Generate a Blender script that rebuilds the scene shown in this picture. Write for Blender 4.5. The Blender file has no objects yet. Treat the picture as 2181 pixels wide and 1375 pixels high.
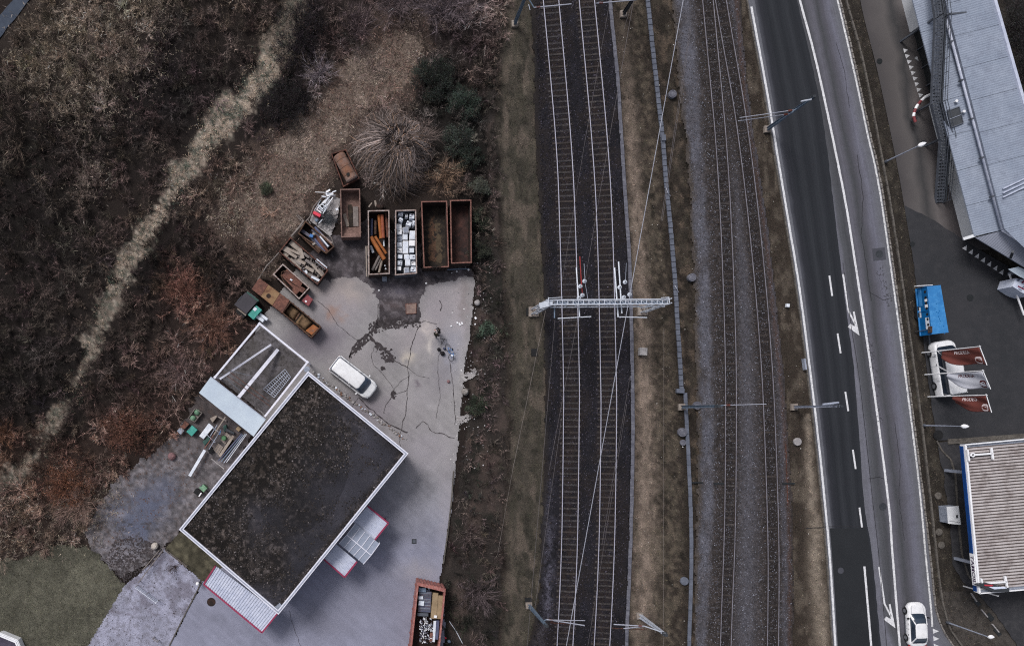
import bpy, bmesh, math, random
import numpy as np
from mathutils import Vector, Matrix

random.seed(7)
rng = np.random.default_rng(11)
C = bpy.context.scene.collection
SC = bpy.context.scene

# ---------------------------------------------------------------- camera, light
# The drone hangs 75 m above the yard and looks straight down; the frame is the off-axis crop of its picture.
H = 75.0          # camera height
S = 22.0          # photo pixels per metre on the ground
NX, NY = 770.0, 880.0   # photo pixel straight under the camera (the vanishing point of all verticals)
cd = bpy.data.cameras.new('camera')
cam = bpy.data.objects.new('camera', cd)
C.objects.link(cam)
cam.location = (0, 0, H)
cam.rotation_euler = (0, 0, 0)
cd.sensor_width = 36.0
cd.lens = 36.0 * (S * H) / 2181.0
cd.shift_x = (1090.5 - NX) / 2181.0
cd.shift_y = -(687.5 - NY) / 2181.0
cd.clip_start = 0.5
cd.clip_end = 3000
SC.camera = cam

world = bpy.data.worlds.new('World')
SC.world = world
world.use_nodes = True
wn = world.node_tree.nodes
wl = world.node_tree.links
for n in list(wn):
 wn.remove(n)
wo = wn.new('ShaderNodeOutputWorld')
wb = wn.new('ShaderNodeBackground')
ws = wn.new('ShaderNodeTexSky')
ws.sky_type = 'NISHITA'
ws.sun_disc = False
ws.sun_elevation = math.radians(52)
ws.sun_rotation = math.radians(-40)
ws.air_density = 1.0
ws.dust_density = 4.0
ws.ozone_density = 1.0
wh = wn.new('ShaderNodeHueSaturation')
wh.inputs['Saturation'].default_value = 0.44
wl.new(ws.outputs['Color'], wh.inputs['Color'])
wl.new(wh.outputs['Color'], wb.inputs['Color'])
wb.inputs['Strength'].default_value = 0.085
wl.new(wb.outputs['Background'], wo.inputs['Surface'])

sl = bpy.data.lights.new('sun', 'SUN')
sl.energy = 1.5
sl.angle = math.radians(18)
sl.color = (1.0, 0.985, 0.97)
sun = bpy.data.objects.new('sun', sl)
C.objects.link(sun)
_d = Vector((-0.52, 0.60, 1.0)).normalized()      # towards the sun: upper left of the picture
sun.rotation_euler = _d.to_track_quat('Z', 'Y').to_euler()
sun.location = (-30, 30, 60)

SC.view_settings.view_transform = 'Standard'
SC.view_settings.look = 'None'
SC.view_settings.exposure = 0.45
SC.view_settings.gamma = 1.0
SC.view_settings.use_curve_mapping = False
SC.cycles.use_denoising = False      # keep the fine grain of gravel, twigs and grass
SC.cycles.filter_width = 1.15

# ---------------------------------------------------------------- helpers
def W(px, py, z=0.0):
 """World point at height z that the photo shows at pixel (px, py)."""
 k = (1 - z / H) / S
 return Vector(((px - NX) * k, -(py - NY) * k, z))

def lin(c):
 return tuple(((v / 255.0) / 12.92 if v / 255.0 <= 0.04045 else ((v / 255.0 + 0.055) / 1.055) ** 2.4) for v in c)

def lin_np(a):
 a = np.asarray(a, float) / 255.0
 return np.where(a <= 0.04045, a / 12.92, ((a + 0.055) / 1.055) ** 2.4)

ORG = {}
def tag(o, label=None, cat=None, group=None, kind=None):
 if label: o['label'] = label
 if cat: o['category'] = cat
 if group: o['group'] = group
 if kind: o['kind'] = kind
 return o

def empty(name, loc=(0, 0, 0), label=None, cat=None, group=None, rz=0.0, kind=None, parent=None):
 o = bpy.data.objects.new(name, None)
 o.empty_display_size = 0.3
 C.objects.link(o)
 o.location = loc
 o.rotation_euler = (0, 0, rz)
 ORG[o] = Vector(loc)
 return tag(o, label, cat, group, kind)

class MB:
 """collects shapes in world (or local) metres and links them as one mesh object"""
 def __init__(self):
  self.v = []; self.f = []; self.mi = []; self.cur = 0
 def add(self, vs, fs):
  b = len(self.v)
  self.v.extend([tuple(p) for p in vs])
  for f in fs:
   self.f.append(tuple(i + b for i in f)); self.mi.append(self.cur)
  return self
 def box(self, c, sx, sy, sz, rz=0.0):
  """c is the centre of the bottom face"""
  ca, sa = math.cos(rz), math.sin(rz)
  P = []
  for z in (0, sz):
   for x, y in ((-1, -1), (1, -1), (1, 1), (-1, 1)):
    X, Y = x * sx / 2, y * sy / 2
    P.append((c[0] + X * ca - Y * sa, c[1] + X * sa + Y * ca, c[2] + z))
  return self.add(P, [(3, 2, 1, 0), (4, 5, 6, 7), (0, 1, 5, 4), (1, 2, 6, 5), (2, 3, 7, 6), (3, 0, 4, 7)])
 def beam(self, a, b, w, h, up=(0, 0, 1)):
  """bar of section w (across) x h (along up) from a to b"""
  a, b = Vector(a), Vector(b)
  d = (b - a)
  if d.length < 1e-6: return self
  d.normalize()
  u = Vector(up)
  s = d.cross(u)
  if s.length < 1e-4:
   s = d.cross(Vector((1, 0, 0)))
  s.normalize(); u = s.cross(d)
  P = []
  for p in (a, b):
   for x, y in ((-1, -1), (1, -1), (1, 1), (-1, 1)):
    P.append(p + s * (x * w / 2) + u * (y * h / 2))
  return self.add(P, [(3, 2, 1, 0), (4, 5, 6, 7), (0, 1, 5, 4), (1, 2, 6, 5), (2, 3, 7, 6), (3, 0, 4, 7)])
 def tube(self, pts, r, n=8, cap=True):
  pts = [Vector(p) for p in pts]
  rs = r if isinstance(r, (list, tuple)) else [r] * len(pts)
  rings = []
  for i, p in enumerate(pts):
   d = (pts[min(i + 1, len(pts) - 1)] - pts[max(i - 1, 0)]).normalized()
   s = d.cross(Vector((0, 0, 1)))
   if s.length < 1e-3: s = Vector((1, 0, 0))
   s.normalize(); u = s.cross(d)
   rings.append([p + (s * math.cos(2 * math.pi * k / n) + u * math.sin(2 * math.pi * k / n)) * rs[i] for k in range(n)])
  P = [q for rg in rings for q in rg]
  F = []
  for i in range(len(rings) - 1):
   for k in range(n):
    a = i * n + k; b = i * n + (k + 1) % n
    F.append((a, a + n, b + n, b))
  if cap:
   F.append(tuple(range(n)))
   F.append(tuple(reversed([(len(rings) - 1) * n + k for k in range(n)])))
  return self.add(P, F)
 def lathe(self, c, prof, n=20):
  """prof: (r, z) from bottom to top"""
  P = []; F = []
  for r, z in prof:
   for k in range(n):
    a = 2 * math.pi * k / n
    P.append((c[0] + r * math.cos(a), c[1] + r * math.sin(a), c[2] + z))
  m = len(prof)
  for i in range(m - 1):
   for k in range(n):
    a = i * n + k; b = i * n + (k + 1) % n
    F.append((a, b, b + n, a + n))
  F.append(tuple((m - 1) * n + k for k in range(n)))
  F.append(tuple(reversed(range(n))))
  return self.add(P, F)
 def prism(self, pts, z0, z1):
  """vertical prism over a polygon of (x, y)"""
  n = len(pts)
  ar = sum(pts[i][0] * pts[(i + 1) % n][1] - pts[(i + 1) % n][0] * pts[i][1] for i in range(n))
  if ar < 0: pts = list(reversed(pts))
  P = [(p[0], p[1], z0) for p in pts] + [(p[0], p[1], z1) for p in pts]
  F = [tuple(reversed(range(n))), tuple(range(n, 2 * n))]
  for i in range(n):
   j = (i + 1) % n
   F.append((i, j, j + n, i + n))
  return self.add(P, F)
 def slab(self, q, t):
  """four (or more) 3-D corner points, thickness t downward"""
  n = len(q)
  q = [Vector(p) for p in q]
  nrm = (q[1] - q[0]).cross(q[2] - q[0])
  if nrm.z < 0: q.reverse()
  P = [p - Vector((0, 0, t)) for p in q] + q
  F = [tuple(reversed(range(n))), tuple(range(n, 2 * n))]
  for i in range(n):
   j = (i + 1) % n
   F.append((i, j, j + n, i + n))
  return self.add(P, F)
 def quad(self, *q):
  return self.add(q, [tuple(range(len(q)))])
 def build(self, name, mat, parent=None, smooth=False, local=False):
  me = bpy.data.meshes.new(name)
  o = None
  off = Vector((0, 0, 0))
  if parent is not None and not local:
   off = ORG.get(parent, Vector((0, 0, 0)))
  vs = [(p[0] - off.x, p[1] - off.y, p[2] - off.z) for p in self.v]
  me.from_pydata(vs, [], self.f)
  mats = mat if isinstance(mat, (list, tuple)) else [mat]
  for m in mats: me.materials.append(m)
  if len(mats) > 1:
   me.polygons.foreach_set('material_index', self.mi)
  if smooth:
   me.polygons.foreach_set('use_smooth', [True] * len(me.polygons))
  me.validate(); me.update()
  o = bpy.data.objects.new(name, me)
  C.objects.link(o)
  if parent is not None:
   o.parent = parent
   ORG[o] = off
  return o

def bevel(o, w=0.02, seg=2):
 m = o.modifiers.new('bevel', 'BEVEL'); m.width = w; m.segments = seg; m.limit_method = 'ANGLE'
 return o

def recalc(o):
 bm = bmesh.new(); bm.from_mesh(o.data)
 bmesh.ops.recalc_face_normals(bm, faces=bm.faces[:])
 bm.to_mesh(o.data); bm.free()
 return o

KIDS = {}
def kids(o):
 return [c for c in bpy.data.objects if c.parent == o]

def copy_tree(o, parent=None):
 c = o.copy(); C.objects.link(c)
 if parent is not None: c.parent = parent
 ORG[c] = ORG.get(o, Vector((0, 0, 0)))
 for ch in kids(o): copy_tree(ch, c)
 return c

# ---- noise in numpy
_tab = rng.random((256, 256))
def vnoise(x, y):
 x = np.asarray(x, float); y = np.asarray(y, float)
 xi = np.floor(x).astype(int); yi = np.floor(y).astype(int)
 fx = x - xi; fy = y - yi
 fx = fx * fx * (3 - 2 * fx); fy = fy * fy * (3 - 2 * fy)
 a = _tab[xi & 255, yi & 255]; b = _tab[(xi + 1) & 255, yi & 255]
 c = _tab[xi & 255, (yi + 1) & 255]; d = _tab[(xi + 1) & 255, (yi + 1) & 255]
 return (a * (1 - fx) + b * fx) * (1 - fy) + (c * (1 - fx) + d * fx) * fy
def fbm(x, y, o=4):
 s = 0; a = 0.5; t = 0
 for i in range(o):
  s = s + a * vnoise(x * 2 ** i + 17.3 * i, y * 2 ** i + 9.1 * i); t += a; a *= 0.5
 return s / t
def inside(poly, x, y):
 r = np.zeros(np.shape(x), bool)
 n = len(poly)
 for i in range(n):
  x1, y1 = poly[i]; x2, y2 = poly[(i + 1) % n]
  if y1 == y2: continue
  c = ((y1 > y) != (y2 > y)) & (x < (x2 - x1) * (y - y1) / (y2 - y1) + x1)
  r ^= c
 return r
def dist_line(pts, x, y):
 """distance (px) to a polyline and the running index"""
 best = np.full(np.shape(x), 1e9); par = np.zeros(np.shape(x))
 for i in range(len(pts) - 1):
  x1, y1 = pts[i]; x2, y2 = pts[i + 1]
  dx, dy = x2 - x1, y2 - y1
  t = np.clip(((x - x1) * dx + (y - y1) * dy) / (dx * dx + dy * dy), 0, 1)
  d = np.hypot(x - x1 - t * dx, y - y1 - t * dy)
  m = d < best
  best = np.where(m, d, best); par = np.where(m, i + t, par)
 return best, par

def crom(pts, n=6):
 """Catmull-Rom through 2-D points"""
 out = []
 P = [pts[0]] + list(pts) + [pts[-1]]
 for i in range(1, len(P) - 2):
  p0, p1, p2, p3 = P[i - 1], P[i], P[i + 1], P[i + 2]
  for k in range(n):
   t = k / n
   out.append(tuple(0.5 * ((2 * p1[j]) + (-p0[j] + p2[j]) * t + (2 * p0[j] - 5 * p1[j] + 4 * p2[j] - p3[j]) * t * t
         + (-p0[j] + 3 * p1[j] - 3 * p2[j] + p3[j]) * t ** 3) for j in range(2)))
 out.append(tuple(pts[-1]))
 return out
def at_y(pts, y):
 """x on a polyline running down the picture"""
 ys = [p[1] for p in pts]; xs = [p[0] for p in pts]
 return float(np.interp(y, ys, xs))

# ---------------------------------------------------------------- materials
MATS = {}
def nodes_of(name):
 m = bpy.data.materials.new(name); m.use_nodes = True
 nt = m.node_tree
 b = nt.nodes['Principled BSDF']
 return m, nt, b

def noise_node(nt, scale, detail=4, rough=0.6, vec=None, dist=0.0):
 n = nt.nodes.new('ShaderNodeTexNoise')
 n.inputs['Scale'].default_value = scale; n.inputs['Detail'].default_value = detail
 n.inputs['Roughness'].default_value = rough; n.inputs['Distortion'].default_value = dist
 if vec is not None: nt.links.new(vec, n.inputs['Vector'])
 return n
def ramp_node(nt, fac, stops):
 r = nt.nodes.new('ShaderNodeValToRGB')
 while len(r.color_ramp.elements) < len(stops): r.color_ramp.elements.new(0.5)
 for e, (p, c) in zip(r.color_ramp.elements, stops):
  e.position = p; e.color = (*c, 1) if len(c) == 3 else c
 nt.links.new(fac, r.inputs['Fac'])
 return r
def mix_node(nt, fac, a, b, mode='MIX'):
 m = nt.nodes.new('ShaderNodeMix'); m.data_type = 'RGBA'; m.blend_type = mode
 for s, v in ((m.inputs[0], fac), (m.inputs[6], a), (m.inputs[7], b)):
  if hasattr(v, 'node'): nt.links.new(v, s)
  elif isinstance(v, (int, float)): s.default_value = v
  else: s.default_value = (*v, 1)
 return m.outputs[2]
def pos(nt):
 return nt.nodes.new('ShaderNodeNewGeometry').outputs['Position']

def surf(name, c1, c2=None, scale=1.0, c3=None, scale3=8.0, amt3=0.5, speck=0.0, speck_scale=30.0, rough=0.85, metal=0.0, bump=0.0, bump_scale=20.0,
   lo=0.35, hi=0.65, spec=0.3, dist=0.0):
 """mottled material: c1/c2 by large noise, c3 by a finer one, plus fine light-dark grain"""
 m, nt, b = nodes_of(name)
 p = pos(nt)
 c1 = lin(c1); c2 = lin(c2) if c2 else c1
 n1 = noise_node(nt, scale, 5, 0.62, p, dist)
 col = ramp_node(nt, n1.outputs['Fac'], [(lo, c1), (hi, c2)]).outputs['Color']
 if c3:
  n2 = noise_node(nt, scale3, 4, 0.65, p)
  f = ramp_node(nt, n2.outputs['Fac'], [(0.48, (0, 0, 0)), (0.66, (amt3,) * 3)]).outputs['Color']
  col = mix_node(nt, f, col, lin(c3))
 if speck:
  n3 = noise_node(nt, speck_scale, 3, 0.75, p)
  g = ramp_node(nt, n3.outputs['Fac'], [(0.28, (1 - speck,) * 3), (0.72, (1 + speck,) * 3)]).outputs['Color']
  col = mix_node(nt, 1.0, col, g, 'MULTIPLY')
 nt.links.new(col, b.inputs['Base Color'])
 b.inputs['Roughness'].default_value = rough
 b.inputs['Metallic'].default_value = metal
 b.inputs['Specular IOR Level'].default_value = spec
 if bump:
  nb = noise_node(nt, bump_scale, 4, 0.7, p)
  bp = nt.nodes.new('ShaderNodeBump'); bp.inputs['Strength'].default_value = bump; bp.inputs['Distance'].default_value = 0.04
  nt.links.new(nb.outputs['Fac'], bp.inputs['Height']); nt.links.new(bp.outputs['Normal'], b.inputs['Normal'])
 MATS[name] = m
 return m

def attr_mat(name, speck=0.25, speck_scale=14.0, rough=0.9, bump=0.0):
 """colour from the mesh's own 'col' attribute"""
 m, nt, b = nodes_of(name)
 a = nt.nodes.new('ShaderNodeAttribute'); a.attribute_name = 'col'
 col = a.outputs['Color']
 p = pos(nt)
 if speck:
  n3 = noise_node(nt, speck_scale, 5, 0.75, p)
  g = ramp_node(nt, n3.outputs['Fac'], [(0.3, (1 - speck,) * 3), (0.7, (1 + speck,) * 3)]).outputs['Color']
  col = mix_node(nt, 1.0, col, g, 'MULTIPLY')
 nt.links.new(col, b.inputs['Base Color'])
 b.inputs['Roughness'].default_value = rough
 b.inputs['Specular IOR Level'].default_value = 0.15
 if bump:
  nb = noise_node(nt, 9.0, 5, 0.7, p)
  bp = nt.nodes.new('ShaderNodeBump'); bp.inputs['Strength'].default_value = bump; bp.inputs['Distance'].default_value = 0.1
  nt.links.new(nb.outputs['Fac'], bp.inputs['Height']); nt.links.new(bp.outputs['Normal'], b.inputs['Normal'])
 MATS[name] = m
 return m

def np_mesh(name, verts, tris, mat, col=None, parent=None, loc=None, smooth=False):
 """fast triangle (or quad) mesh with a per-vertex colour attribute"""
 verts = np.asarray(verts, np.float32); tris = np.asarray(tris, np.int32)
 k = tris.shape[1]
 me = bpy.data.meshes.new(name)
 me.vertices.add(len(verts)); me.vertices.foreach_set('co', verts.ravel())
 me.loops.add(tris.size); me.loops.foreach_set('vertex_index', tris.ravel())
 me.polygons.add(len(tris))
 me.polygons.foreach_set('loop_start', np.arange(0, tris.size, k, dtype=np.int32))
 if smooth: me.polygons.foreach_set('use_smooth', np.ones(len(tris), bool))
 if col is not None:
  at = me.color_attributes.new('col', 'FLOAT_COLOR', 'POINT')
  c4 = np.ones((len(verts), 4), np.float32); c4[:, :3] = col
  at.data.foreach_set('color', c4.ravel())
 me.materials.append(mat)
 me.update()
 me.validate()
 o = bpy.data.objects.new(name, me); C.objects.link(o)
 if parent is not None: o.parent = parent
 if loc is not None: o.location = loc
 return o

def subdiv_px(pts, step=8.0, jit=0.0, seed=0.0, closed=True):
 out = []
 n = len(pts)
 for i in range(n if closed else n - 1):
  a = pts[i]; b = pts[(i + 1) % n]
  L = math.hypot(b[0] - a[0], b[1] - a[1]); m = max(1, int(L / step))
  nx, ny = (-(b[1] - a[1]) / (L + 1e-9), (b[0] - a[0]) / (L + 1e-9))
  for k in range(m):
   t = k / m
   x, y = a[0] + (b[0] - a[0]) * t, a[1] + (b[1] - a[1]) * t
   if jit:
    j = (float(fbm(np.array(x / 14.0 + seed), np.array(y / 14.0 + seed * 1.7), 4)) - 0.5) * 2 * jit
    x += nx * j; y += ny * j
   out.append((x, y))
 if not closed: out.append(tuple(pts[-1]))
 return out

def sheet(name, pts, z, mat, jit=0.0, step=8.0, label=None, cat=None, kind='structure', thick=0.0, parent=None, smooth_pts=0, group=None):
 if smooth_pts:
  pts = crom(list(pts) + [pts[0]], smooth_pts)[:-1]
 q = subdiv_px(pts, step, jit, seed=len(name) * 1.37 + z * 100 + pts[0][0] * .01) if jit else pts
 w = [W(*p) for p in q]
 w = [Vector((p.x, p.y, z)) for p in w]
 bm = bmesh.new()
 vs = [bm.verts.new(p) for p in w]
 f = bm.faces.new(vs)
 if f.calc_center_median() and f.normal.z < 0: pass
 bm.normal_update()
 if f.normal.z < 0: f.normal_flip()
 if thick:
  r = bmesh.ops.extrude_face_region(bm, geom=[f])
  ev = [g for g in r['geom'] if isinstance(g, bmesh.types.BMVert)]
  bmesh.ops.translate(bm, verts=ev, vec=(0, 0, thick))
  bmesh.ops.recalc_face_normals(bm, faces=bm.faces[:])
 bmesh.ops.triangulate(bm, faces=bm.faces[:])
 me = bpy.data.meshes.new(name); bm.to_mesh(me); bm.free()
 me.materials.append(mat)
 o = bpy.data.objects.new(name, me); C.objects.link(o)
 if parent is not None: o.parent = parent
 return tag(o, label, cat, group, kind)

def strip(name, left, right, z, mat, y0=-70, y1=1445, step=14, nu=6, label=None, cat=None, kind='structure', jl=0.0, jr=0.0, crown=0.0, parent=None):
 """ground strip between two px polylines that run down the picture; UV u runs across, v along"""
 L = crom(left, 8); R = crom(right, 8)
 ys = np.arange(y0, y1 + step, step)
 xl = np.interp(ys, [p[1] for p in L], [p[0] for p in L]); xr = np.interp(ys, [p[1] for p in R], [p[0] for p in R])
 if jl: xl = xl + (fbm(ys / 11.0, ys * 0 + 3.1 + z * 77, 4) - .5) * 2 * jl
 if jr: xr = xr + (fbm(ys / 11.0, ys * 0 + 8.7 + z * 55, 4) - .5) * 2 * jr
 V = []; UV = []
 for i, y in enumerate(ys):
  for k in range(nu + 1):
   u = k / nu
   p = W(xl[i] + (xr[i] - xl[i]) * u, y)
   zz = z + (crown * min(1, 4 * u, 4 * (1 - u)) if crown else 0)
   V.append((p.x, p.y, zz)); UV.append((u, -p.y))
 F = []
 for i in range(len(ys) - 1):
  for k in range(nu):
   a = i * (nu + 1) + k
   F.append((a, a + nu + 1, a + nu + 2, a + 1))
 me = bpy.data.meshes.new(name); me.from_pydata(V, [], F)
 uvl = me.uv_layers.new(name='UVMap')
 uvl.data.foreach_set('uv', [c for l in me.loops for c in UV[l.vertex_index]])
 me.materials.append(mat); me.update()
 o = bpy.data.objects.new(name, me); C.objects.link(o)
 if parent is not None: o.parent = parent
 return tag(o, label, cat, None, kind)

def painted(name, x0, y0, x1, y1, cell, mask, colf, z, mat, label, cat, zf=None):
 """ground sheet cut out of a fine grid by mask(px, py), with its own colours from colf(px, py)"""
 px = np.arange(x0, x1 + cell, cell); py = np.arange(y0, y1 + cell, cell)
 PX, PY = np.meshgrid(px, py, indexing='ij')
 PX = PX + (rng.random(PX.shape) - .5) * cell * .5; PY = PY + (rng.random(PX.shape) - .5) * cell * .5
 ok = mask(PX, PY)
 n, m = PX.shape; idx = np.arange(n * m).reshape(n, m)
 q = np.stack([idx[:-1, :-1], idx[:-1, 1:], idx[1:, 1:], idx[1:, :-1]], -1).reshape(-1, 4)
 q = q[ok.ravel()[q].sum(1) >= 3]
 V = np.stack([(PX - NX) / S, -(PY - NY) / S, np.full(PX.shape, z) if zf is None else z + zf(PX, PY)], -1).reshape(-1, 3)
 used = np.unique(q); rem = np.zeros(n * m, int); rem[used] = np.arange(len(used))
 col = lin_np(np.clip(colf(PX.ravel()[used], PY.ravel()[used]), 3, 240))
 return tag(np_mesh(name, V[used], rem[q], mat, col, smooth=True), label, cat, None, 'structure')
def blend(c, m, col):
 m = np.clip(m, 0, 1)[..., None]
 return c * (1 - m) + np.asarray(col, float) * m
def gsp(px, py, x, y, rx, ry=None):
 return np.exp(-((px - x) / rx) ** 2 - ((py - y) / (ry or rx)) ** 2)
def speckles(name, poly, n, size, z, mat, label, cat='stain', parent=None):
 """many small ragged flecks inside a px polygon, one mesh"""
 xs = [p[0] for p in poly]; ys = [p[1] for p in poly]
 px = min(xs) + (max(xs) - min(xs)) * rng.random(n * 3); py = min(ys) + (max(ys) - min(ys)) * rng.random(n * 3)
 j = (fbm(px / 6, py / 6, 3) - .5) * 14
 k = inside(poly, px + j, py - j) & (fbm(px / 4 + 7, py / 4, 3) > .42); px, py = px[k][:n], py[k][:n]; n = len(px)
 r = size[0] + (size[1] - size[0]) * rng.random(n) ** 2; a0 = rng.random(n) * 6.28
 V = np.empty((n, 6, 3)); w = np.stack([(px - NX) / S, -(py - NY) / S], -1)
 for i in range(6):
  rr_ = r * (.5 + rng.random(n)); V[:, i, 0] = w[:, 0] + rr_ * np.cos(a0 + i * 1.047); V[:, i, 1] = w[:, 1] + rr_ * np.sin(a0 + i * 1.047); V[:, i, 2] = z + .0035 * rng.random(n)
 b = np.arange(n)[:, None] * 6
 T = np.concatenate([b + np.array([0, i, i + 1]) for i in range(1, 5)])
 return tag(np_mesh(name, V.reshape(-1, 3), T, MATS[mat]), label, cat, None, 'stuff')

def line_strip(pts, width, z):
 """flat ribbon (world verts, faces) along px polyline"""
 w = [W(*p) for p in pts]
 V = []; F = []
 for i, p in enumerate(w):
  d = (w[min(i + 1, len(w) - 1)] - w[max(i - 1, 0)]); d.z = 0; d.normalize()
  s = Vector((-d.y, d.x, 0)) * width / 2
  V += [(p.x + s.x, p.y + s.y, z), (p.x - s.x, p.y - s.y, z)]
 for i in range(len(w) - 1):
  F.append((2 * i, 2 * i + 1, 2 * i + 3, 2 * i + 2))
 return V, F
# ================================================================ the ground
PATH = [(640, -70), (625, 30), (600, 95), (560, 160), (500, 225), (430, 305), (375, 385), (310, 490), (250, 590), (215, 680), (190, 760), (140, 860), (95, 930), (45, 1000), (-70, 1095)]
PATHW = [26, 28, 33, 34, 34, 32, 28, 25, 21, 17, 15, 14, 15, 17, 18]
MEADOW_WIDE = [(640, 250), (700, 150), (760, 90), (800, 20), (900, 20), (925, 110), (900, 200), (800, 260), (760, 300), (715, 400), (640, 480), (590, 590), (540, 600), (470, 520), (440, 470), (520, 330), (590, 260)]
MEADOW = [(690, 205), (740, 140), (800, 70), (870, 60), (895, 110), (880, 170), (800, 220), (740, 280), (700, 335), (655, 420), (620, 490), (550, 520), (500, 450), (540, 350), (610, 290)]
THICK = [(-70, -70), (1090, -70), (1075, 60), (1050, 200), (1048, 430), (1018, 560), (1003, 560), (1005, 430), (780, 440), (725, 395), (690, 400), (640, 470), (560, 590), (505, 650), (540, 690), (455, 800), (420, 850), (385, 890), (372, 935), (320, 965), (250, 1020), (205, 1090), (180, 1150), (120, 1160), (50, 1185), (-70, 1200)]
HEDGE = [(1012, 560), (1040, 430), (1040, 200), (1060, 60), (1080, -70), (1090, -70), (1056, 150), (1056, 400), (1068, 560), (1078, 800), (1080, 1000), (1066, 1200), (1060, 1445), (950, 1445), (945, 1290), (940, 1250), (962, 1150), (982, 1000), (992, 900), (1005, 800), (1012, 650)]
BAL_L = [(1128, -70), (1132, 60), (1136, 150), (1140, 300), (1149, 480), (1157, 640), (1160, 800), (1158, 980), (1152, 1130), (1148, 1240), (1140, 1310), (1120, 1380), (1112, 1445)]
TROUGH = [(1287, -70), (1298, 0), (1304, 60), (1315, 170), (1322, 280), (1333, 450), (1341, 580), (1346, 800), (1347, 950), (1343, 1130), (1339, 1240), (1335, 1330), (1331, 1445)]
CABLE = [(1372, -70), (1379, 0), (1386, 70), (1399, 190), (1411, 300), (1419, 400), (1428, 490), (1437, 600), (1443, 700), (1448, 780), (1451, 834)]
DUCT = [(1459, 834), (1462, 900), (1467, 1000), (1471, 1100), (1472, 1200), (1470, 1280), (1467, 1375), (1464, 1445)]
SERV_L = [(1432, -70), (1440, 60), (1450, 180), (1464, 300), (1473, 420), (1480, 560), (1484, 700), (1488, 850), (1490, 1000), (1487, 1150), (1482, 1300), (1478, 1445)]
SERV_R = [(1482, -70), (1490, 60), (1497, 180), (1505, 300), (1511, 420), (1518, 560), (1521, 700), (1527, 850), (1528, 1000), (1521, 1150), (1514, 1300), (1506, 1445)]
MET_R = [(1568, -70), (1576, 60), (1588, 200), (1610, 350), (1630, 480), (1645, 620), (1665, 800), (1675, 950), (1683, 1080), (1685, 1220), (1684, 1445)]
ROAD_L = [(1580, -70), (1595, 15), (1627, 200), (1661, 400), (1696, 620), (1718, 780), (1736, 930), (1751, 1080), (1762, 1200), (1773, 1375), (1777, 1445)]
LINE_L = [(1586, -70), (1600, 15), (1634, 200), (1667, 400), (1701, 605), (1724, 780), (1742, 930), (1757.5, 1080), (1768, 1200), (1779, 1375), (1783, 1445)]
SEAM = [(1683, -70), (1697, 0), (1732, 150), (1756, 280), (1771, 400), (1790, 560), (1806, 690), (1818, 780), (1830, 930), (1841, 1080), (1857, 1180), (1876, 1375), (1883, 1445)]
LINE_C = [(1686, -70), (1703, 0), (1742, 150), (1794.5, 400), (1821, 560), (1851, 760), (1873, 920), (1893, 1080), (1900.5, 1180), (1916, 1375), (1921, 1445)]
LINE_R = [(1764, -70), (1783, 0), (1818, 150), (1846, 280), (1872, 400), (1902, 606), (1924, 770), (1946, 940), (1960, 1060), (1971, 1180), (1982, 1290), (1985, 1330)]
KERB = [(1768, -70), (1788, 0), (1823, 150), (1851, 280), (1877, 400), (1907, 606), (1929, 770), (1951, 940), (1966, 1060), (1980, 1180), (1989, 1270), (1996, 1310), (2010, 1345), (2034, 1380), (2080, 1445)]
EDGING = [(1782, -70), (1801, 0), (1838, 133), (1869, 290), (1895, 430), (1919, 585), (1938, 720), (1956, 850), (1968, 945), (1981, 1060), (1994, 1180), (2002, 1250), (2010, 1293), (2022, 1335), (2047, 1372), (2110, 1445)]
LANE_L = [(1822, -70), (1836, 20), (1866, 140), (1890, 250), (1914, 370), (1926, 440), (1943, 542), (1951, 602), (1963, 690), (1972, 774), (1985, 868), (1994, 930)]

def vdist(pts, y):
 return np.interp(y, [p[1] for p in pts], [p[0] for p in pts])

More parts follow.
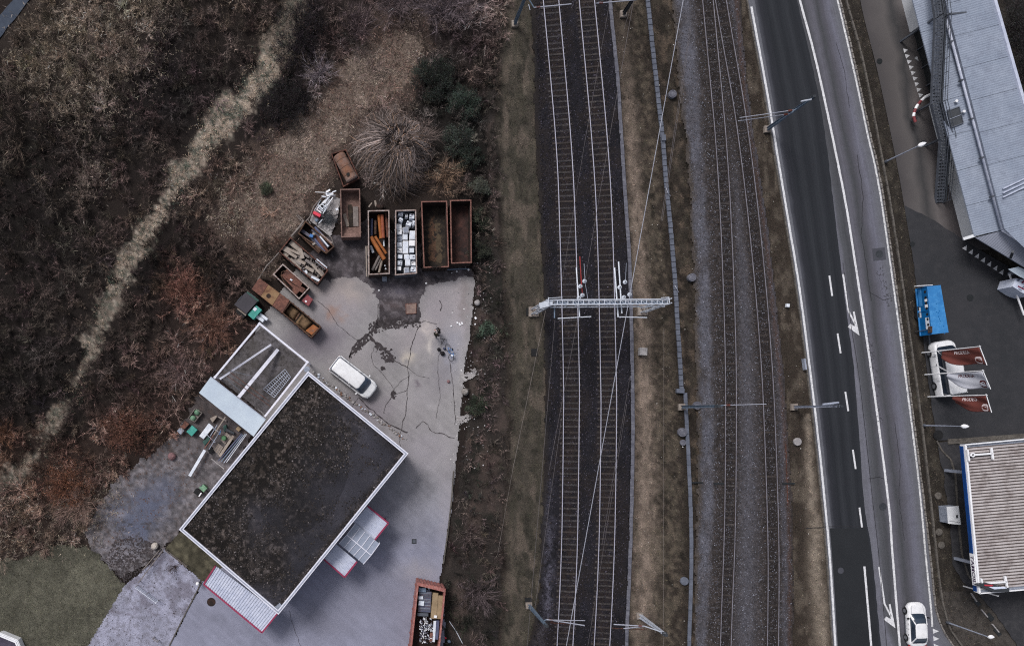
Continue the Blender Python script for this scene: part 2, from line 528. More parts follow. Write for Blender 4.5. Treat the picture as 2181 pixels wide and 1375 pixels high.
BLOBS = [  # px, py, radius, sRGB as the dirt, litter and twigs look there, weight
 (110, 110, 70, (92, 84, 70), 1), (210, 60, 60, (84, 76, 66), 1), (270, 125, 55, (106, 94, 84), 1.2), (130, 195, 60, (82, 75, 64), 1), (245, 40, 60, (88, 80, 68), 1),
 (330, 20, 40, (92, 86, 70), 1), (200, 190, 60, (92, 84, 72), 1), (380, 120, 90, (46, 40, 40), 1.4), (350, 190, 80, (28, 25, 29), 1.6), (170, 300, 120, (31, 27, 27), 1.5),
 (60, 330, 90, (52, 46, 40), 1), (50, 430, 110, (31, 28, 29), 1.4), (480, 80, 70, (58, 50, 46), 1), (470, 190, 60, (44, 38, 38), 1), (560, 60, 50, (60, 54, 48), 1),
 (645, 60, 45, (26, 23, 27), 1.8), (605, 220, 55, (26, 23, 26), 2), (200, 375, 45, (98, 86, 80), 1.2), (250, 440, 60, (66, 56, 50), 1), (330, 330, 80, (54, 46, 44), 1),
 (130, 480, 90, (46, 41, 40), 1), (60, 560, 90, (50, 45, 43), 1), (150, 620, 90, (48, 42, 40), 1), (390, 615, 50, (104, 68, 56), 1.3), (455, 690, 60, (90, 68, 60), 1.1),
 (330, 570, 55, (27, 23, 25), 1.6), (400, 500, 60, (50, 42, 40), 1), (470, 590, 50, (30, 26, 26), 1.4), (350, 740, 60, (60, 48, 44), 1), (400, 780, 60, (92, 76, 72), 1),
 (300, 850, 60, (58, 46, 42), 1), (300, 910, 60, (82, 58, 50), 1), (100, 740, 90, (44, 40, 39), 1), (60, 840, 90, (30, 27, 27), 1.4), (130, 1015, 60, (86, 60, 50), 1.2),
 (230, 960, 60, (76, 58, 50), 1), (170, 1070, 60, (100, 84, 76), 1.1), (60, 1120, 70, (84, 68, 60), 1), (30, 960, 60, (92, 66, 54), 1), (90, 960, 40, (50, 38, 35), 1),
 (260, 780, 60, (46, 38, 37), 1.1), (330, 660, 60, (50, 42, 40), 1), (760, 55, 55, (70, 60, 60), 1), (840, 30, 55, (84, 74, 74), 1), (950, 20, 80, (82, 72, 74), 1.1),
 (700, 90, 40, (66, 52, 50), 1), (860, 110, 40, (92, 74, 64), 1), (930, 170, 50, (36, 36, 36), 1.6), (990, 90, 50, (60, 52, 52), 1), (985, 300, 60, (44, 46, 44), 1.4),
 (940, 240, 50, (40, 40, 38), 1.3), (1010, 400, 45, (40, 38, 36), 1.4), (1018, 500, 35, (40, 40, 37), 1.5), (950, 390, 40, (100, 84, 72), 1.1), (780, 200, 50, (92, 78, 70), 1),
 (680, 160, 35, (92, 86, 86), 1), (570, 470, 40, (82, 64, 55), 1), (600, 540, 30, (56, 50, 42), 1), (490, 440, 50, (100, 84, 74), 1), (520, 540, 50, (62, 52, 46), 1),
 (830, 310, 80, (92, 82, 78), 1), (740, 350, 40, (92, 80, 72), 1),
]
def veg_col(px, py):
 """sRGB of litter and twigs in the thicket"""
 wsum = np.full(np.shape(px), 0.25); acc = np.ones(np.shape(px) + (3,)) * np.array((60, 51, 47)) * 0.25
 jx = (fbm(px / 40, py / 40, 3) - .5) * 60; jy = (fbm(px / 40 + 50, py / 40 + 20, 3) - .5) * 60
 for bx, by, r, c, wt in BLOBS:
  g = wt * np.exp(-(((px + jx - bx) ** 2 + (py + jy - by) ** 2) / (r * r)))
  wsum = wsum + g; acc = acc + g[..., None] * np.array(c)
 c = acc / wsum[..., None]; m = c.mean(-1, keepdims=True)
 return (m + (c - m) * .84) * np.array((1.03, .975, .95))

def soil(px, py):
 """bare-earth, litter and thatch colour anywhere (sRGB)"""
 c = veg_col(px, py) * np.array((0.74, 0.72, 0.74))
 jx = (fbm(px / 30, py / 30, 4) - .5) * 40; jy = (fbm(px / 30 + 9, py / 30 + 4, 4) - .5) * 40
 f1 = fbm(px / 9, py / 9, 4)
 X, Y = px + jx, py + jy
 def put(c, mask, col):
  col = np.asarray(col, float)
  m = np.clip(mask, 0, 1)[..., None]
  return c * (1 - m) + col * m
 # dry meadow
 mw = inside(MEADOW_WIDE, px + jx * 1.5, py + jy * 1.5).astype(float)
 c = put(c, mw * (0.25 + 0.5 * f1), (112, 92, 82))
 md = inside(MEADOW, px + jx * 1.6, py + jy * 1.6).astype(float)
 c = put(c, md * (0.35 + 0.8 * f1), (142, 124, 112))
 # trodden path of pale straw
 d, t = dist_line(PATH, X, Y)
 wd = np.interp(t, range(len(PATHW)), PATHW)
 fade = np.interp(t, [0, 1, 2, 6, 8, 9, 11, 14], [.5, .8, 1, 1, .9, .8, .75, .8])
 pm = np.clip((wd * 0.80 - d + jx * .9 + (fbm(px / 60 + 3, py / 60, 3) - .5) * 50 + (fbm(px / 7, py / 7, 3) - .5) * 26) / 13 + 0.5, 0, 1) * fade
 c = put(c, pm * (.5 + .6 * fbm(px / 22 + 8, py / 22, 3)), (176, 158, 141))
 c = put(c, pm * np.clip((fbm(px / 8 + 5, py / 8, 4) - .50) * 8, 0, .85), (84, 90, 80))
 c = put(c, pm * np.clip((fbm(px / 5 + 35, py / 5, 3) - .56) * 6, 0, .7), (190, 176, 162))
 # hedge slope between yard and railway
 hm = inside(HEDGE, px + jx * .5, py).astype(float)
 c = put(c, hm, (54, 48, 46))
 c = put(c, hm * np.clip((fbm(px / 35, py / 70, 3) - .5) * 5, 0, 1), (82, 68, 64))
 c = put(c, hm * np.clip((.45 - fbm(px / 28 + 7, py / 40, 3)) * 6, 0, 1), (40, 40, 36))
 # mown verge left of the ballast
 bl = vdist(BAL_L, py)
 vl = np.clip((px - np.interp(py, [-70, 100, 400, 700, 1000, 1445], [1086, 1054, 1054, 1074, 1076, 1054]) + jx * .5) / 22, 0, 1) * (px < bl + 4)
 c = put(c, vl, (75, 69, 61))
 c = put(c, vl * np.clip((fbm(px / 18 + 6, py / 26, 4) - .5) * 6, 0, .7), (94, 86, 74))
 c = put(c, vl * np.clip((.44 - fbm(px / 14 + 2, py / 20, 4)) * 7, 0, .8), (52, 50, 43))
 c = put(c, vl * np.clip((fbm(px / 10, py / 45, 3) - .5) * 5, 0, 1), (70, 66, 56))
 c = put(c, vl * np.clip((fbm(px / 14 + 3, py / 50 + 3, 3) - .6) * 6, 0, .6), (112, 98, 88))
 # middle strip between the two railways
 tr = vdist(TROUGH, py); cb = np.where(py < 834, vdist(CABLE, py), vdist(DUCT, py)); sl_ = vdist(SERV_L, py)
 mid = (px > tr) & (px < sl_ + 10)
 c = put(c, mid.astype(float), (60, 52, 46))
 c = put(c, mid * np.clip((fbm(px / 16 + 2, py / 30, 4) - .5) * 6, 0, .8), (84, 76, 64))
 c = put(c, mid * np.clip((.44 - fbm(px / 12 + 8, py / 22, 4)) * 7, 0, .8), (40, 36, 31))
 u = (px - tr) / np.maximum(cb - tr, 1)
 pale = np.exp(-((u - .25 - (f1 - .5) * .3) / .2) ** 2)
 c = put(c, mid * pale * np.interp(py, [0, 80, 250, 1000, 1300, 1400], [.1, .3, .9, 1, .9, .5]) * (.55 + .9 * (fbm(px / 7, py / 18, 3) - .2)), (146, 127, 114))
 pale2 = np.exp(-((u - .72) / .22) ** 2) * np.clip((fbm(px / 8, py / 8, 4) - .42) * 4, 0, 1)
 c = put(c, mid * pale2 * .8, (108, 95, 80))
 dk = np.exp(-((u - .98) / .1) ** 2) + (u > 1) * .5
 c = put(c, mid * np.clip(dk, 0, 1) * np.clip(f1 * 1.5, 0, 1), (50, 43, 38))
 c = put(c, mid * (u > 1.02) * np.clip((fbm(px / 12, py / 16, 4) - .5) * 5, 0, 1), (92, 78, 66))
 # between narrow-gauge track and road
 mr = vdist(MET_R, py); rl = vdist(ROAD_L, py)
 vr = (px > mr - 12) & (px < rl + 2)
 c = put(c, vr.astype(float), (62, 53, 46))
 c = put(c, vr * np.clip((fbm(px / 12 + 4, py / 24, 4) - .5) * 5, 0, 1), (92, 82, 72))
 strawx = np.interp(py, [900, 1000, 1100, 1250, 1375], [1722, 1724, 1735, 1742, 1755])
 st = np.exp(-((px - strawx + jx * .3) / np.interp(py, [900, 1050, 1200, 1300, 1400], [7, 12, 18, 20, 12])) ** 2) * (py > 880)
 c = put(c, vr * np.clip(st * (.4 + f1), 0, 1), (140, 127, 113))
 # verge between road kerb and lane
 kb = vdist(KERB, py)
 vv = (px > kb - 1)
 c = put(c, vv.astype(float), (52, 47, 43))
 c = put(c, vv * np.clip((fbm(px / 10, py / 18, 4) - .52) * 5, 0, 1), (74, 68, 60))
 # grass corner by the filling station
 sg = inside([(2000, 1260), (2060, 1245), (2095, 1275), (2160, 1350), (2170, 1445), (2000, 1445)], X, Y).astype(float)
 c = put(c, sg, (80, 75, 72))
 c = put(c, sg * np.clip((fbm(px / 9, py / 9, 3) - .5) * 5, 0, 1), (60, 56, 54))
 # wood corner beyond the warehouse
 tc = inside([(2125, -70), (2300, -70), (2300, 300), (2195, 240)], px, py).astype(float)
 c = put(c, tc, (42, 38, 38))
 lum = c @ np.array((.3, .59, .11))
 return (lum[..., None] + (c - lum[..., None]) * .66) * np.array((.955, .935, .915))

def make_ground():
 px = np.arange(-120, 2301, 4.4); py = np.arange(-120, 1496, 4.4)
 PX, PY = np.meshgrid(px, py, indexing='ij')
 col = soil(PX, PY)
 X = (PX - NX) / S; Y = -(PY - NY) / S
 rough = (fbm(PX / 12, PY / 12, 4) - 0.5) * 0.10
 Z = -0.09 + rough
 # far ring so that the ground reaches the horizon
 X[0, :] = -1500; X[-1, :] = 1500; Y[:, 0] = 1500; Y[:, -1] = -1500
 n, m = PX.shape
 idx = np.arange(n * m).reshape(n, m)
 q = np.stack([idx[:-1, :-1], idx[:-1, 1:], idx[1:, 1:], idx[1:, :-1]], -1).reshape(-1, 4)
 V = np.stack([X, Y, Z], -1).reshape(-1, 3)
 o = np_mesh('ground', V, q, attr_mat('earth_and_litter', 0.34, 9.0, 0.95, 0.9), lin_np(col.reshape(-1, 3)), smooth=True)
 return tag(o, 'dark brown earth and leaf litter under scrub and verges', 'ground', kind='structure')
make_ground()

# ---------------------------------------------------------------- materials of the setting
surf('dark_dirt', (66, 60, 62), (46, 42, 44), .8, (92, 86, 88), 4, .5, .3, 18, .95, bump=.5, bump_scale=18)
surf('crack_soil', (50, 45, 47), (64, 58, 60), 2.0, None, rough=.95, speck=.3, speck_scale=20)
surf('strip_road', (52, 60, 74), (64, 72, 86), 1.0, None, rough=.85, speck=.1, speck_scale=14)
surf('grey_gravel', (92, 95, 108), (76, 76, 86), .5, (118, 120, 132), 8, .5, .36, 17, .95, bump=.8, bump_scale=17, lo=.4, hi=.66)
surf('concrete_cover', (98, 98, 108), (82, 82, 92), .9, (128, 128, 136), 3, .5, .12, 20, .9)
surf('duct_cover', (94, 98, 110), (82, 86, 98), .9, (112, 117, 130), 3, .5, .12, 20, .9)
surf('concrete_pale', (168, 164, 164), (138, 134, 136), 1.6, (110, 104, 102), 5, .5, .1, 20, .9)
surf('kerb_granite', (126, 120, 116), (86, 82, 80), 2.2, (170, 166, 162), 6, .6, .2, 12, .9)
surf('edging_stone', (96, 91, 86), (70, 66, 63), 2.0, (118, 113, 108), 6, .5, .15, 12, .9)
surf('asphalt_new', (33, 35, 40), (39, 41, 46), .3, (45, 47, 52), 1.0, .4, .12, 26, .8, bump=.2, bump_scale=30)
surf('asphalt_patch', (30, 32, 36), (35, 37, 41), .3, None, rough=.8, speck=.1, speck_scale=26)
surf('asphalt_parking', (44, 45, 49), (52, 52, 56), .25, (62, 61, 64), 1.1, .35, .14, 22, .85, bump=.2, bump_scale=30)
surf('asphalt_station', (46, 46, 50), (56, 55, 58), .3, (84, 82, 84), 2, .3, .16, 20, .9)
surf('leaf_brown', (96, 66, 52), (72, 54, 46), 3.0, None, rough=.95)
surf('asphalt_patch2', (64, 64, 70), (72, 72, 78), 2.0, None, rough=.8)
surf('steel_joint', (36, 36, 40), (46, 46, 50), 2.0, None, rough=.9)
surf('road_paint', (222, 222, 226), (198, 198, 202), 2.2, (150, 150, 154), 6, .6, .06, 20, .7)
surf('road_paint_worn', (226, 226, 228), (190, 190, 192), 2.0, (110, 110, 114), 7, .8, .06, 20, .7)

def road_mat():
 """old asphalt with two worn wheel tracks per lane, along the ribbon"""
 m, nt, b = nodes_of('asphalt_old')
 uv = nt.nodes.new('ShaderNodeUVMap'); sep = nt.nodes.new('ShaderNodeSeparateXYZ'); nt.links.new(uv.outputs['UV'], sep.inputs[0])
 p = pos(nt)
 nz = noise_node(nt, .35, 3, .6, p)
 ad = nt.nodes.new('ShaderNodeMath'); ad.operation = 'MULTIPLY_ADD'; ad.inputs[1].default_value = .06; nt.links.new(nz.outputs['Fac'], ad.inputs[0]); nt.links.new(sep.outputs['X'], ad.inputs[2])
 a, c_, d = lin((76, 77, 82)), lin((95, 96, 103)), lin((64, 65, 69))
 r = ramp_node(nt, ad.outputs[0], [(0.0, c_), (.42, c_), (.52, lin((102, 102, 112))), (.56, a), (.62, d), (.70, lin((92, 91, 100))), (.77, d), (.83, lin((80, 79, 87))), (.9, lin((100, 100, 112))), (.97, c_)])
 n3 = noise_node(nt, 16, 4, .75, p)
 g = ramp_node(nt, n3.outputs['Fac'], [(.28, (.66,) * 3), (.72, (1.36,) * 3)])
 col = mix_node(nt, 1.0, r.outputs['Color'], g.outputs['Color'], 'MULTIPLY')
 mp = nt.nodes.new('ShaderNodeMapping'); mp.inputs['Scale'].default_value = (14, .05, 1); nt.links.new(uv.outputs['UV'], mp.inputs['Vector']); ns = noise_node(nt, 3.0, 4, .7, mp.outputs['Vector'])
 g = ramp_node(nt, ns.outputs['Fac'], [(.3, (.88,) * 3), (.7, (1.13,) * 3)]); col = mix_node(nt, 1.0, col, g.outputs['Color'], 'MULTIPLY')
 n4 = noise_node(nt, 1.3, 4, .6, p)
 f = ramp_node(nt, n4.outputs['Fac'], [(.5, (0, 0, 0)), (.75, (.45,) * 3)])
 col = mix_node(nt, f.outputs['Color'], col, lin((76, 74, 80)))
 nt.links.new(col, b.inputs['Base Color']); b.inputs['Roughness'].default_value = .88
 b.inputs['Specular IOR Level'].default_value = .25
 MATS['asphalt_old'] = m
road_mat()
def new_asphalt():
 """dark resurfaced lane: pale dusty edge, polished wheel tracks and long streaks"""
 m, nt, b = nodes_of('asphalt_new')
 uv = nt.nodes.new('ShaderNodeUVMap'); sep = nt.nodes.new('ShaderNodeSeparateXYZ'); nt.links.new(uv.outputs['UV'], sep.inputs[0])
 p = pos(nt); mp = nt.nodes.new('ShaderNodeMapping'); mp.inputs['Scale'].default_value = (9, .05, 1); nt.links.new(uv.outputs['UV'], mp.inputs['Vector'])
 ns = noise_node(nt, 3.0, 4, .7, mp.outputs['Vector'])
 nz = noise_node(nt, .5, 4, .6, p)
 ad = nt.nodes.new('ShaderNodeMath'); ad.operation = 'MULTIPLY_ADD'; ad.inputs[1].default_value = .07; nt.links.new(nz.outputs['Fac'], ad.inputs[0]); nt.links.new(sep.outputs['X'], ad.inputs[2])
 d = lin((35, 37, 42)); l = lin((45, 47, 52))
 r = ramp_node(nt, ad.outputs[0], [(0.0, lin((74, 74, 82))), (.05, lin((66, 67, 74))), (.13, lin((42, 43, 49))), (.3, d), (.42, l), (.55, d), (.75, l), (.88, d), (1, lin((40, 42, 47)))])
 g = ramp_node(nt, ns.outputs['Fac'], [(.3, (.86,) * 3), (.7, (1.16,) * 3)]); col = mix_node(nt, 1.0, r.outputs['Color'], g.outputs['Color'], 'MULTIPLY')
 n3 = noise_node(nt, 16, 4, .75, p); g = ramp_node(nt, n3.outputs['Fac'], [(.28, (.84,) * 3), (.72, (1.18,) * 3)]); col = mix_node(nt, 1.0, col, g.outputs['Color'], 'MULTIPLY')
 nt.links.new(col, b.inputs['Base Color']); b.inputs['Roughness'].default_value = .85; b.inputs['Specular IOR Level'].default_value = .2
 MATS['asphalt_new'] = m
new_asphalt()
def lane_mat():
 """brownish access lane with pale wheel tracks"""
 m, nt, b = nodes_of('asphalt_lane')
 uv = nt.nodes.new('ShaderNodeUVMap'); sep = nt.nodes.new('ShaderNodeSeparateXYZ'); nt.links.new(uv.outputs['UV'], sep.inputs[0])
 p = pos(nt)
 nz = noise_node(nt, .22, 3, .6, p)
 ad = nt.nodes.new('ShaderNodeMath'); ad.operation = 'MULTIPLY_ADD'; ad.inputs[1].default_value = .25; nt.links.new(nz.outputs['Fac'], ad.inputs[0]); nt.links.new(sep.outputs['X'], ad.inputs[2])
 d, l = lin((50, 49, 52)), lin((76, 73, 74))
 r = ramp_node(nt, ad.outputs[0], [(0.0, d), (.2, lin((72, 68, 69))), (.34, lin((84, 80, 80))), (.44, lin((54, 53, 55))), (.56, lin((92, 87, 87))), (.68, lin((66, 61, 62))), (1, lin((62, 58, 60)))])
 n3 = noise_node(nt, 18, 4, .75, p)
 g = ramp_node(nt, n3.outputs['Fac'], [(.28, (.8,) * 3), (.72, (1.2,) * 3)])
 col = mix_node(nt, 1.0, r.outputs['Color'], g.outputs['Color'], 'MULTIPLY')
 nt.links.new(col, b.inputs['Base Color']); b.inputs['Roughness'].default_value = .9
 MATS['asphalt_lane'] = m
lane_mat()

# ---------------------------------------------------------------- sheets on the ground
sheet('road_far', [(130, -70), (63, 0), (0, 80), (-70, 165), (-70, 90), (0, 32), (28, 0), (90, -70)], -.005, MATS['strip_road'], 2, 8, 'grey strip of road crossing the top left corner', 'road')

YARD = [(325, 1445), (432, 1236), (600, 1080), (520, 780), (548, 690), (585, 640), (640, 560), (700, 505), (730, 500), (785, 470), (1000, 575), (1014, 600), (1003, 700), (990, 800), (980, 900), (971, 1000), (959, 1100), (942, 1210), (930, 1255), (948, 1290), (945, 1445)]
attr_mat('painted_concrete', .24, 15.0, .92, .35); attr_mat('painted_gravel', .42, 13.0, .95, .6); attr_mat('painted_lawn', .34, 11.0, .95, .5)
DIRT = [(640, 560), (700, 500), (735, 498), (785, 465), (1003, 572), (1012, 590), (990, 590), (955, 600), (905, 612), (893, 650), (895, 690), (860, 688), (800, 700), (790, 704), (806, 680), (806, 645), (790, 612), (750, 590), (720, 590), (700, 600), (665, 590)]
def yard_col(px, py):
 f = fbm(px / 60, py / 60, 4)[:, None]; g = fbm(px / 12 + 5, py / 12, 4)[:, None]
 c = np.array((136, 133, 134)) * (.80 + .26 * f + .16 * g)
 low = np.clip((py - 980) / 200, 0, 1)[:, None]
 c = c * (1 - low) + np.array((130, 131, 148)) * (.86 + .18 * f + .1 * g) * low
 st = fbm((px + py * .8) / 70, (py - px * .9) / 9, 3); c = c * (.95 + .12 * st[:, None])            # faint wheel streaks
 j = (fbm(px / 14, py / 14, 4) - .5) * 2
 for x, y, rx, ry, col, k in ((690, 600, 60, 40, (118, 106, 100), .6), (760, 760, 50, 30, (150, 144, 146), .5), (820, 760, 40, 30, (118, 113, 118), .5), (835, 870, 40, 24, (150, 145, 148), .5), (900, 840, 36, 50, (146, 141, 146), .5), (940, 800, 26, 40, (120, 115, 122), .5), (745, 628, 30, 22, (172, 158, 140), .8), (735, 640, 62, 50, (146, 138, 146), .6), (875, 720, 45, 40, (152, 144, 148), .6), (868, 762, 12, 14, (186, 176, 164), .8), (930, 660, 36, 60, (152, 144, 150), .7), (976, 640, 24, 60, (160, 152, 156), .7), (908, 700, 12, 16, (190, 180, 176), .8), (914, 738, 7, 16, (196, 188, 182), .8), (960, 745, 22, 50, (138, 138, 152), .6), (985, 700, 14, 40, (168, 162, 170), .5),
        (705, 665, 12, 16, (150, 108, 88), .5), (730, 676, 10, 8, (150, 116, 100), .4), (900, 960, 60, 50, (146, 140, 150), .5), (890, 1215, 50, 26, (156, 150, 152), .5), (950, 1060, 14, 120, (150, 144, 150), .4),
        (690, 720, 50, 40, (104, 97, 106), .7), (780, 870, 60, 40, (112, 104, 113), .6), (887, 818, 9, 8, (92, 84, 92), .7), (640, 730, 40, 40, (92, 86, 94), .6), (800, 1270, 120, 60, (122, 121, 134), .4), (990, 640, 12, 60, (110, 100, 98), .4), (700, 1330, 80, 40, (118, 117, 130), .4), (760, 1010, 60, 90, (118, 114, 124), .4)):  # dark spots by skips and hall paint ambient shade into the concrete
  c = blend(c, k * gsp(px + j * 14, py - j * 14, x, y, rx, ry), col)
 return c
def jit_in(poly, a=14, sc=16.0):
 return lambda px, py: inside(poly, px + (fbm(px / sc, py / sc, 4) - .5) * a, py + (fbm(px / sc + 31, py / sc + 7, 4) - .5) * a)
painted('yard_pavement', 320, 450, 1020, 1448, 2.6, jit_in(YARD, 9), yard_col, 0.0, MATS['painted_concrete'], 'cracked lavender grey concrete and asphalt of the scrap yard', 'pavement')
def dirt_col(px, py):
 c = np.array((70, 65, 68)) * (.62 + .8 * fbm(px / 16, py / 16, 4))[:, None]
 c = blend(c, gsp(px, py, 850, 687, 60, 8) + gsp(px, py, 800, 690, 14, 14), (40, 37, 38)); c = blend(c, gsp(px, py, 850, 620, 40, 14) * .7, (98, 94, 104)); c = blend(c, gsp(px, py, 845, 650, 40, 10) * .5, (96, 84, 84))
 return blend(c, np.clip((fbm(px / 7, py / 7, 3) - .58) * 7, 0, .6), (110, 104, 108))
painted('dirt_floor', 630, 455, 1020, 712, 2.4, jit_in(DIRT, 16, 11), dirt_col, .012, MATS['painted_gravel'], 'dark oily dirt and gravel in front of the containers', 'dirt')
PAD = [(183, 1140), (200, 1090), (250, 1020), (320, 965), (370, 930), (420, 850), (455, 800), (560, 880), (500, 1000), (390, 1125), (350, 1168), (260, 1232), (215, 1190)]
def pad_col(px, py):
 j = (fbm(px / 14, py / 14, 4) - .5) * 2; f = fbm(px / 8, py / 8, 4)[:, None]
 c = np.array((98, 94, 97)) * (.7 + .6 * f)
 up = np.clip((980 - py) / 90, 0, 1); c = blend(c, up * .8, (70, 64, 64)); c = c * (.8 + .4 * f)
 for x, y, r, k in ((312, 1078, 40, .9), (275, 1118, 36, .7), (350, 1040, 34, .6), (300, 1130, 26, .8), (240, 1090, 18, .5)): c = blend(c, k * gsp(px + j * 16, py + j * 16, x, y, r), np.array((88, 93, 112)))
 c = blend(c, .8 * gsp(px + j * 8, py, 257, 1094, 14, 9) + .5 * gsp(px + j * 10, py, 255, 1175, 36, 26), (140, 138, 150))
 d = np.clip((fbm(px / 6 + 3, py / 6, 4) - .55) * 8, 0, 1) * np.clip(1.2 - fbm(px / 40, py / 40, 2), .2, 1); c = blend(c, d * .35, (82, 66, 60))
 return blend(c, np.clip((fbm(px / 5, py / 5, 3) - .6) * 9, 0, .6) * (py > 1110), (60, 56, 56))
painted('gravel_pad', 170, 790, 580, 1245, 2.6, jit_in(PAD, 22, 13), pad_col, .002, MATS['painted_gravel'], 'bluish grey gravel parking pad left of the building', 'gravel pad')
PALE = [(347, 1166), (430, 1236), (325, 1448), (140, 1448), (190, 1370), (262, 1250), (310, 1210)]
def pale_col(px, py):
 f = fbm(px / 22, py / 22, 4)[:, None]; g = fbm(px / 6, py / 6, 4)
 c = np.array((150, 150, 168)) * (.84 + .28 * f)
 c = blend(c, np.clip((g - .56) * 7, 0, .5), (108, 106, 116))
 c = blend(c, .7 * np.clip((fbm(px / 16 + 9, py / 16, 3) - .52) * 6, 0, 1) * (py < 1310), (108, 104, 116))
 edge = np.minimum(np.abs((px - 347) * .5 + (py - 1166) * .42 - 0), 60); return c
painted('pale_gravel_pad', 130, 1155, 440, 1448, 2.6, jit_in(PALE, 5), pale_col, .010, MATS['painted_gravel'], 'pale mottled gravel strip between lawn and yard', 'gravel pad')
LAWNP = [(-70, 1200), (40, 1190), (110, 1160), (185, 1158), (215, 1188), (262, 1240), (280, 1252), (190, 1370), (140, 1448), (-70, 1448)]
painted('lawn', -70, 1145, 290, 1448, 3.0, jit_in(LAWNP, 22, 14), lambda px, py: np.array((90, 88, 78)) * (.5 + .55 * fbm(px / 42, py / 42, 4) + .4 * fbm(px / 7, py / 7, 4))[:, None], -.012, MATS['painted_lawn'], 'grey green winter lawn in the lower left corner', 'lawn')
painted('moss_patch', 348, 1125, 484, 1244, 2.6, jit_in([(352, 1168), (385, 1130), (480, 1200), (437, 1240), (425, 1232)], 7), lambda px, py: np.array((78, 74, 62)) * (.5 + .9 * fbm(px / 9, py / 9, 4))[:, None], .014, MATS['painted_lawn'], 'mossy brown bed at the south west corner of the building', 'bed')
for nm, poly, lb in (('stone_spill', [(976, 797), (1012, 784), (1022, 796), (985, 814)], 'pale spill of crushed stone reaching into the scrub, upper one'), ('stone_spill', [(970, 888), (1004, 882), (1002, 894), (975, 900)], 'pale spill of crushed stone reaching into the scrub, lower one')):
 speckles(nm, poly, 420, (.03, .10), .03, 'concrete_pale', lb, 'stones')

CR = [  # cracks: polyline, width m, label
 ([(806, 678), (798, 694), (790, 705), (778, 716), (765, 724), (752, 745), (744, 762)], .28, 'wide dark crack running from the round apron down to the van, upper strand'),
 ([(782, 716), (786, 726), (770, 735), (756, 750), (744, 760)], .26, 'wide dark crack beside it forming a loop above the van'),
 ([(784, 712), (800, 730), (812, 740), (826, 752), (838, 764)], .34, 'mossy crack running to the lower right of the crack junction'),
 ([(893, 690), (887, 706), (877, 730), (873, 752), (868, 782), (872, 800), (866, 830), (868, 850), (864, 880), (858, 900)], .10, 'long wavy crack down the middle of the yard'),
 ([(764, 846), (784, 866), (806, 884), (826, 900), (850, 912), (868, 920)], .14, 'crack running parallel to the building below the van'),
 ([(845, 838), (832, 846), (822, 862), (818, 880)], .08, 'short branching crack right of the van'),
 ([(886, 912), (900, 898), (912, 904), (918, 916), (935, 922), (955, 928), (968, 932)], .10, 'curling crack at the narrow end of the yard'),
 ([(676, 640), (700, 660), (716, 690), (744, 712), (764, 724)], .06, 'thin crack across the round apron'),
 ([(800, 730), (790, 752), (796, 776), (818, 800), (845, 838)], .06, 'crack from the mossy blot towards the short branching one'),
 ([(838, 764), (856, 776), (868, 782)], .08, 'crack linking the mossy blot to the long wavy crack'),
 ([(872, 800), (850, 812), (838, 832)], .06, 'crack from the long wavy one to the oil blot'),
 ([(858, 900), (850, 940), (862, 985)], .06, 'lower end of the long wavy crack beside the hall corner'),
 ([(930, 690), (940, 730), (932, 780), (938, 840), (930, 890)], .05, 'thin crack along the right part of the yard'),
 ([(806, 646), (806, 680), (800, 694)], .12, 'dark seam along the right side of the round apron'),
 ([(893, 690), (905, 684), (930, 690)], .07, 'short crack right of the crack junction'),
 ([(868, 782), (890, 800), (915, 806)], .06, 'thin crack branching right from the long wavy one'),
 ([(866, 830), (846, 838), (836, 836)], .06, 'thin crack joining the oil blot to the long wavy one'),
 ([(700, 905), (740, 880), (764, 846)], .05, 'thin crack passing under the van'),
 ([(935, 640), (940, 650), (938, 662)], .10, 'short star shaped crack near the dark container'),
 ([(970, 905), (968, 870), (966, 830), (962, 800), (958, 770)], .08, 'straight joint along the right edge of the yard'),
 ([(616, 1300), (622, 1322), (632, 1352), (642, 1378), (660, 1445)], .06, 'thin straight joint below the corner of the building'),
]
for pts, w, lb in CR:
 q = subdiv_px(pts, 3.0, 3.2 if w < .2 else 5.0, seed=pts[0][0] * .013, closed=False)
 V, F = line_strip(q, w * .62, .020)
 mb = MB()
 # uneven width
 for i in range(0, len(V), 2):
  k = .35 + 1.3 * float(vnoise(np.array(i * .35 + pts[0][0]), np.array(3.0)))
  a, b_ = Vector(V[i]), Vector(V[i + 1]); mdl = (a + b_) / 2
  V[i] = mdl + (a - mdl) * k; V[i + 1] = mdl + (b_ - mdl) * k
 mb.add(V, F)
 tag(mb.build('pavement_crack', MATS['crack_soil']), lb, 'crack', None, 'structure')
for pts, n_, lb in [([(797, 732), (812, 734), (826, 742), (842, 758), (844, 770), (830, 772), (812, 760), (803, 750)], 300, 'mossy dark blot where the crack widens'),
    ([(786, 690), (800, 680), (850, 674), (890, 682), (896, 694), (850, 698), (806, 706), (790, 716)], 420, 'black wet edge between dirt and concrete'),
    ([(744, 764), (752, 742), (766, 724), (784, 710), (790, 722), (772, 738), (758, 754)], 200, 'dark seepage along the crack above the van'),
    ([(832, 838), (838, 832), (848, 836), (842, 846), (834, 847)], 90, 'dark oil blot beside the van'), ([(811, 782), (818, 779), (821, 789), (813, 791)], 50, 'small dark oil spot above the van bonnet')]:
 speckles('dark_blot', pts, n_, (.02, .12), .022, 'crack_soil', lb)
speckles('leaf_litter', [(190, 1150), (200, 1085), (255, 1010), (330, 955), (400, 900), (440, 980), (390, 1060), (330, 1120), (250, 1200)], 520, (.02, .06), .012, 'leaf_brown', 'rust brown fallen leaves scattered over the gravel pad', 'leaves')
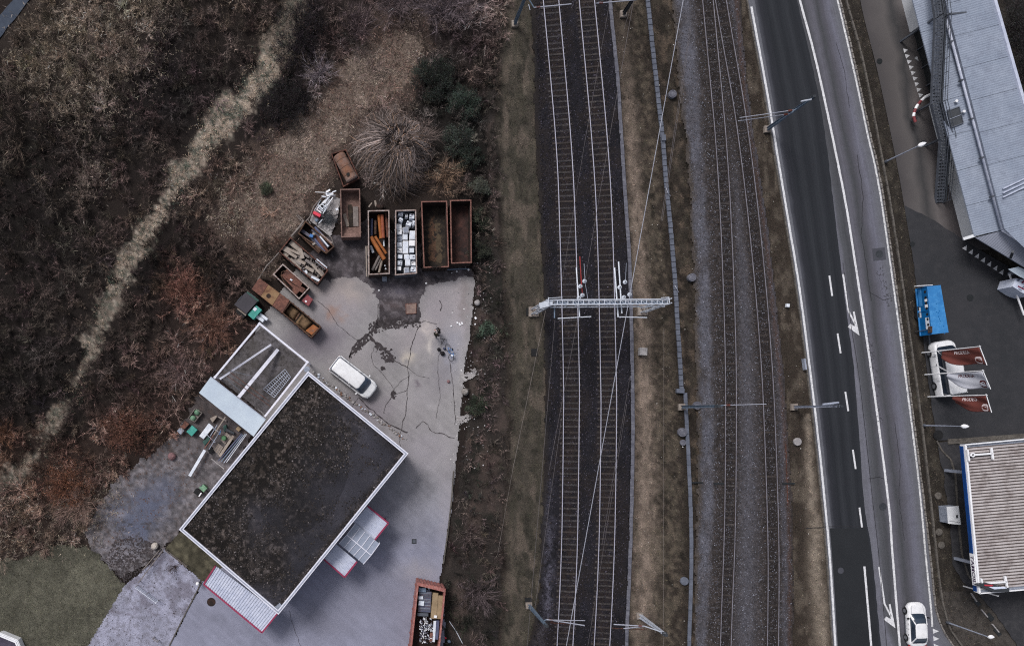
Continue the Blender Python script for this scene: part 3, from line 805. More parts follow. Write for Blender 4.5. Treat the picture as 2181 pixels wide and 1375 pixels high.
speckles('dark_gravel', [(250, 1140), (330, 1150), (352, 1172), (300, 1220), (262, 1240), (225, 1190)], 1300, (.03, .09), .012, 'crack_soil', 'dark flecks of bare soil in the lower gravel pad', 'gravel')
speckles('dark_gravel', [(350, 1172), (425, 1236), (325, 1440), (150, 1440), (262, 1255)], 800, (.02, .05), .016, 'dark_dirt', 'dark flecks in the pale gravel strip', 'gravel')

# ---------------------------------------------------------------- railways
TLL = [(1148, -70), (1155, 0), (1181.8, 300), (1190.6, 500), (1198, 800), (1198, 900), (1196.5, 1030), (1194.3, 1150), (1190, 1265), (1184.3, 1375), (1180, 1445)]
TLR = [(1181, -70), (1187.7, 0), (1213.9, 300), (1224, 500), (1231.6, 800), (1231.3, 900), (1230, 1030), (1227.8, 1150), (1223.5, 1265), (1217.8, 1375), (1213.5, 1445)]
TRL = [(1224, -70), (1231, 0), (1258.2, 300), (1269.8, 500), (1276.8, 800), (1277.5, 900), (1276, 1030), (1273.5, 1150), (1269, 1265), (1263, 1375), (1259, 1445)]
TRR = [(1256.5, -70), (1263.4, 0), (1291.2, 300), (1302.5, 500), (1310, 800), (1310.6, 900), (1309, 1030), (1306.5, 1150), (1302, 1265), (1296, 1375), (1292, 1445)]
attr_mat('painted_ballast', .55, 15.0, .95, 1.0)
def main_col(px, py):
 f = fbm(px / 14, py / 30, 4)[:, None]; c = np.array((33, 32, 37)) * (.65 + .7 * f)
 bl = vdist(BAL_L, py); e = px - bl
 c = blend(c, np.clip(1 - e / 16, 0, 1) * np.clip(f[:, 0] * 1.6, 0, 1), (46, 42, 40))
 c = blend(c, np.exp(-((e - np.interp(py, [900, 1100, 1445], [14, 16, 28]) - (f[:, 0] - .5) * 14) / np.interp(py, [900, 1100, 1445], [5, 9, 11])) ** 2) * np.interp(py, [900, 1050, 1200, 1445], [0, .5, .9, .9]) * np.clip((fbm(px / 5, py / 7, 3) - .2) * 1.9, 0, 1), (100, 98, 112))
 tk = np.exp(-((px - (vdist(TLL, py) + vdist(TLR, py)) / 2) / 22) ** 4) + np.exp(-((px - (vdist(TRL, py) + vdist(TRR, py)) / 2) / 22) ** 4)
 c = blend(c, tk * np.clip(fbm(px / 10, py / 24, 3) * 1.6 - .3, 0, .8), (50, 42, 40))
 return blend(c, np.clip((fbm(px / 40 + 5, py / 50, 3) - .5) * 4, 0, .5), (44, 38, 36))
strip_mask = lambda a, b, j: (lambda px, py: (px > vdist(a, py) + (fbm(px / 9, py / 9, 4) - .5) * j) & (px < vdist(b, py) + (fbm(px / 9 + 9, py / 9, 4) - .5) * j * .3))
painted('ballast_bed', 1100, -70, 1352, 1446, 3.2, strip_mask(BAL_L, [(x - 3, y) for x, y in TROUGH], 16), main_col, .13, MATS['painted_ballast'], 'dark ballast bed of the double track main line', 'ballast', lambda px, py: np.clip((px - vdist(BAL_L, py)) / 40 - .6, -.6, 0) * .15)
def narrow_col(px, py):
 j = (fbm(px / 12, py / 22, 4) - .5) * 2; f = fbm(px / 6, py / 6, 4)[:, None]
 c = np.array((56, 51, 50)) * (.62 + .75 * f)
 sl_, sr_, mr = vdist(SERV_L, py), vdist(SERV_R, py), vdist(MET_R, py)
 u = (px + j * 9 - sl_) / (sr_ - sl_)
 c = blend(c, np.exp(-((u - .42) / .40) ** 4) * np.clip(.55 + 1.2 * (fbm(px / 16, py / 40, 3) - .3), 0, .95), np.array((92, 92, 101)))
 c = blend(c, np.clip(.25 - np.abs(u + .1), 0, .25) * 3, (84, 77, 72))
 n1r, n2l, n2r = vdist(N1R, py), vdist(N2L, py), vdist(N2R, py)
 mid = (n1r + n2l) / 2 - np.interp(py, [700, 1000, 1445], [0, 4, 8]); wdt = np.maximum((n2l - n1r) * .34, 2)
 c = blend(c, np.exp(-((px + j * 5 - mid) / wdt) ** 2) * np.interp(py, [-70, 250, 420, 600, 1445], [0, 0, .55, .8, .85]), (82, 81, 88))
 c = blend(c, np.exp(-((px + j * 6 - n2r - 17) / 9) ** 2) * .6, (84, 84, 94))
 ink = np.exp(-((px - (vdist(N1L, py) + n1r) / 2) / 15) ** 4) + np.exp(-((px - (n2l + n2r) / 2) / 15) ** 4)
 c = blend(c, ink * .75, (42, 38, 38)); c = blend(c, np.exp(-((px - mr + 4 + j * 4) / 4) ** 2) * .6, (76, 56, 48))
 return c * (.8 + .4 * fbm(px / 4, py / 4, 2))[:, None]
surf('rail_steel', (190, 189, 204), (170, 169, 186), 2.0, None, rough=.42, metal=.3, speck=.05, speck_scale=6)
surf('rail_dull', (146, 143, 152), (118, 114, 122), 2.0, None, rough=.5, metal=.4, speck=.1, speck_scale=6)
surf('rail_side', (42, 38, 38), (52, 44, 42), 3.0, None, rough=.9)
surf('sleeper_concrete', (62, 59, 61), (40, 38, 42), 1.8, (88, 83, 82), 5, .6, .25, 10, .95)
surf('sleeper_brown', (62, 58, 58), (40, 38, 40), 1.8, (92, 85, 82), 5, .6, .3, 10, .95)
surf('sleeper_wood', (62, 55, 53), (46, 42, 42), 1.5, (78, 70, 66), 5, .5, .3, 8, .95)

def pathpts(pts, y0=-70, y1=1445, step=10):
 c = crom(pts, 10)
 ys = np.arange(y0, y1 + step, step)
 return np.interp(ys, [p[1] for p in c], [p[0] for p in c]), ys

def rail(parent, pts, z, head, side, y0=-70, y1=1445, hw=.035, name='rail'):
 xs, ys = pathpts(pts, y0, y1)
 w = [W(x, y) for x, y in zip(xs, ys)]
 prof = [(-.07, 0), (-.07, .03), (-.012, .05), (-.012, .12), (-hw, .13), (-hw, .165), (hw, .165), (hw, .13), (.012, .12), (.012, .05), (.07, .03), (.07, 0)]
 mb = MB(); n = len(prof); V = []
 for i, p in enumerate(w):
  d = w[min(i + 1, len(w) - 1)] - w[max(i - 1, 0)]; d.normalize(); s = Vector((d.y, -d.x, 0))
  V += [p + s * a + Vector((0, 0, z + b)) for a, b in prof]
 F = []; MI = []
 for i in range(len(w) - 1):
  for k in range(n):
   F.append((i * n + k, i * n + (k + 1) % n, (i + 1) * n + (k + 1) % n, (i + 1) * n + k))
   MI.append(0 if prof[k][1] >= .13 and prof[(k + 1) % n][1] >= .165 or k in (5, 6) else 1)
 mb.add(V, F); mb.mi = MI
 o = mb.build(name, [MATS[head], MATS[side]], parent)
 return o

def track(name, L, R, z, spacing, slen, swid, smat, head, label, zs=.0, y0=-70, y1=1440, skip=None):
 root = empty(name, (0, 0, 0), label, 'railway track', None, kind='structure')
 rail(root, L, z, head, 'rail_side'); rail(root, R, z, head, 'rail_side')
 xl, ys = pathpts(L, y0, y1, 2); xr, _ = pathpts(R, y0, y1, 2)
 mid = [((a + b) / 2, y) for a, b, y in zip(xl, xr, ys)]
 base = []
 mbs = MB()
 # a concrete sleeper: wider ends with a rail seat, lower middle
 hl = slen / 2
 P = []
 for x, zt, w_ in ((-hl, .02, .8), (-hl + .05, .07, 1), (-.95 * slen / 2.4, .075, 1), (-.3, .045, .85), (.3, .045, .85), (.95 * slen / 2.4, .075, 1), (hl - .05, .07, 1), (hl, .02, .8)):
  P += [(x, -swid / 2 * w_, -.08), (x, -swid / 2 * w_ * .8, zt), (x, swid / 2 * w_ * .8, zt), (x, swid / 2 * w_, -.08)]
 F = []
 for i in range(7):
  for k in range(4):
   F.append((i * 4 + k, i * 4 + (k + 1) % 4, i * 4 + 4 + (k + 1) % 4, i * 4 + 4 + k))
 F += [(3, 2, 1, 0), (28, 29, 30, 31)]
 mbs.add(P, F)
 cnt = 0; acc = 0; prev = W(*mid[0])
 for i in range(1, len(mid)):
  p = W(*mid[i]); acc += (p - prev).length; prev = p
  if acc >= spacing:
   acc -= spacing
   d = W(*mid[min(i + 1, len(mid) - 1)]) - W(*mid[i - 1])
   if len(base) < 4:
    o = mbs.build('sleeper', MATS[(smat, 'sleeper_wood', smat, 'sleeper_brown')[len(base)]], root, local=True); base.append(o)
   else:
    o = random.choice(base).copy(); C.objects.link(o)
   o.location = (p.x, p.y, z - .085 + zs + random.uniform(-.03, .02)); o.rotation_euler = (0, 0, math.atan2(d.y, d.x) + math.pi / 2 + random.uniform(-.012, .012))
   cnt += 1
 return root

track('railway_track', TLL, TLR, .20, .570, 2.05, .235, 'sleeper_concrete', 'rail_steel', 'left track of the double track main line, bright rails on concrete sleepers')
track('railway_track', TRL, TRR, .20, .570, 2.05, .235, 'sleeper_brown', 'rail_steel', 'right track of the double track main line, beside the cable trough')
N1L = [(1486, -70), (1493, 0), (1502.5, 100), (1512, 200), (1521, 300), (1530, 440), (1537.5, 620), (1541.8, 780), (1542, 930), (1540.7, 1075), (1538, 1180), (1534, 1290), (1529, 1445)]
N1R = [(1508, -70), (1515.5, 0), (1525, 100), (1534.5, 200), (1543.5, 300), (1552.5, 440), (1560.3, 620), (1564.7, 780), (1565, 930), (1563.6, 1075), (1561, 1180), (1556.6, 1290), (1551.5, 1445)]
N2L = [(1509, -70), (1520, 0), (1537, 100), (1555, 200), (1570, 300), (1587.5, 440), (1605.5, 620), (1618, 780), (1624, 900), (1629.7, 1060), (1632.5, 1200), (1631, 1375), (1630, 1445)]
N2R = [(1532, -70), (1543, 0), (1560, 100), (1577.5, 200), (1592.5, 300), (1610.2, 440), (1628.6, 620), (1641, 780), (1647.3, 900), (1653, 1060), (1655.6, 1200), (1654.5, 1375), (1653.5, 1445)]
painted('narrow_ballast_bed', 1415, -70, 1705, 1446, 3.2, strip_mask([(x - 6, y) for x, y in SERV_L], [(x + 5, y) for x, y in MET_R], 14), narrow_col, .10, MATS['painted_ballast'], 'brownish grey gravel bed of the narrow gauge tracks and their service path', 'ballast')
track('narrow_gauge_track', N1L, N1R, .16, .62, 1.65, .22, 'sleeper_brown', 'rail_dull', 'left narrow gauge track with dull rails, next to the service path')
track('narrow_gauge_track', N2L, N2R, .16, .62, 1.65, .22, 'sleeper_wood', 'rail_dull', 'right narrow gauge track with dull rails, nearest the road', zs=-.02)

def cover_run(name, pts, width, z, mat, label, cat, L=1.0, y0=-66, y1=1440, h=.10, ends=True, gap=.02):
 """a line of short cover slabs, each its own part"""
 root = empty(name, (0, 0, 0), label, cat)
 xs, ys = pathpts(pts, y0, y1, 2)
 w = [W(x, y) for x, y in zip(xs, ys)]
 acc = 0; start = w[0]; base = None
 for i in range(1, len(w)):
  acc += (w[i] - w[i - 1]).length
  if acc >= L:
   d = w[i] - start; c = (w[i] + start) / 2
   if base is None:
    mb = MB(); mb.box((0, 0, 0), L - gap, width, h)
    base = mb.build('cover_slab', MATS[mat], root, local=True); o = base
   else:
    o = base.copy(); C.objects.link(o)
   o.location = (c.x + random.uniform(-.012, .012), c.y, z + random.uniform(-.012, .012)); o.rotation_euler = (0, 0, math.atan2(d.y, d.x) + random.uniform(-.008, .008))
   start = w[i]; acc = 0
 return root
cover_run('cable_trough', TROUGH, .34, .02, 'concrete_cover', 'pale concrete cable trough along the right edge of the main line ballast', 'cable trough')
cover_run('cable_trough', CABLE, .38, .0, 'duct_cover', 'wide bluish cable trough through the brown strip, upper part', 'cable trough', L=.5, y1=834, h=.14, gap=.008)
cover_run('cable_trough', DUCT, .34, .0, 'duct_cover', 'narrow bluish cable trough beside the service path, lower part', 'cable trough', y0=836)

# ---------------------------------------------------------------- roads
strip('road', ROAD_L, [(x - 1, y) for x, y in KERB], .020, MATS['asphalt_old'], nu=10, label='grey asphalt road with white markings', cat='road')
strip('road_lane', [(x + 9, y) for x, y in LINE_L], SEAM, .026, MATS['asphalt_new'], nu=4, label='dark resurfaced left lane of the road', cat='road', jr=1.3, jl=1)
strip('road_patch', [(x + 5, y) for x, y in LINE_L], [(x - 4, y) for x, y in SEAM], .031, MATS['asphalt_patch'], 1124, 1445, 10, 3, label='darkest asphalt patch at the lower end of the left lane', cat='road')
strip('access_lane', LANE_L + [(2000, 1000), (2040, 1445)], [(2020, -70), (2050, 100), (2080, 440), (2100, 520), (2150, 600), (2200, 1000), (2240, 1445)], .004, MATS['asphalt_lane'], -70, 520, 14, 10, label='brownish access lane in front of the warehouse', cat='road')
sheet('parking_asphalt', [(1926, 437), (1990, 470), (2060, 515), (2300, 660), (2300, 920), (2190, 926), (1996, 938), (1985, 868), (1972, 774), (1963, 690), (1951, 602), (1943, 542)], .010, MATS['asphalt_parking'], 2, 10, 'dark asphalt parking area with flags, van and trailer', 'parking area')
sheet('station_asphalt', [(1996, 941), (2190, 929), (2300, 925), (2300, 1445), (2170, 1445), (2165, 1370), (2096, 1275), (2050, 1240), (2030, 1200), (2022, 1100), (2008, 1000)], .002, MATS['asphalt_station'], 4, 8, 'dark asphalt of the filling station forecourt', 'forecourt')

def marks(name, quads, z=.036, label='', mat='road_paint', cat='road marking'):
 mb = MB()
 for q in quads:
  w = [W(*p) for p in q]
  ar = sum(w[i].x * w[(i + 1) % len(w)].y - w[(i + 1) % len(w)].x * w[i].y for i in range(len(w)))
  if ar < 0: w.reverse()
  mb.add([(p.x, p.y, z) for p in w], [tuple(range(len(w)))])
 return tag(mb.build(name, MATS[mat]), label, cat, None, 'structure')
def mline(name, pts, width, y0, y1, label, mat='road_paint', z=.036):
 xs, ys = pathpts(pts, y0, y1, 6)
 V, F = line_strip(list(zip(xs, ys)), width, z)
 rr = np.random.default_rng(int(abs(y0) + width * 1000))
 V = [(v[0] + rr.uniform(-.012, .012), v[1], v[2]) for v in V]
 mb = MB(); mb.add(V, F)
 return tag(mb.build(name, MATS[mat]), label, 'road marking', None, 'structure')
mline('edge_line', LINE_L, .20, 15, 1445, 'long white edge line on the railway side of the road')
mline('centre_line', LINE_C, .21, -70, 1445, 'long white line in the middle of the road')
mline('edge_line', LINE_R, .17, -70, 1330, 'long white edge line on the kerb side of the road', 'road_paint_worn')
mline('asphalt_joint', [(1795, 560), (1812, 690), (1829, 800), (1847, 960), (1860, 1080), (1873, 1200), (1888, 1375), (1894, 1445)], .05, 560, 1445, 'thin dark joint in the old asphalt beside the dark lane', 'steel_joint')
mline('lane_line', [(1840.5, 1205), (1848, 1290), (1855, 1375), (1860, 1445)], .2, 1205, 1445, 'solid white lane line at the lower end of the left lane')
for a, b, lb in [((1766, 587), (1772, 630), 'white lane dash beside the shaft of the upper arrow'), ((1783.5, 710), (1790, 752), 'white lane dash below the upper arrow'), ((1800, 834), (1806.3, 875), 'white lane dash beside the mast that leans over the road'),
     ((1816, 957), (1822, 998), 'white lane dash, third from the top'), ((1830, 1080), (1835.5, 1122), 'white lane dash just above the darkest asphalt patch')]:
 V, F = line_strip([a, b], .17, .036); mb = MB(); mb.add(V, F); tag(mb.build('lane_dash', MATS['road_paint']), lb, 'road marking', 'dashes between the lanes', 'structure')
for pts, w, lb in (([(1850, 1018), (1872, 1016), (1890, 1020)], .05, 'short cross crack in the old asphalt above the round cover'), ([(1826, 330), (1838, 420), (1834, 500), (1848, 590), (1856, 640)], .05, 'wavy crack along the old asphalt beside the centre line'), ([(1850, 620), (1880, 640), (1900, 634)], .04, 'thin cross crack in the old asphalt near the kerb'), ([(1905, 900), (1918, 990), (1914, 1060), (1926, 1150)], .04, 'long thin crack in the lower old asphalt'), ([(1780, 90), (1800, 160), (1808, 230)], .04, 'thin crack in the upper old asphalt'), ([(1716, 1124), (1810, 1119), (1848, 1122)], .05, 'straight joint at the top of the darkest asphalt patch')):
 V, F = line_strip(subdiv_px(pts, 4, 2.0, seed=pts[0][0] * .01, closed=False), w, .0345); mb = MB(); mb.add(V, F); tag(mb.build('road_crack', MATS['steel_joint']), lb, 'crack', None, 'structure')
speckles('oil_stain', [(1836, 700), (1850, 690), (1868, 800), (1880, 900), (1866, 905), (1850, 800)], 260, (.02, .10), .0335, 'asphalt_patch2', 'dark oil drips along the middle of the kerb side lane')
speckles('oil_stain', [(1880, 560), (1900, 640), (1890, 660), (1866, 580)], 120, (.02, .09), .0335, 'asphalt_patch2', 'dark oil drips below the square manhole')
def arrow(f, lb):
 mb_q = [[f(641, 165), f(668, 162), f(748, 700), f(770, 745), f(742, 745), f(722, 705)], [f(742, 743), f(770, 743), f(838, 880), f(822, 900)],
   [f(895, 1062), f(724, 935), f(760, 890), f(825, 928)], [f(895, 1062), f(825, 928), f(822, 872), f(798, 712), f(822, 708), f(858, 880)]]
 marks('road_arrow', mb_q, .036, lb)
arrow(lambda x, y: (1700 + x / 6.875, 560 + y / 6.875), 'white bent lane arrow in the upper half of the road')
arrow(lambda x, y: (1700 + x / 6.875 + 76.5, 560 + y / 6.875 + 622), 'white bent lane arrow at the bottom of the road')
marks('yield_mark', [[(1986, 1337), (1999, 1343), (1987, 1348)], [(1987, 1353), (2000, 1359), (1988, 1364)], [(1988, 1369), (2001, 1375), (1989, 1380)]], .036, 'row of white yield triangles at the side road mouth')
ORD = ('first', 'second', 'third', 'fourth', 'fifth', 'sixth', 'seventh', 'eighth', 'ninth', 'tenth', 'eleventh', 'twelfth', '13th', '14th', '15th', '16th', '17th', '18th', '19th', '20th', '21st', '22nd', '23rd', '24th', '25th', '26th', '27th', '28th', '29th', '30th')
for i in range(9):
 x = 1923 + 4.05 * i; y = 104 + 11.9 * i
 marks('yield_mark', [[(x, y), (x + 11, y + 2.2), (x + 2.6, y + 9.4)]], .024, ORD[i] + ' triangle from the top in the white row by the loading doors').__setitem__('group', 'nine triangles by the loading doors')
for i in range(7):
 x = 2049 + 13.0 * i; y = 529 + 8.6 * i
 marks('yield_mark', [[(x, y), (x + 10, y - 7), (x + 8.6, y + 5)]], .026, ORD[i] + ' triangle from the left in the white row along the warehouse gate').__setitem__('group', 'triangles along the warehouse gate')

def stone_run(name, pts, width, z, mat, label, L, y0, y1, h):
 root = empty(name, (0, 0, 0), label, 'kerb', None, kind='structure')
 xs, ys = pathpts(pts, y0, y1, 2); w = [W(x, y) for x, y in zip(xs, ys)]
 acc = 0; start = w[0]; base = None
 for i in range(1, len(w)):
  acc += (w[i] - w[i - 1]).length
  if acc >= L:
   d = w[i] - start; c = (w[i] + start) / 2
   if base is None:
    mb = MB(); mb.box((0, 0, 0), L - .015, width, h); base = mb.build('kerb_stone', MATS[mat], root, local=True); o = base
   else:
    o = base.copy(); C.objects.link(o)
   o.location = (c.x + random.uniform(-.015, .015), c.y, z + random.uniform(-.01, .01)); o.rotation_euler = (0, 0, math.atan2(d.y, d.x) + random.uniform(-.015, .015)); o.scale = (1, random.uniform(.85, 1.15), 1)
   start = w[i]; acc = 0
 return root
stone_run('kerb', KERB, .13, -.02, 'kerb_granite', 'pale rough kerb along the right side of the road', .5, -66, 1440, .14)
stone_run('kerb', EDGING, .15, -.06, 'edging_stone', 'thin stone edging through the dark verge right of the road', 1.0, -66, 1440, .17)
stone_run('kerb', [(x - 7, y) for x, y in LINE_L], .12, -.06, 'edging_stone', 'thin stone edging between railway verge and road', 1.0, -66, 1440, .15)
def hkerb(pts, label, width=.3, h=.12, mat='edging_stone', z=0.0):
 root = empty('kerb', (0, 0, 0), label, 'kerb', None, kind='structure')
 for i in range(len(pts) - 1):
  a, b = W(*pts[i]), W(*pts[i + 1]); L = (b - a).length; n = max(1, round(L / 1.0))
  for k in range(n):
   p = a.lerp(b, (k + .01) / n); q = a.lerp(b, (k + .985) / n)
   mb = MB(); mb.beam(p + Vector((0, 0, z + h / 2)), q + Vector((0, 0, z + h / 2)), width, h); mb.build('kerb_stone', MATS[mat], root)
 return root
hkerb([(2018, 940), (2080, 936), (2181, 928), (2300, 921)], 'wide pale kerb between parking area and filling station', .5)
hkerb([(1994, 938), (2006, 960), (2024, 978), (2034, 1010), (2040, 1100), (2048, 1180), (2062, 1225), (2080, 1250)], 'curved thin kerb in front of the filling station canopy', .13, .1, 'edging_stone')
hkerb([(966, 1002), (962, 1060), (954, 1130), (944, 1200)], 'thin kerb between the yard and the scrub slope', .12, .1, 'edging_stone')
hkerb([(430, 1237), (380, 1335), (330, 1436)], 'dark edged kerb between the yard and the pale gravel', .10, .08, 'edging_stone')
# ================================================================ vegetation (real twigs and blades, one triangle each)
attr_mat('twig', 0.0, rough=.95)
attr_mat('blade', 0.0, rough=.95)

def spikes(base, dirs, length, width, col, flat=.75):
 """thin triangles from base along dirs; returns verts, tris, colours"""
 n = len(base)
 d = dirs / (np.linalg.norm(dirs, axis=1, keepdims=True) + 1e-9)
 rnd = rng.normal(size=(n, 3)) * .5; rnd[:, 2] += flat
 s = np.cross(d, rnd); s /= (np.linalg.norm(s, axis=1, keepdims=True) + 1e-9)
 w = (width / 2)[:, None]
 V = np.empty((n, 3, 3), np.float32)
 V[:, 0] = base - s * w; V[:, 1] = base + s * w; V[:, 2] = base + d * length[:, None]
 T = np.arange(n * 3).reshape(n, 3)
 Cc = np.repeat(col, 3, axis=0)
 return V.reshape(-1, 3), T, Cc

def px2w(px, py):
 return np.stack([(px - NX) / S, -(py - NY) / S], -1)

def jcol(c, n, v=.16, h=.04):
 """colour jitter in sRGB"""
 c = np.broadcast_to(np.asarray(c, float), (n, 3))
 k = 1 + rng.normal(size=(n, 1)) * v
 return lin_np(np.clip(c * k + rng.normal(size=(n, 3)) * h * 60, 3, 250))

def shrub_arrays(cx, cy, R, Hh, col, stems, twigs, z0=-.08, spread=.55, tl=(.18, .6), tw=(.014, .030), sw=.035):
 """bare shrubs: stems fan out of the ground, twigs fork off them (all arrays, world metres)"""
 n = len(cx)
 az = rng.random((n, stems)) * 2 * np.pi
 rr = R[:, None] * np.sqrt(rng.random((n, stems))) * (.55 + .6 * rng.random((n, stems)))
 tip = np.stack([cx[:, None] + rr * np.cos(az), cy[:, None] + rr * np.sin(az), z0 + Hh[:, None] * (.55 + .45 * rng.random((n, stems))) * np.sqrt(np.clip(1.15 - (rr / (R[:, None] * 1.2)) ** 2, .1, 1))], -1)
 root = np.stack([cx[:, None] + .12 * R[:, None] * rng.normal(size=(n, stems)), cy[:, None] + .12 * R[:, None] * rng.normal(size=(n, stems)), np.full((n, stems), z0)], -1)
 sd = tip - root
 B = [root.reshape(-1, 3)]; D = [sd.reshape(-1, 3)]; L = [np.linalg.norm(sd, axis=-1).ravel()]; Wd = [np.full(n * stems, sw) * (.6 + .8 * rng.random(n * stems))]
 cc = np.repeat(col, stems, axis=0); CO = [cc * (.75 + .3 * rng.random((len(cc), 1)))]
 k = rng.integers(0, stems, (n, twigs)); t = .2 + .8 * rng.random((n, twigs)) ** .7
 ii = np.arange(n)[:, None]
 b = root[ii, k] + sd[ii, k] * t[..., None]
 dr = sd[ii, k] / (np.linalg.norm(sd[ii, k], axis=-1, keepdims=True) + 1e-6) + rng.normal(size=(n, twigs, 3)) * spread
 ln = (tl[0] + (tl[1] - tl[0]) * rng.random((n, twigs)) ** 1.5) * (.6 + .5 * R[:, None])
 B.append(b.reshape(-1, 3)); D.append(dr.reshape(-1, 3)); L.append(ln.ravel())
 Wd.append((tw[0] + (tw[1] - tw[0]) * rng.random(n * twigs) ** 2))
 cc = np.repeat(col, twigs, axis=0); CO.append(cc * np.exp(.30 * rng.normal(size=(len(cc), 1))))
 return np.concatenate(B), np.concatenate(D), np.concatenate(L), np.concatenate(Wd), lin_np(np.clip(np.concatenate(CO), 3, 240))

def grid_pts(x0, y0, x1, y1, step, jit=.5):
 a, b = np.meshgrid(np.arange(x0, x1, step), np.arange(y0, y1, step), indexing='ij')
 a = a.ravel(); b = b.ravel()
 return a + (rng.random(len(a)) - .5) * step * 2 * jit, b + (rng.random(len(a)) - .5) * step * 2 * jit

def path_d(px, py):
 d, t = dist_line(PATH, px, py)
 return d - np.interp(t, range(len(PATHW)), PATHW)

# --- the thicket: bare brambles and bushes that read as one mass
gx, gy = grid_pts(-70, -70, 1095, 1210, 24, .55)
jx = (fbm(gx / 30, gy / 30, 3) - .5) * 40
keep = inside(THICK, gx + jx, gy + jx * .6)
pd = path_d(gx + jx * .6, gy)
keep &= pd > rng.normal(size=len(pd)) * 6 + 1
md = inside(MEADOW, gx + jx * .8, gy + jx * .5)
keep &= ~(md & (rng.random(len(gx)) < .9))
keep &= ~(inside(MEADOW_WIDE, gx + jx, gy + jx) & (rng.random(len(gx)) < .45))
keep &= ~(inside([(-80, 190), (150, -80), (10, -80), (-80, 20)], gx, gy))
keep &= ~(np.hypot(gx - 845, gy - 312) < 62)
keep &= ~((np.hypot(gx - 735, gy - 360) < 45) | inside([(640, 400), (770, 390), (1005, 420), (1005, 590), (630, 540)], gx, gy))
keep &= (rng.random(len(gx)) < np.clip(.45 + 1.5 * fbm(gx / 55 + 3, gy / 55, 3) - .1, 0, 1))
gx, gy = gx[keep], gy[keep]
n = len(gx)
col = veg_col(gx, gy)
lum = col.mean(-1)
col = col.mean(-1, keepdims=True) + (col - col.mean(-1, keepdims=True)) * .8
col = np.clip(col * np.exp(.44 + .20 * rng.normal(size=(n, 1))) * (.62 + .76 * fbm(gx / 32 + 4, gy / 32, 3))[:, None], 12, 200) + rng.normal(size=(n, 3)) * 1.5
w = px2w(gx, gy)
R = .55 + .75 * rng.random(n); big = rng.random(n) < .05; R = np.where(big, 1.5 + .8 * rng.random(n), R); col = np.where(big[:, None], col * 1.18 + 6, col); Hh = (.5 + 1.5 * rng.random(n)) * np.clip(fbm(gx / 60, gy / 60, 3) * 1.7, .5, 1.4)
a = shrub_arrays(w[:, 0], w[:, 1], R, Hh, col, 10, 330, tw=(.014, .036), sw=.026)
V, T, Cc = spikes(*a)
tag(np_mesh('dry_thicket', V, T, MATS['twig'], Cc), 'bare brown thicket of brambles and bushes covering the upper left', 'thicket', None, 'stuff')

# --- hedge slope between yard and railway: low brushwood
gx, gy = grid_pts(930, -70, 1125, 1450, 17, .55)
jx = (fbm(gx / 20, gy / 20, 3) - .5) * 26
keep = inside(HEDGE, gx + jx, gy) & (rng.random(len(gx)) < .85)
gx, gy = gx[keep], gy[keep]; n = len(gx)
base = np.array((70, 60, 57))
c = np.broadcast_to(base, (n, 3)).copy()
f = fbm(gx / 35, gy / 60, 3)[:, None]
c = np.where(f > .55, np.array((88, 74, 72)), c); c = np.where(f < .42, np.array((52, 50, 45)), c)
c = c * (1 + .16 * rng.normal(size=(n, 1))) + rng.normal(size=(n, 3)) * 2.5
w = px2w(gx, gy)
R = .4 + .5 * rng.random(n); Hh = .35 + .9 * rng.random(n)
c = c.mean(-1, keepdims=True) + (c - c.mean(-1, keepdims=True)) * .75
a = shrub_arrays(w[:, 0], w[:, 1], R, Hh, c * 1.06, 8, 110, tw=(.016, .042))
V, T, Cc = spikes(*a)
tag(np_mesh('hedge_brushwood', V, T, MATS['twig'], Cc), 'low bare brushwood on the slope between yard and railway', 'brushwood', None, 'stuff')

# --- grass: short blades wherever the ground is grassy
def grass(name, x0, y0, x1, y1, dens, accept, colf, length, width, up, label, cat='grass', z=-.05):
 area = (x1 - x0) * (y1 - y0) / S / S
 n = int(area * dens)
 px = x0 + (x1 - x0) * rng.random(n); py = y0 + (y1 - y0) * rng.random(n)
 k = rng.random(n) < accept(px, py)
 px, py = px[k], py[k]; n = len(px)
 w = px2w(px, py)
 B = np.concatenate([w, np.full((n, 1), z)], 1)
 D = rng.normal(size=(n, 3)); D[:, 2] = up + .3 * rng.random(n)
 L = length[0] + (length[1] - length[0]) * rng.random(n); Wd = width[0] + (width[1] - width[0]) * rng.random(n)
 c = colf(px, py)
 c = lin_np(np.clip(c * (1 + .22 * rng.normal(size=(n, 1))) + rng.normal(size=(n, 3)) * 3, 4, 230))
 V, T, Cc = spikes(B, D, L, Wd, c, flat=.9)
 return tag(np_mesh(name, V, T, MATS['blade'], Cc), label, cat, None, 'stuff')

def acc_path(px, py):
 j = (fbm(px / 10, py / 10, 4) - .5) * 60 + (fbm(px / 60 + 3, py / 60, 3) - .5) * 60
 return np.clip(.42 - (path_d(px + j, py + j * .5)) / 16, 0, 1) * np.clip(fbm(px / 8 + 2, py / 8, 3) * 2.2 - .35, .12, 1)
grass('dry_path_grass', -70, -70, 700, 1110, 190, acc_path, lambda x, y: np.where((fbm(x / 9 + 5, y / 9, 4) > .56)[:, None], np.array((88, 96, 85)), np.array((182, 162, 144))) * (.7 + .6 * fbm(x / 4, y / 4, 2))[:, None] * np.interp(y, [0, 60, 130, 600, 760, 1100], [.6, .7, 1, .92, .74, .68])[:, None],
  (.06, .24), (.025, .06), .8, 'pale straw grass along the diagonal trodden path')
def acc_md(px, py):
 j = (fbm(px / 16, py / 16, 4) - .5) * 70
 return np.maximum(inside(MEADOW, px + j, py + j * .7) * 1.0, inside(MEADOW_WIDE, px + j, py - j * .7) * .4) * np.clip(fbm(px / 9, py / 9, 3) * 1.7, 0, 1)
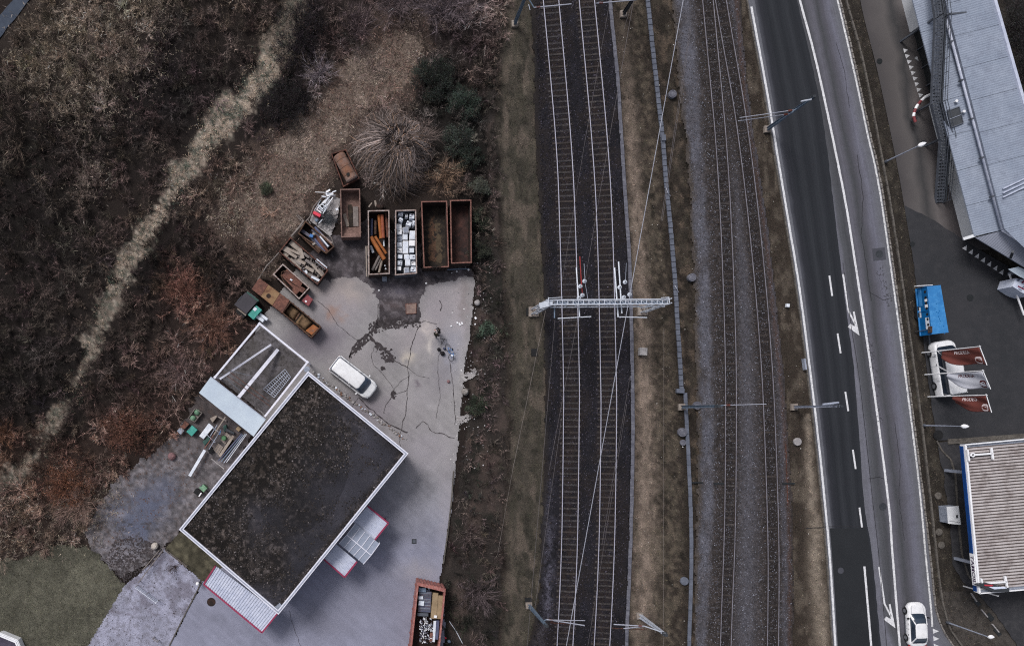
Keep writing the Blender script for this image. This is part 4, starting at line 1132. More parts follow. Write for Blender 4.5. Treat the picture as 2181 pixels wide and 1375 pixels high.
grass('dry_meadow', 420, 0, 940, 620, 170, acc_md, lambda x, y: np.where((fbm(x / 40, y / 40, 3) > .54)[:, None], np.array((146, 130, 120)), np.array((116, 96, 88))) * (.5 + 1.0 * fbm(x / 6, y / 6, 3))[:, None], (.10, .40), (.022, .055), .6, 'brownish dry meadow grass above the containers')
def vmask(px, py):
 bl = vdist(BAL_L, py); tr = vdist(TROUGH, py); sv = vdist(SERV_L, py); mr = vdist(MET_R, py); rl = vdist(ROAD_L, py)
 return ((px > np.interp(py, [-70, 100, 400, 700, 1000, 1445], [1086, 1056, 1056, 1076, 1078, 1056])) & (px < bl + 2)) | ((px > tr + 6) & (px < sv + 4)) | ((px > mr - 4) & (px < rl - 6))
grass('verge_grass', 1040, -70, 1800, 1450, 120, lambda x, y: vmask(x, y) * np.clip(fbm(x / 9, y / 14, 4) * 1.6 - .15, 0, 1), lambda x, y: soil(x, y) * 1.12, (.05, .20), (.02, .05), .7, 'thin winter grass on the railway verges')
grass('verge_grass', 1790, -70, 2190, 1450, 110, lambda x, y: (((x > vdist(KERB, y) + 4) & (x < np.interp(y, [-70, 20, 140, 370, 540, 774, 930, 1000, 1240, 1300, 1445], [1822, 1836, 1866, 1914, 1943, 1972, 1994, 2004, 2040, 2110, 2150])))) * np.clip(fbm(x / 8, y / 10, 4) * 1.7 - .2, 0, 1), lambda x, y: np.array((66, 60, 54)) * (.7 + .8 * fbm(x / 9, y / 12, 3))[:, None] + (fbm(x / 5, y / 5, 2) > .68)[:, None] * np.array((40, 38, 34)), (.05, .16), (.02, .045), .7, 'dark sparse grass between road kerb and access lane')
LAWN = [(-70, 1200), (40, 1190), (110, 1160), (185, 1158), (215, 1188), (262, 1240), (280, 1252), (190, 1370), (140, 1445), (-70, 1445)]
grass('lawn_grass', -70, 1150, 290, 1450, 260, lambda x, y: inside(LAWN, x + (fbm(x / 15, y / 15, 3) - .5) * 12, y) * .8, lambda x, y: np.array((95, 93, 80)) * (.45 + .65 * fbm(x / 38, y / 38, 4) + .45 * fbm(x / 5, y / 5, 3))[:, None], (.04, .12), (.03, .06), .8, 'short grey green grass of the lawn', z=-.015)

# dry grass in the clearings of the thicket
def acc_clear(px, py):
 s = 0
 for bx, by, r in ((110, 110, 70), (215, 60, 60), (275, 125, 60), (130, 200, 60), (245, 40, 60), (330, 20, 45), (200, 195, 60), (200, 375, 35), (490, 440, 45), (170, 1070, 60), (40, 1110, 60)):
  s = s + np.exp(-((px - bx) ** 2 + (py - by) ** 2) / r ** 2)
 return np.clip(s, 0, 1) * np.clip((fbm(px / 14, py / 14, 4) - .36) * 4, 0, 1)
grass('clearing_grass', -70, -70, 560, 1200, 190, acc_clear, lambda x, y: np.array((140, 128, 117)) * (.5 + 1.0 * fbm(x / 6, y / 6, 3))[:, None], (.15, .5), (.02, .05), .6, 'pale dry grass in the clearings of the thicket', z=.1)
# --- individual shrubs and trees
def shrub_thing(name, px, py, Rm, Hm, col, stems, twigs, label, cat='shrub', group=None, leaf=None, nleaf=0, z0=-.08, spread=.5, tl=(.2, .7), tw=(.012, .028), sw=.04):
 o = W(px, py); root = empty(name, (o.x, o.y, z0), label, cat, group)
 a = shrub_arrays(np.array([0.]), np.array([0.]), np.array([Rm]), np.array([Hm]), np.array([col], float), stems, twigs, 0.0, spread, tl, tw, sw)
 ns = stems
 V, T, Cc = spikes(a[0][:ns], a[1][:ns], a[2][:ns], a[3][:ns], a[4][:ns]); np_mesh('stem', V, T, MATS['twig'], Cc, root)
 V, T, Cc = spikes(a[0][ns:], a[1][ns:], a[2][ns:], a[3][ns:], a[4][ns:]); np_mesh('twigs', V, T, MATS['twig'], Cc, root)
 if nleaf:
  # leaf clumps: many small leaf faces gathered round points on a lumpy dome
  K = max(12, int(Rm * Rm * 16))
  az = rng.random(K) * 6.283; r = Rm * np.sqrt(rng.random(K)); zz = Hm * np.sqrt(np.clip(1 - (r / (Rm * 1.08)) ** 2, .05, 1)) * (.6 + .4 * rng.random(K))
  cen = np.stack([r * np.cos(az), r * np.sin(az), zz], -1)
  k = rng.integers(0, K, nleaf)
  P = cen[k] + rng.normal(size=(nleaf, 3)) * np.array((.17, .17, .13)) * (.6 + .4 * Rm)
  D = rng.normal(size=(nleaf, 3)) + np.array((0, 0, .25))
  tone = (.7 + .6 * rng.random(K))[k]
  c = lin_np(np.clip(np.array(leaf) * tone[:, None] * (1 + .15 * rng.normal(size=(nleaf, 1))) + rng.normal(size=(nleaf, 3)) * 2.5, 4, 220))
  V, T, Cc = spikes(P, D, .05 + .09 * rng.random(nleaf), .03 + .05 * rng.random(nleaf), c, flat=1.6)
  np_mesh('crown', V, T, MATS['blade'], Cc, root)
 return root

EV = (74, 84, 76)
shrub_thing('evergreen_bush', 985, 226, 1.5, 1.8, (58, 52, 50), 14, 500, 'greenest round evergreen bush left of the railway verge', 'bush', None, (52, 60, 54), 7000)
shrub_thing('evergreen_bush', 972, 300, 1.45, 1.6, (58, 52, 50), 14, 500, 'grey green evergreen bush just below the greenest one', 'bush', None, (58, 63, 58), 6500)
shrub_thing('evergreen_bush', 922, 172, 2.0, 2.2, (48, 44, 44), 14, 600, 'wide blackish green bush above the big willow', 'bush', None, (44, 48, 44), 9000)
shrub_thing('evergreen_bush', 1002, 340, 1.1, 1.4, (58, 52, 50), 12, 400, 'small dark green bush above the pale twiggy one', 'bush', None, (47, 52, 47), 3500)
shrub_thing('evergreen_bush', 1018, 405, 1.0, 1.4, (62, 56, 52), 12, 400, 'speckled grey green bush above the rightmost container', 'bush', None, (70, 72, 65), 3000)
shrub_thing('evergreen_bush', 1020, 470, 1.0, 1.5, (50, 46, 44), 12, 400, 'dark bush against the right side of the rightmost container', 'bush', None, (56, 58, 50), 3500)
shrub_thing('evergreen_bush', 1018, 535, 1.0, 1.3, (50, 46, 44), 12, 400, 'dark low bush at the lower end of the rightmost container', 'bush', None, (52, 54, 47), 3000)
shrub_thing('evergreen_bush', 1033, 704, .75, .7, (58, 52, 50), 10, 250, 'small green bush on the slope right of the two people', 'bush', None, (74, 88, 76), 2600)
shrub_thing('evergreen_bush', 1018, 868, 1.0, .8, (58, 52, 50), 10, 300, 'dark green bush on the slope between the two stone spills', 'bush', None, (58, 64, 54), 3200)
shrub_thing('evergreen_bush', 568, 403, .55, .6, (58, 52, 46), 10, 250, 'single dark green bush in the dry meadow', 'bush', None, (66, 70, 58), 1800)
shrub_thing('evergreen_bush', 645, 70, 2.6, 2.2, (44, 38, 42), 22, 1600, 'large blackish bush right of the upper end of the path', 'bush', None, (40, 36, 38), 5000)
shrub_thing('evergreen_bush', 606, 226, 2.6, 2.0, (44, 39, 40), 22, 1600, 'large round blackish bush below the whitish shrub', 'bush', None, (40, 37, 38), 5000)
shrub_thing('evergreen_bush', 628, 108, 2.0, 1.8, (46, 40, 44), 18, 900, 'middle blackish bush in the row beside the path top', 'bush', None, (40, 36, 39), 3000)
shrub_thing('bare_shrub', 680, 162, 1.9, 2.2, (126, 116, 122), 60, 900, 'whitish bare shrub with curved twigs above the dark round bush', 'shrub', None, spread=.35, sw=.05)
shrub_thing('bare_shrub', 195, 375, 1.6, 1.8, (118, 104, 100), 40, 700, 'pale spiky bare shrub in the dark thicket on the left', 'shrub', None, spread=.4)
shrub_thing('bare_shrub', 945, 382, 1.9, 2.0, (128, 106, 90), 40, 1100, 'straw coloured twiggy bush right of the big willow', 'shrub', None, spread=.6)
shrub_thing('bare_shrub', 950, 30, 4.0, 3.6, (100, 90, 94), 90, 3600, 'large greyish bare shrub at the top beside the railway', 'shrub', None, spread=.45)
shrub_thing('bare_shrub', 845, 25, 2.8, 2.8, (104, 92, 94), 60, 2000, 'greyish bare shrub at the top edge left of the largest one', 'shrub', None, spread=.45)
shrub_thing('bare_shrub', 760, 70, 2.4, 2.2, (88, 76, 78), 50, 1700, 'dusky bare shrub above the brown dry meadow', 'shrub', None, spread=.45)
shrub_thing('bare_shrub', 390, 795, 2.2, 2.4, (116, 98, 96), 60, 1700, 'greyish pink bare shrub left of the roofless shed', 'shrub', None, spread=.4)
shrub_thing('bare_shrub', 395, 620, 2.0, 2.0, (108, 76, 67), 40, 1700, 'reddest bush, left of the lidded rusty container', 'shrub', None, (98, 70, 62), 900, spread=.55)
shrub_thing('bare_shrub', 455, 700, 2.6, 2.2, (108, 80, 70), 50, 2300, 'reddish brown bush between the bins and the shed', 'shrub', None, spread=.55)
shrub_thing('bare_shrub', 175, 1072, 2.6, 2.2, (122, 102, 94), 50, 2000, 'pale twiggy bush at the tip of the gravel pad', 'shrub', None, spread=.5)
shrub_thing('bare_shrub', 150, 1032, 2.4, 2.0, (104, 72, 58), 50, 2300, 'rust brown bush at the lower end of the path', 'shrub', None, (100, 68, 54), 2500, spread=.55)
shrub_thing('bare_shrub', 275, 915, 2.4, 2.0, (100, 72, 62), 50, 2000, 'rust brown bush right of the lower path', 'shrub', None, (96, 66, 56), 1800, spread=.55)
shrub_thing('bare_shrub', 12, 925, 1.6, 1.8, (104, 76, 62), 40, 1500, 'rust brown bush at the left edge of the picture', 'shrub', None, spread=.55)
shrub_thing('bare_shrub', 1000, 1140, 1.6, 1.2, (86, 76, 74), 40, 1200, 'grey brown brush on the slope below the stone spills', 'shrub', None, spread=.55)
shrub_thing('bare_shrub', 1020, 1260, 2.2, 1.8, (88, 78, 80), 50, 1900, 'greyish brush right of the orange skip', 'shrub', None, spread=.5)
shrub_thing('bare_shrub', 375, 1205, 1.0, 1.4, (60, 46, 40), 14, 160, 'small dark leafless tree on the mossy bed', 'tree', None, spread=.7, sw=.06)
shrub_thing('bare_shrub', 2158, 60, 3.0, 3.0, (54, 48, 50), 40, 2500, 'dark bush behind the warehouse in the top right corner', 'bush', None, (46, 46, 46), 9000)
shrub_thing('bare_shrub', 2178, 160, 2.4, 2.6, (54, 48, 50), 40, 2000, 'dark bush behind the warehouse, below the corner one', 'bush', None, (48, 47, 46), 6000)

# --- the big willow-like shrub: long arching rods combed outwards
def willow():
 cx, cy = W(850, 318).x, W(850, 318).y
 root = empty('willow_shrub', (cx, cy, -.08), 'largest bare shrub with long pale rods combed outwards above the containers', 'shrub')
 N = 9500; K = 30
 ka = rng.random(K) * 6.283; kl = .55 + .6 * rng.random(K); kc = np.stack([1.3 * np.sqrt(rng.random(K)) * np.cos(ka), 1.3 * np.sqrt(rng.random(K)) * np.sin(ka)], -1) - np.array((.3, .2))
 kt = .6 + .8 * rng.random(K); kb = rng.normal(size=K) * .75
 kk = rng.integers(0, K, N)
 az = ka[kk] + rng.normal(size=N) * .42
 reach = (3.2 + 1.0 * np.cos(az - math.radians(225))) * (.22 + .85 * rng.random(N) ** .8) * kl[kk]
 inner = rng.random(N) < .5; az = np.where(inner, rng.random(N) * 6.283, az); reach = np.where(inner, .5 + .9 * rng.random(N), reach)
 ba = rng.random(N) * 6.283; br = 2.5 * np.sqrt(rng.random(N)); bo = np.where(inner[:, None], np.stack([br * np.cos(ba) - .25, br * np.sin(ba) - .25], -1), kc[kk]); zi = 2.7 - .26 * br ** 2 + .4 * rng.random(N)
 oz = np.arctan2(np.sin(ba) + .9 * np.sin(az), np.cos(ba) + .9 * np.cos(az)); az = np.where(inner, oz + (kb[kk] * .6), az)
 r0 = np.abs(rng.normal(size=N)) * .12
 hh = 2.4 + 1.3 * rng.random(N)
 segs = 4
 Vs = []; Ts = []; Cs = []; off = 0
 curl = kb[kk] + rng.normal(size=N) * .3
 tone = lin_np(np.clip(np.array((132, 120, 117)) * (.35 + .95 * rng.random((N, 1))) * kt[kk][:, None] * np.where(rng.random((N, 1)) < .2, np.array((1.02, .92, .8)), 1), 10, 230))
 prev = None
 for s in range(segs + 1):
  t = s / segs
  rad = r0 + (reach - r0) * t ** .9
  a2 = az + curl * t * t
  z = hh * (1 - .72 * t ** 1.7) * np.clip(t * 4 + .5, 0, 1)
  z = np.where(inner, zi + .25 * math.sin(t * 3.1) - .35 * t, z)
  p = np.stack([bo[:, 0] * np.where(inner, 1, min(1, t * 2 + .3)) + rad * np.cos(a2), bo[:, 1] * np.where(inner, 1, min(1, t * 2 + .3)) + rad * np.sin(a2), z], -1)
  wd = (.024 * (1 - .55 * t))
  sd = np.stack([-np.sin(a2), np.cos(a2), np.zeros(N)], -1) * wd * (.5 + rng.random((N, 1)) * .3)
  cur = (p - sd, p + sd)
  if prev is not None:
   V = np.stack([prev[0], prev[1], cur[1], cur[0]], 1).reshape(-1, 3)
   q = np.arange(N * 4).reshape(N, 4) + off; off += N * 4
   Vs.append(V); Ts.append(np.concatenate([q[:, [0, 1, 2]], q[:, [0, 2, 3]]])); Cs.append(np.repeat(tone, 4, axis=0))
  prev = cur
 np_mesh('rods', np.concatenate(Vs), np.concatenate(Ts), MATS['twig'], np.concatenate(Cs), root)
 a = shrub_arrays(np.array([0.]), np.array([0.]), np.array([3.6]), np.array([2.6]), np.array([(104, 92, 88)], float), 40, 5000, 0, .5, (.3, .9), (.012, .028), .07)
 V, T, Cc = spikes(a[0][40:], a[1][40:], a[2][40:], a[3][40:], a[4][40:]); np_mesh('twigs', V, T, MATS['twig'], Cc, root)
 V, T, Cc = spikes(a[0][:40], a[1][:40], a[2][:40], a[3][:40], a[4][:40]); np_mesh('trunk', V, T, MATS['twig'], Cc, root)
willow()

# --- loose stones of the ballast
def stones(name, x0, y0, x1, y1, n, accept, pal, size, z, label):
 px = x0 + (x1 - x0) * rng.random(n); py = y0 + (y1 - y0) * rng.random(n)
 k = rng.random(n) < accept(px, py); px, py = px[k], py[k]; n = len(px)
 w = px2w(px, py); r = size[0] + (size[1] - size[0]) * rng.random(n) ** 2
 a0 = rng.random(n) * 6.283
 V = np.empty((n, 4, 3))
 for i in range(3):
  V[:, i, 0] = w[:, 0] + r * np.cos(a0 + i * 2.094); V[:, i, 1] = w[:, 1] + r * np.sin(a0 + i * 2.094); V[:, i, 2] = z
 V[:, 3, :2] = w + rng.normal(size=(n, 2)) * r[:, None] * .3; V[:, 3, 2] = z + r * (.7 + .5 * rng.random(n))
 b = np.arange(n)[:, None] * 4
 T = np.concatenate([b + np.array([0, 1, 3]), b + np.array([1, 2, 3]), b + np.array([2, 0, 3])])
 pc = np.asarray(pal, float)[rng.integers(0, len(pal), n)] * (1 + .2 * rng.normal(size=(n, 1)))
 return tag(np_mesh(name, V.reshape(-1, 3), T, MATS['blade'], np.repeat(lin_np(np.clip(pc, 5, 240)), 4, axis=0)), label, 'stones', None, 'stuff')
stones('ballast_stones', 1110, -70, 1350, 1445, 42000, lambda x, y: ((x > vdist(BAL_L, y) + 8) & (x < vdist(TROUGH, y) - 6)).astype(float), [(34, 32, 40), (46, 43, 52), (28, 27, 32), (72, 69, 80), (52, 46, 46)], (.03, .085), .13, 'loose dark stones of the main line ballast')
stones('ballast_stones', 1440, -70, 1700, 1445, 42000, lambda x, y: ((x > vdist(SERV_L, y)) & (x < vdist(MET_R, y))).astype(float), [(88, 88, 98), (62, 58, 60), (110, 112, 122), (74, 68, 68)], (.03, .07), .10, 'loose grey stones of the narrow gauge ballast and service path')
stones('white_litter', 960, 560, 1110, 1000, 420, lambda x, y: np.clip(1.1 - np.abs(x - 1000 + (y - 600) * .03) / 60, 0, 1), [(200, 196, 200), (160, 156, 160), (230, 228, 232)], (.03, .10), 0.02, 'pale stones and scraps scattered along the scrub edge')
stones('verge_stones', 1300, -70, 2160, 1445, 1500, lambda x, y: vmask(x, y) * .8 + (x > vdist(KERB, y) + 8) * (y > 1240) * (x < 2110) * .9, [(200, 196, 190), (150, 146, 142), (120, 116, 112)], (.025, .07), 0.0, 'pale stones scattered over the verges')
# ================================================================ buildings
surf('roof_white', (222, 222, 234), (206, 206, 220), 2.0, (186, 186, 198), 5, .35, .05, 12, .6)
surf('wall_render', (190, 184, 184), (172, 166, 168), .8, None, rough=.9, speck=.06, speck_scale=12)
surf('panel_grey', (186, 198, 210), (176, 188, 202), .7, (164, 174, 186), 3, .3, .03, 10, .55)
surf('red_trim', (150, 52, 84), (132, 46, 74), 2.0, None, rough=.7)
surf('metal_sheet', (196, 200, 216), (176, 182, 202), 1.2, (146, 150, 168), 4, .35, .04, 12, .5)
surf('metal_roof', (126, 135, 152), (140, 148, 164), .35, (116, 122, 138), 1.6, .5, .24, 15, .6)
surf('metal_roof_dark', (126, 130, 144), (140, 144, 158), .4, None, rough=.6, speck=.1, speck_scale=20)
surf('gutter_grey', (150, 156, 172), (128, 134, 150), 1.0, (176, 182, 196), 3, .4, .05, 10, .5)
surf('wall_white', (216, 218, 222), (200, 202, 208), .8, (180, 182, 188), 4, .3, .04, 12, .8)
surf('steel_dark', (52, 55, 60), (62, 65, 70), 2.0, (80, 83, 90), 6, .3, .1, 14, .6, .3)
surf('steel_mid', (92, 96, 106), (78, 82, 90), 2.0, None, rough=.6, metal=.2)
surf('door_dark', (36, 38, 40), (44, 46, 48), 1.0, None, rough=.35)
surf('glass_dark', (30, 36, 46), (40, 48, 60), .8, None, rough=.08, spec=.6)
surf('timber_pale', (160, 150, 142), (134, 122, 113), 1.6, (120, 104, 90), 5, .5, .1, 9, .85)
surf('timber_grey', (138, 130, 126), (112, 104, 102), 1.6, (86, 78, 76), 5, .5, .1, 9, .9)
surf('rust_red', (84, 54, 47), (60, 40, 36), 1.6, (128, 82, 66), 5, .6, .18, 14, .85)
surf('rust_brown', (84, 62, 50), (60, 44, 38), 1.4, (112, 86, 66), 5, .6, .2, 14, .9)
surf('rust_pink', (116, 92, 86), (92, 72, 66), 1.4, (150, 122, 112), 4, .6, .15, 12, .85)
surf('rust_orange', (150, 92, 50), (112, 66, 42), 1.6, (92, 78, 72), 4, .6, .15, 12, .8)
surf('rim_pale', (160, 146, 142), (120, 96, 88), 2.6, (190, 182, 180), 8, .6, .1, 14, .8)
surf('rim_rust', (122, 84, 76), (90, 60, 54), 2.6, (158, 116, 104), 8, .6, .1, 14, .8)
surf('steel_beam', (94, 98, 116), (76, 78, 94), 2.0, (110, 78, 64), 5, .5, .1, 14, .6)
surf('black_rubber', (24, 24, 26), (30, 30, 32), 2.0, None, rough=.8)
surf('white_paint', (234, 234, 238), (226, 226, 230), 1.0, None, rough=.35, spec=.5)
surf('white_metal', (224, 228, 236), (200, 206, 218), 2.2, (160, 168, 184), 7, .5, .06, 16, .5)
surf('grey_metal', (140, 146, 160), (112, 118, 132), 2.2, (176, 182, 194), 7, .5, .08, 16, .5)
surf('galvanised', (168, 174, 190), (146, 152, 168), 2.0, None, rough=.5, metal=.25)
surf('galv_blue', (112, 128, 148), (92, 106, 126), 1.5, (140, 152, 170), 5, .4, .08, 12, .55, .2)

# ---- the flat-roofed hall
RZ = 5.0
RL, RT, RR, RB = W(381, 1127, RZ), W(656, 790, RZ), W(870, 965, RZ), W(593, 1308, RZ)
hall = empty('flat_roof_building', ((RL + RR) / 2).xy.to_3d(), 'large hall with mossy flat roof and white parapet in the scrap yard', 'building')
def inset(q, d):
 c = sum((Vector(p) for p in q), Vector()) / len(q)
 n = len(q); out = []
 for i in range(n):
  p0, p1, p2 = Vector(q[i - 1]), Vector(q[i]), Vector(q[(i + 1) % n])
  a = (p1 - p0).normalized(); b = (p2 - p1).normalized()
  na = Vector((-a.y, a.x, 0)); nb = Vector((-b.y, b.x, 0))
  if na.dot(c - p1) < 0: na.negate()
  if nb.dot(c - p1) < 0: nb.negate()
  bis = (na + nb).normalized()
  out.append(p1 + bis * (d / max(.2, bis.dot(na))))
 return out
RQ = [RL, RT, RR, RB]
wq = inset(RQ, .12)
mb = MB(); mb.prism([(p.x, p.y) for p in wq], 0, RZ - .22); mb.build('wall', MATS['wall_render'], hall)
for (i, t0, t1, z0, z1_, mt, nm) in ((2, .12, .24, 0, 2.6, 'roof_white', 'roller_door'), (2, .40, .46, 0, 2.2, 'steel_mid', 'door'), (2, .52, .60, 1.0, 2.2, 'glass_dark', 'window'), (2, .72, .86, 0, 2.6, 'roof_white', 'roller_door'), (3, .15, .3, 1.0, 2.2, 'glass_dark', 'window'), (3, .45, .75, 0, 2.6, 'roof_white', 'roller_door'), (0, .2, .32, 1.2, 2.3, 'glass_dark', 'window'), (0, .6, .72, 1.2, 2.3, 'glass_dark', 'window'), (1, .2, .3, 1.2, 2.3, 'glass_dark', 'window'), (1, .6, .7, 1.2, 2.3, 'glass_dark', 'window')):
 a, b = wq[i], wq[(i + 1) % 4]; mb = MB(); mb.beam(a.lerp(b, t0).xy.to_3d() + Vector((0, 0, (z0 + z1_) / 2)), a.lerp(b, t1).xy.to_3d() + Vector((0, 0, (z0 + z1_) / 2)), .08, z1_ - z0); mb.build(nm, MATS[mt], hall)
# parapet: four mitred pieces butted at the corners
iq = inset(RQ, .30)
for i in range(4):
 j = (i + 1) % 4
 mb = MB()
 a, b, c_, d = RQ[i], RQ[j], iq[j], iq[i]
 mb.prism([(a.x, a.y), (b.x, b.y), (c_.x, c_.y), (d.x, d.y)], RZ - .35, RZ)
 recalc(mb.build('parapet', MATS['roof_white'], hall))
 q1 = inset(RQ, .10)
 mb = MB(); a, b, c_, d = q1[i], q1[j], inset(RQ, .2)[j], inset(RQ, .2)[i]
 mb.prism([(a.x, a.y), (b.x, b.y), (c_.x, c_.y), (d.x, d.y)], RZ + .001, RZ + .025); recalc(mb.build('coping_seam', MATS['gutter_grey'], hall))
# roof deck with moss
n1, n2 = 150, 240
U, Vv = np.meshgrid(np.linspace(0, 1, n1 + 1), np.linspace(0, 1, n2 + 1), indexing='ij')
iqn = [np.array(p) for p in iq]   # L,T,R,B : u along T->R (NE), v along T->L
def deck(u, v):
 return (iqn[1] * (1 - u)[..., None] * (1 - v)[..., None] + iqn[2] * u[..., None] * (1 - v)[..., None] + iqn[0] * (1 - u)[..., None] * v[..., None] + iqn[3] * u[..., None] * v[..., None])
P = deck(U, Vv); P[..., 2] = RZ - .16
X, Y = P[..., 0], P[..., 1]
moss = np.clip(1.25 - 1.35 * U + (fbm(X * .22, Y * .22, 4) - .5) * 1.6 + .25 * (Vv - .5), 0, 1)
moss = np.clip(np.maximum(moss, np.clip((U - .93) * 9, 0, .7) + np.clip((.05 - Vv) * 8, 0, .5)), 0, 1)
grey = np.array((56, 55, 62)) * (.72 + .55 * fbm(X * .35 + 9, Y * .35, 4))[..., None] * np.where((np.hypot(U - .55, Vv - .45) < .28)[..., None], .82, 1)
f = fbm(X * 3.2, Y * 3.2, 4); g = fbm(X * 1.4 + 4, Y * 1.4, 3)
mo = np.where((f > .56)[..., None], np.array((53, 47, 44)), np.array((29, 26, 25)))
mo = np.where(((f > .66) & (g > .45))[..., None], np.array((86, 78, 75)), mo)
colr = grey * (1 - moss[..., None]) + mo * moss[..., None]
P[..., 2] += moss * (f - .4) * .10
idx = np.arange((n1 + 1) * (n2 + 1)).reshape(n1 + 1, n2 + 1)
q = np.stack([idx[:-1, :-1], idx[:-1, 1:], idx[1:, 1:], idx[1:, :-1]], -1).reshape(-1, 4)
attr_mat('moss_roof', .42, 13.0, .95, .8)
hl = ORG[hall]
o = np_mesh('roof', (P - np.array(hl)).reshape(-1, 3), q, MATS['moss_roof'], lin_np(colr.reshape(-1, 3)), hall, smooth=True)
# moss cushions and lichen on it
n = 70000
u = rng.random(n); v = rng.random(n)
p = deck(u, v)
mk = np.clip(1.2 - 1.3 * u + (fbm(p[:, 0] * .22, p[:, 1] * .22, 4) - .5) * 1.6, 0.04, 1) * np.clip((fbm(p[:, 0] * 1.6 + 3, p[:, 1] * 1.6, 3) - .38) * 4, 0, 1)
mk = np.maximum(mk, np.clip((u - .95) * 12, 0, .5) * (v > .1))
k = rng.random(n) < mk; p = p[k]; n = len(p)
r = .02 + .06 * rng.random(n) ** 2; a0 = rng.random(n) * 6.28; hz = RZ - .15
Vm = np.empty((n, 6, 3))
for i in range(5):
 Vm[:, i, 0] = p[:, 0] + r * np.cos(a0 + i * 1.2566); Vm[:, i, 1] = p[:, 1] + r * np.sin(a0 + i * 1.2566); Vm[:, i, 2] = hz
Vm[:, 5, :2] = p[:, :2]; Vm[:, 5, 2] = hz + r * (.4 + .5 * rng.random(n))
b_ = np.arange(n)[:, None] * 6
T = np.concatenate([b_ + np.array([i, (i + 1) % 5, 5]) for i in range(5)])
pal = np.array([(37, 34, 34), (50, 46, 45), (72, 66, 65), (102, 96, 97), (50, 44, 40), (31, 29, 28), (40, 37, 36)], float)
pc = pal[rng.choice(7, n, p=[.30, .27, .12, .05, .10, .09, .07])] * (1 + .15 * rng.normal(size=(n, 1)))
o = np_mesh('moss_cushions', (Vm - np.array(hl)).reshape(-1, 3), T, MATS['blade'], np.repeat(lin_np(np.clip(pc, 5, 230)), 6, axis=0), hall); o['kind'] = 'stuff'
c = W(594, 1291, RZ); mb = MB(); mb.box((c.x, c.y, RZ - .16), .42, .55, .14, -.9); mb.build('roof_vent', MATS['grey_metal'], hall)

def sheets(parent, name, q4, z, n, mat, t=.03, rib=.05, along=True):
 """corrugated canopy: n narrow sheets side by side between edge q0-q1 and edge q3-q2"""
 a, b, c_, d = [Vector(p) for p in q4]
 for i in range(n):
  s0, s1 = i / n, (i + 1) / n
  e0, e1, f0, f1 = a.lerp(b, s0), a.lerp(b, s1), d.lerp(c_, s0), d.lerp(c_, s1)
  mb = MB()
  s = (e1 - e0)
  r0, r1 = e0 + s * .62, e0 + s * .95; g0, g1 = f0 + (f1 - f0) * .62, f0 + (f1 - f0) * .95
  up = Vector((0, 0, rib))
  mb.add([e0, e0 + s * .55, r0 + up, r1 + up, e1, f0, f0 + (f1 - f0) * .55, g0 + up, g1 + up, f1], [(0, 5, 6, 1), (1, 6, 7, 2), (2, 7, 8, 3), (3, 8, 9, 4)])
  mb.build('roof_sheet', MATS[mat], parent)
def canopy(name, px4, z, nsheets, trims, legs=()):
 root = empty(name, (0, 0, 0)); root.parent = hall; ORG[root] = hl
 q = [W(*p, z) for p in px4]
 frame = MB(); frame.slab([p - Vector((0, 0, .10)) for p in q], .08); frame.build('frame', MATS['grey_metal'], root)
 sheets(root, 'roof_sheet', q, z, nsheets, 'metal_sheet')
 for i, j in trims:
  m = MB(); a, b = q[i], q[j]; m.beam(a + Vector((0, 0, -.02)), b + Vector((0, 0, -.02)), .14, .26); m.build('edge_trim', MATS['red_trim'], root)
 for k in legs:
  m = MB(); c = sum(q, Vector()) / 4; p = q[k].lerp(c, .12); m.beam(Vector((p.x, p.y, 0)), Vector((p.x, p.y, z - .2)), .1, .1); m.build('post', MATS['red_trim'], root)
 return root
canopy('canopy', [(459, 1204), (600, 1315), (558, 1347), (434, 1243)][:1] + [(592, 1304), (558, 1346), (434, 1243)], 3.0, 29, [(0, 3), (3, 2), (2, 1)], (3, 2))
canopy('canopy', [(752, 1111), (783, 1077), (827, 1113), (798, 1149)], 3.0, 8, [(1, 2), (2, 3)], (2,))
canopy('canopy', [(716, 1158), (690, 1190), (734, 1228), (760, 1195)], 3.0, 8, [(1, 2), (2, 3)], (2,))
# glass porch between them: two pitched rows of panes on white bars
porch = empty('glass_porch', (0, 0, 0)); porch.parent = hall; ORG[porch] = hl
ga, gb, gc, gd = W(757, 1114, 3.2), W(808, 1157, 3.2), W(774, 1200, 3.2), W(722, 1157, 3.2)
ma, mbp = ga.lerp(gd, .52) + Vector((0, 0, .45)), gb.lerp(gc, .52) + Vector((0, 0, .45))
surf('porch_glass', (150, 157, 174), (136, 144, 162), .8, (160, 166, 182), 2.5, .4, .02, 8, .2, spec=.6)
for k in range(5):
 s0, s1 = k / 5 + .012, (k + 1) / 5 - .012
 m = MB(); m.slab([ga.lerp(gb, s0), ga.lerp(gb, s1), ma.lerp(mbp, s1), ma.lerp(mbp, s0)], .02); m.build('pane', MATS['porch_glass'], porch)
 m = MB(); m.slab([ma.lerp(mbp, s0), ma.lerp(mbp, s1), gd.lerp(gc, s1), gd.lerp(gc, s0)], .02); m.build('pane', MATS['porch_glass'], porch)
for k in range(6):
 s = k / 5; m = MB(); up = Vector((0, 0, .02))
 m.beam(ga.lerp(gb, s) + up, ma.lerp(mbp, s) + up, .06, .07); m.beam(ma.lerp(mbp, s) + up, gd.lerp(gc, s) + up, .06, .07); m.build('glazing_bar', MATS['roof_white'], porch)
m = MB(); m.beam(ma + Vector((0, 0, .05)), mbp + Vector((0, 0, .05)), .08, .08); m.build('ridge_bar', MATS['roof_white'], porch)
m = MB(); m.beam(gb, gc, .07, .10); m.build('eaves_bar', MATS['roof_white'], porch)
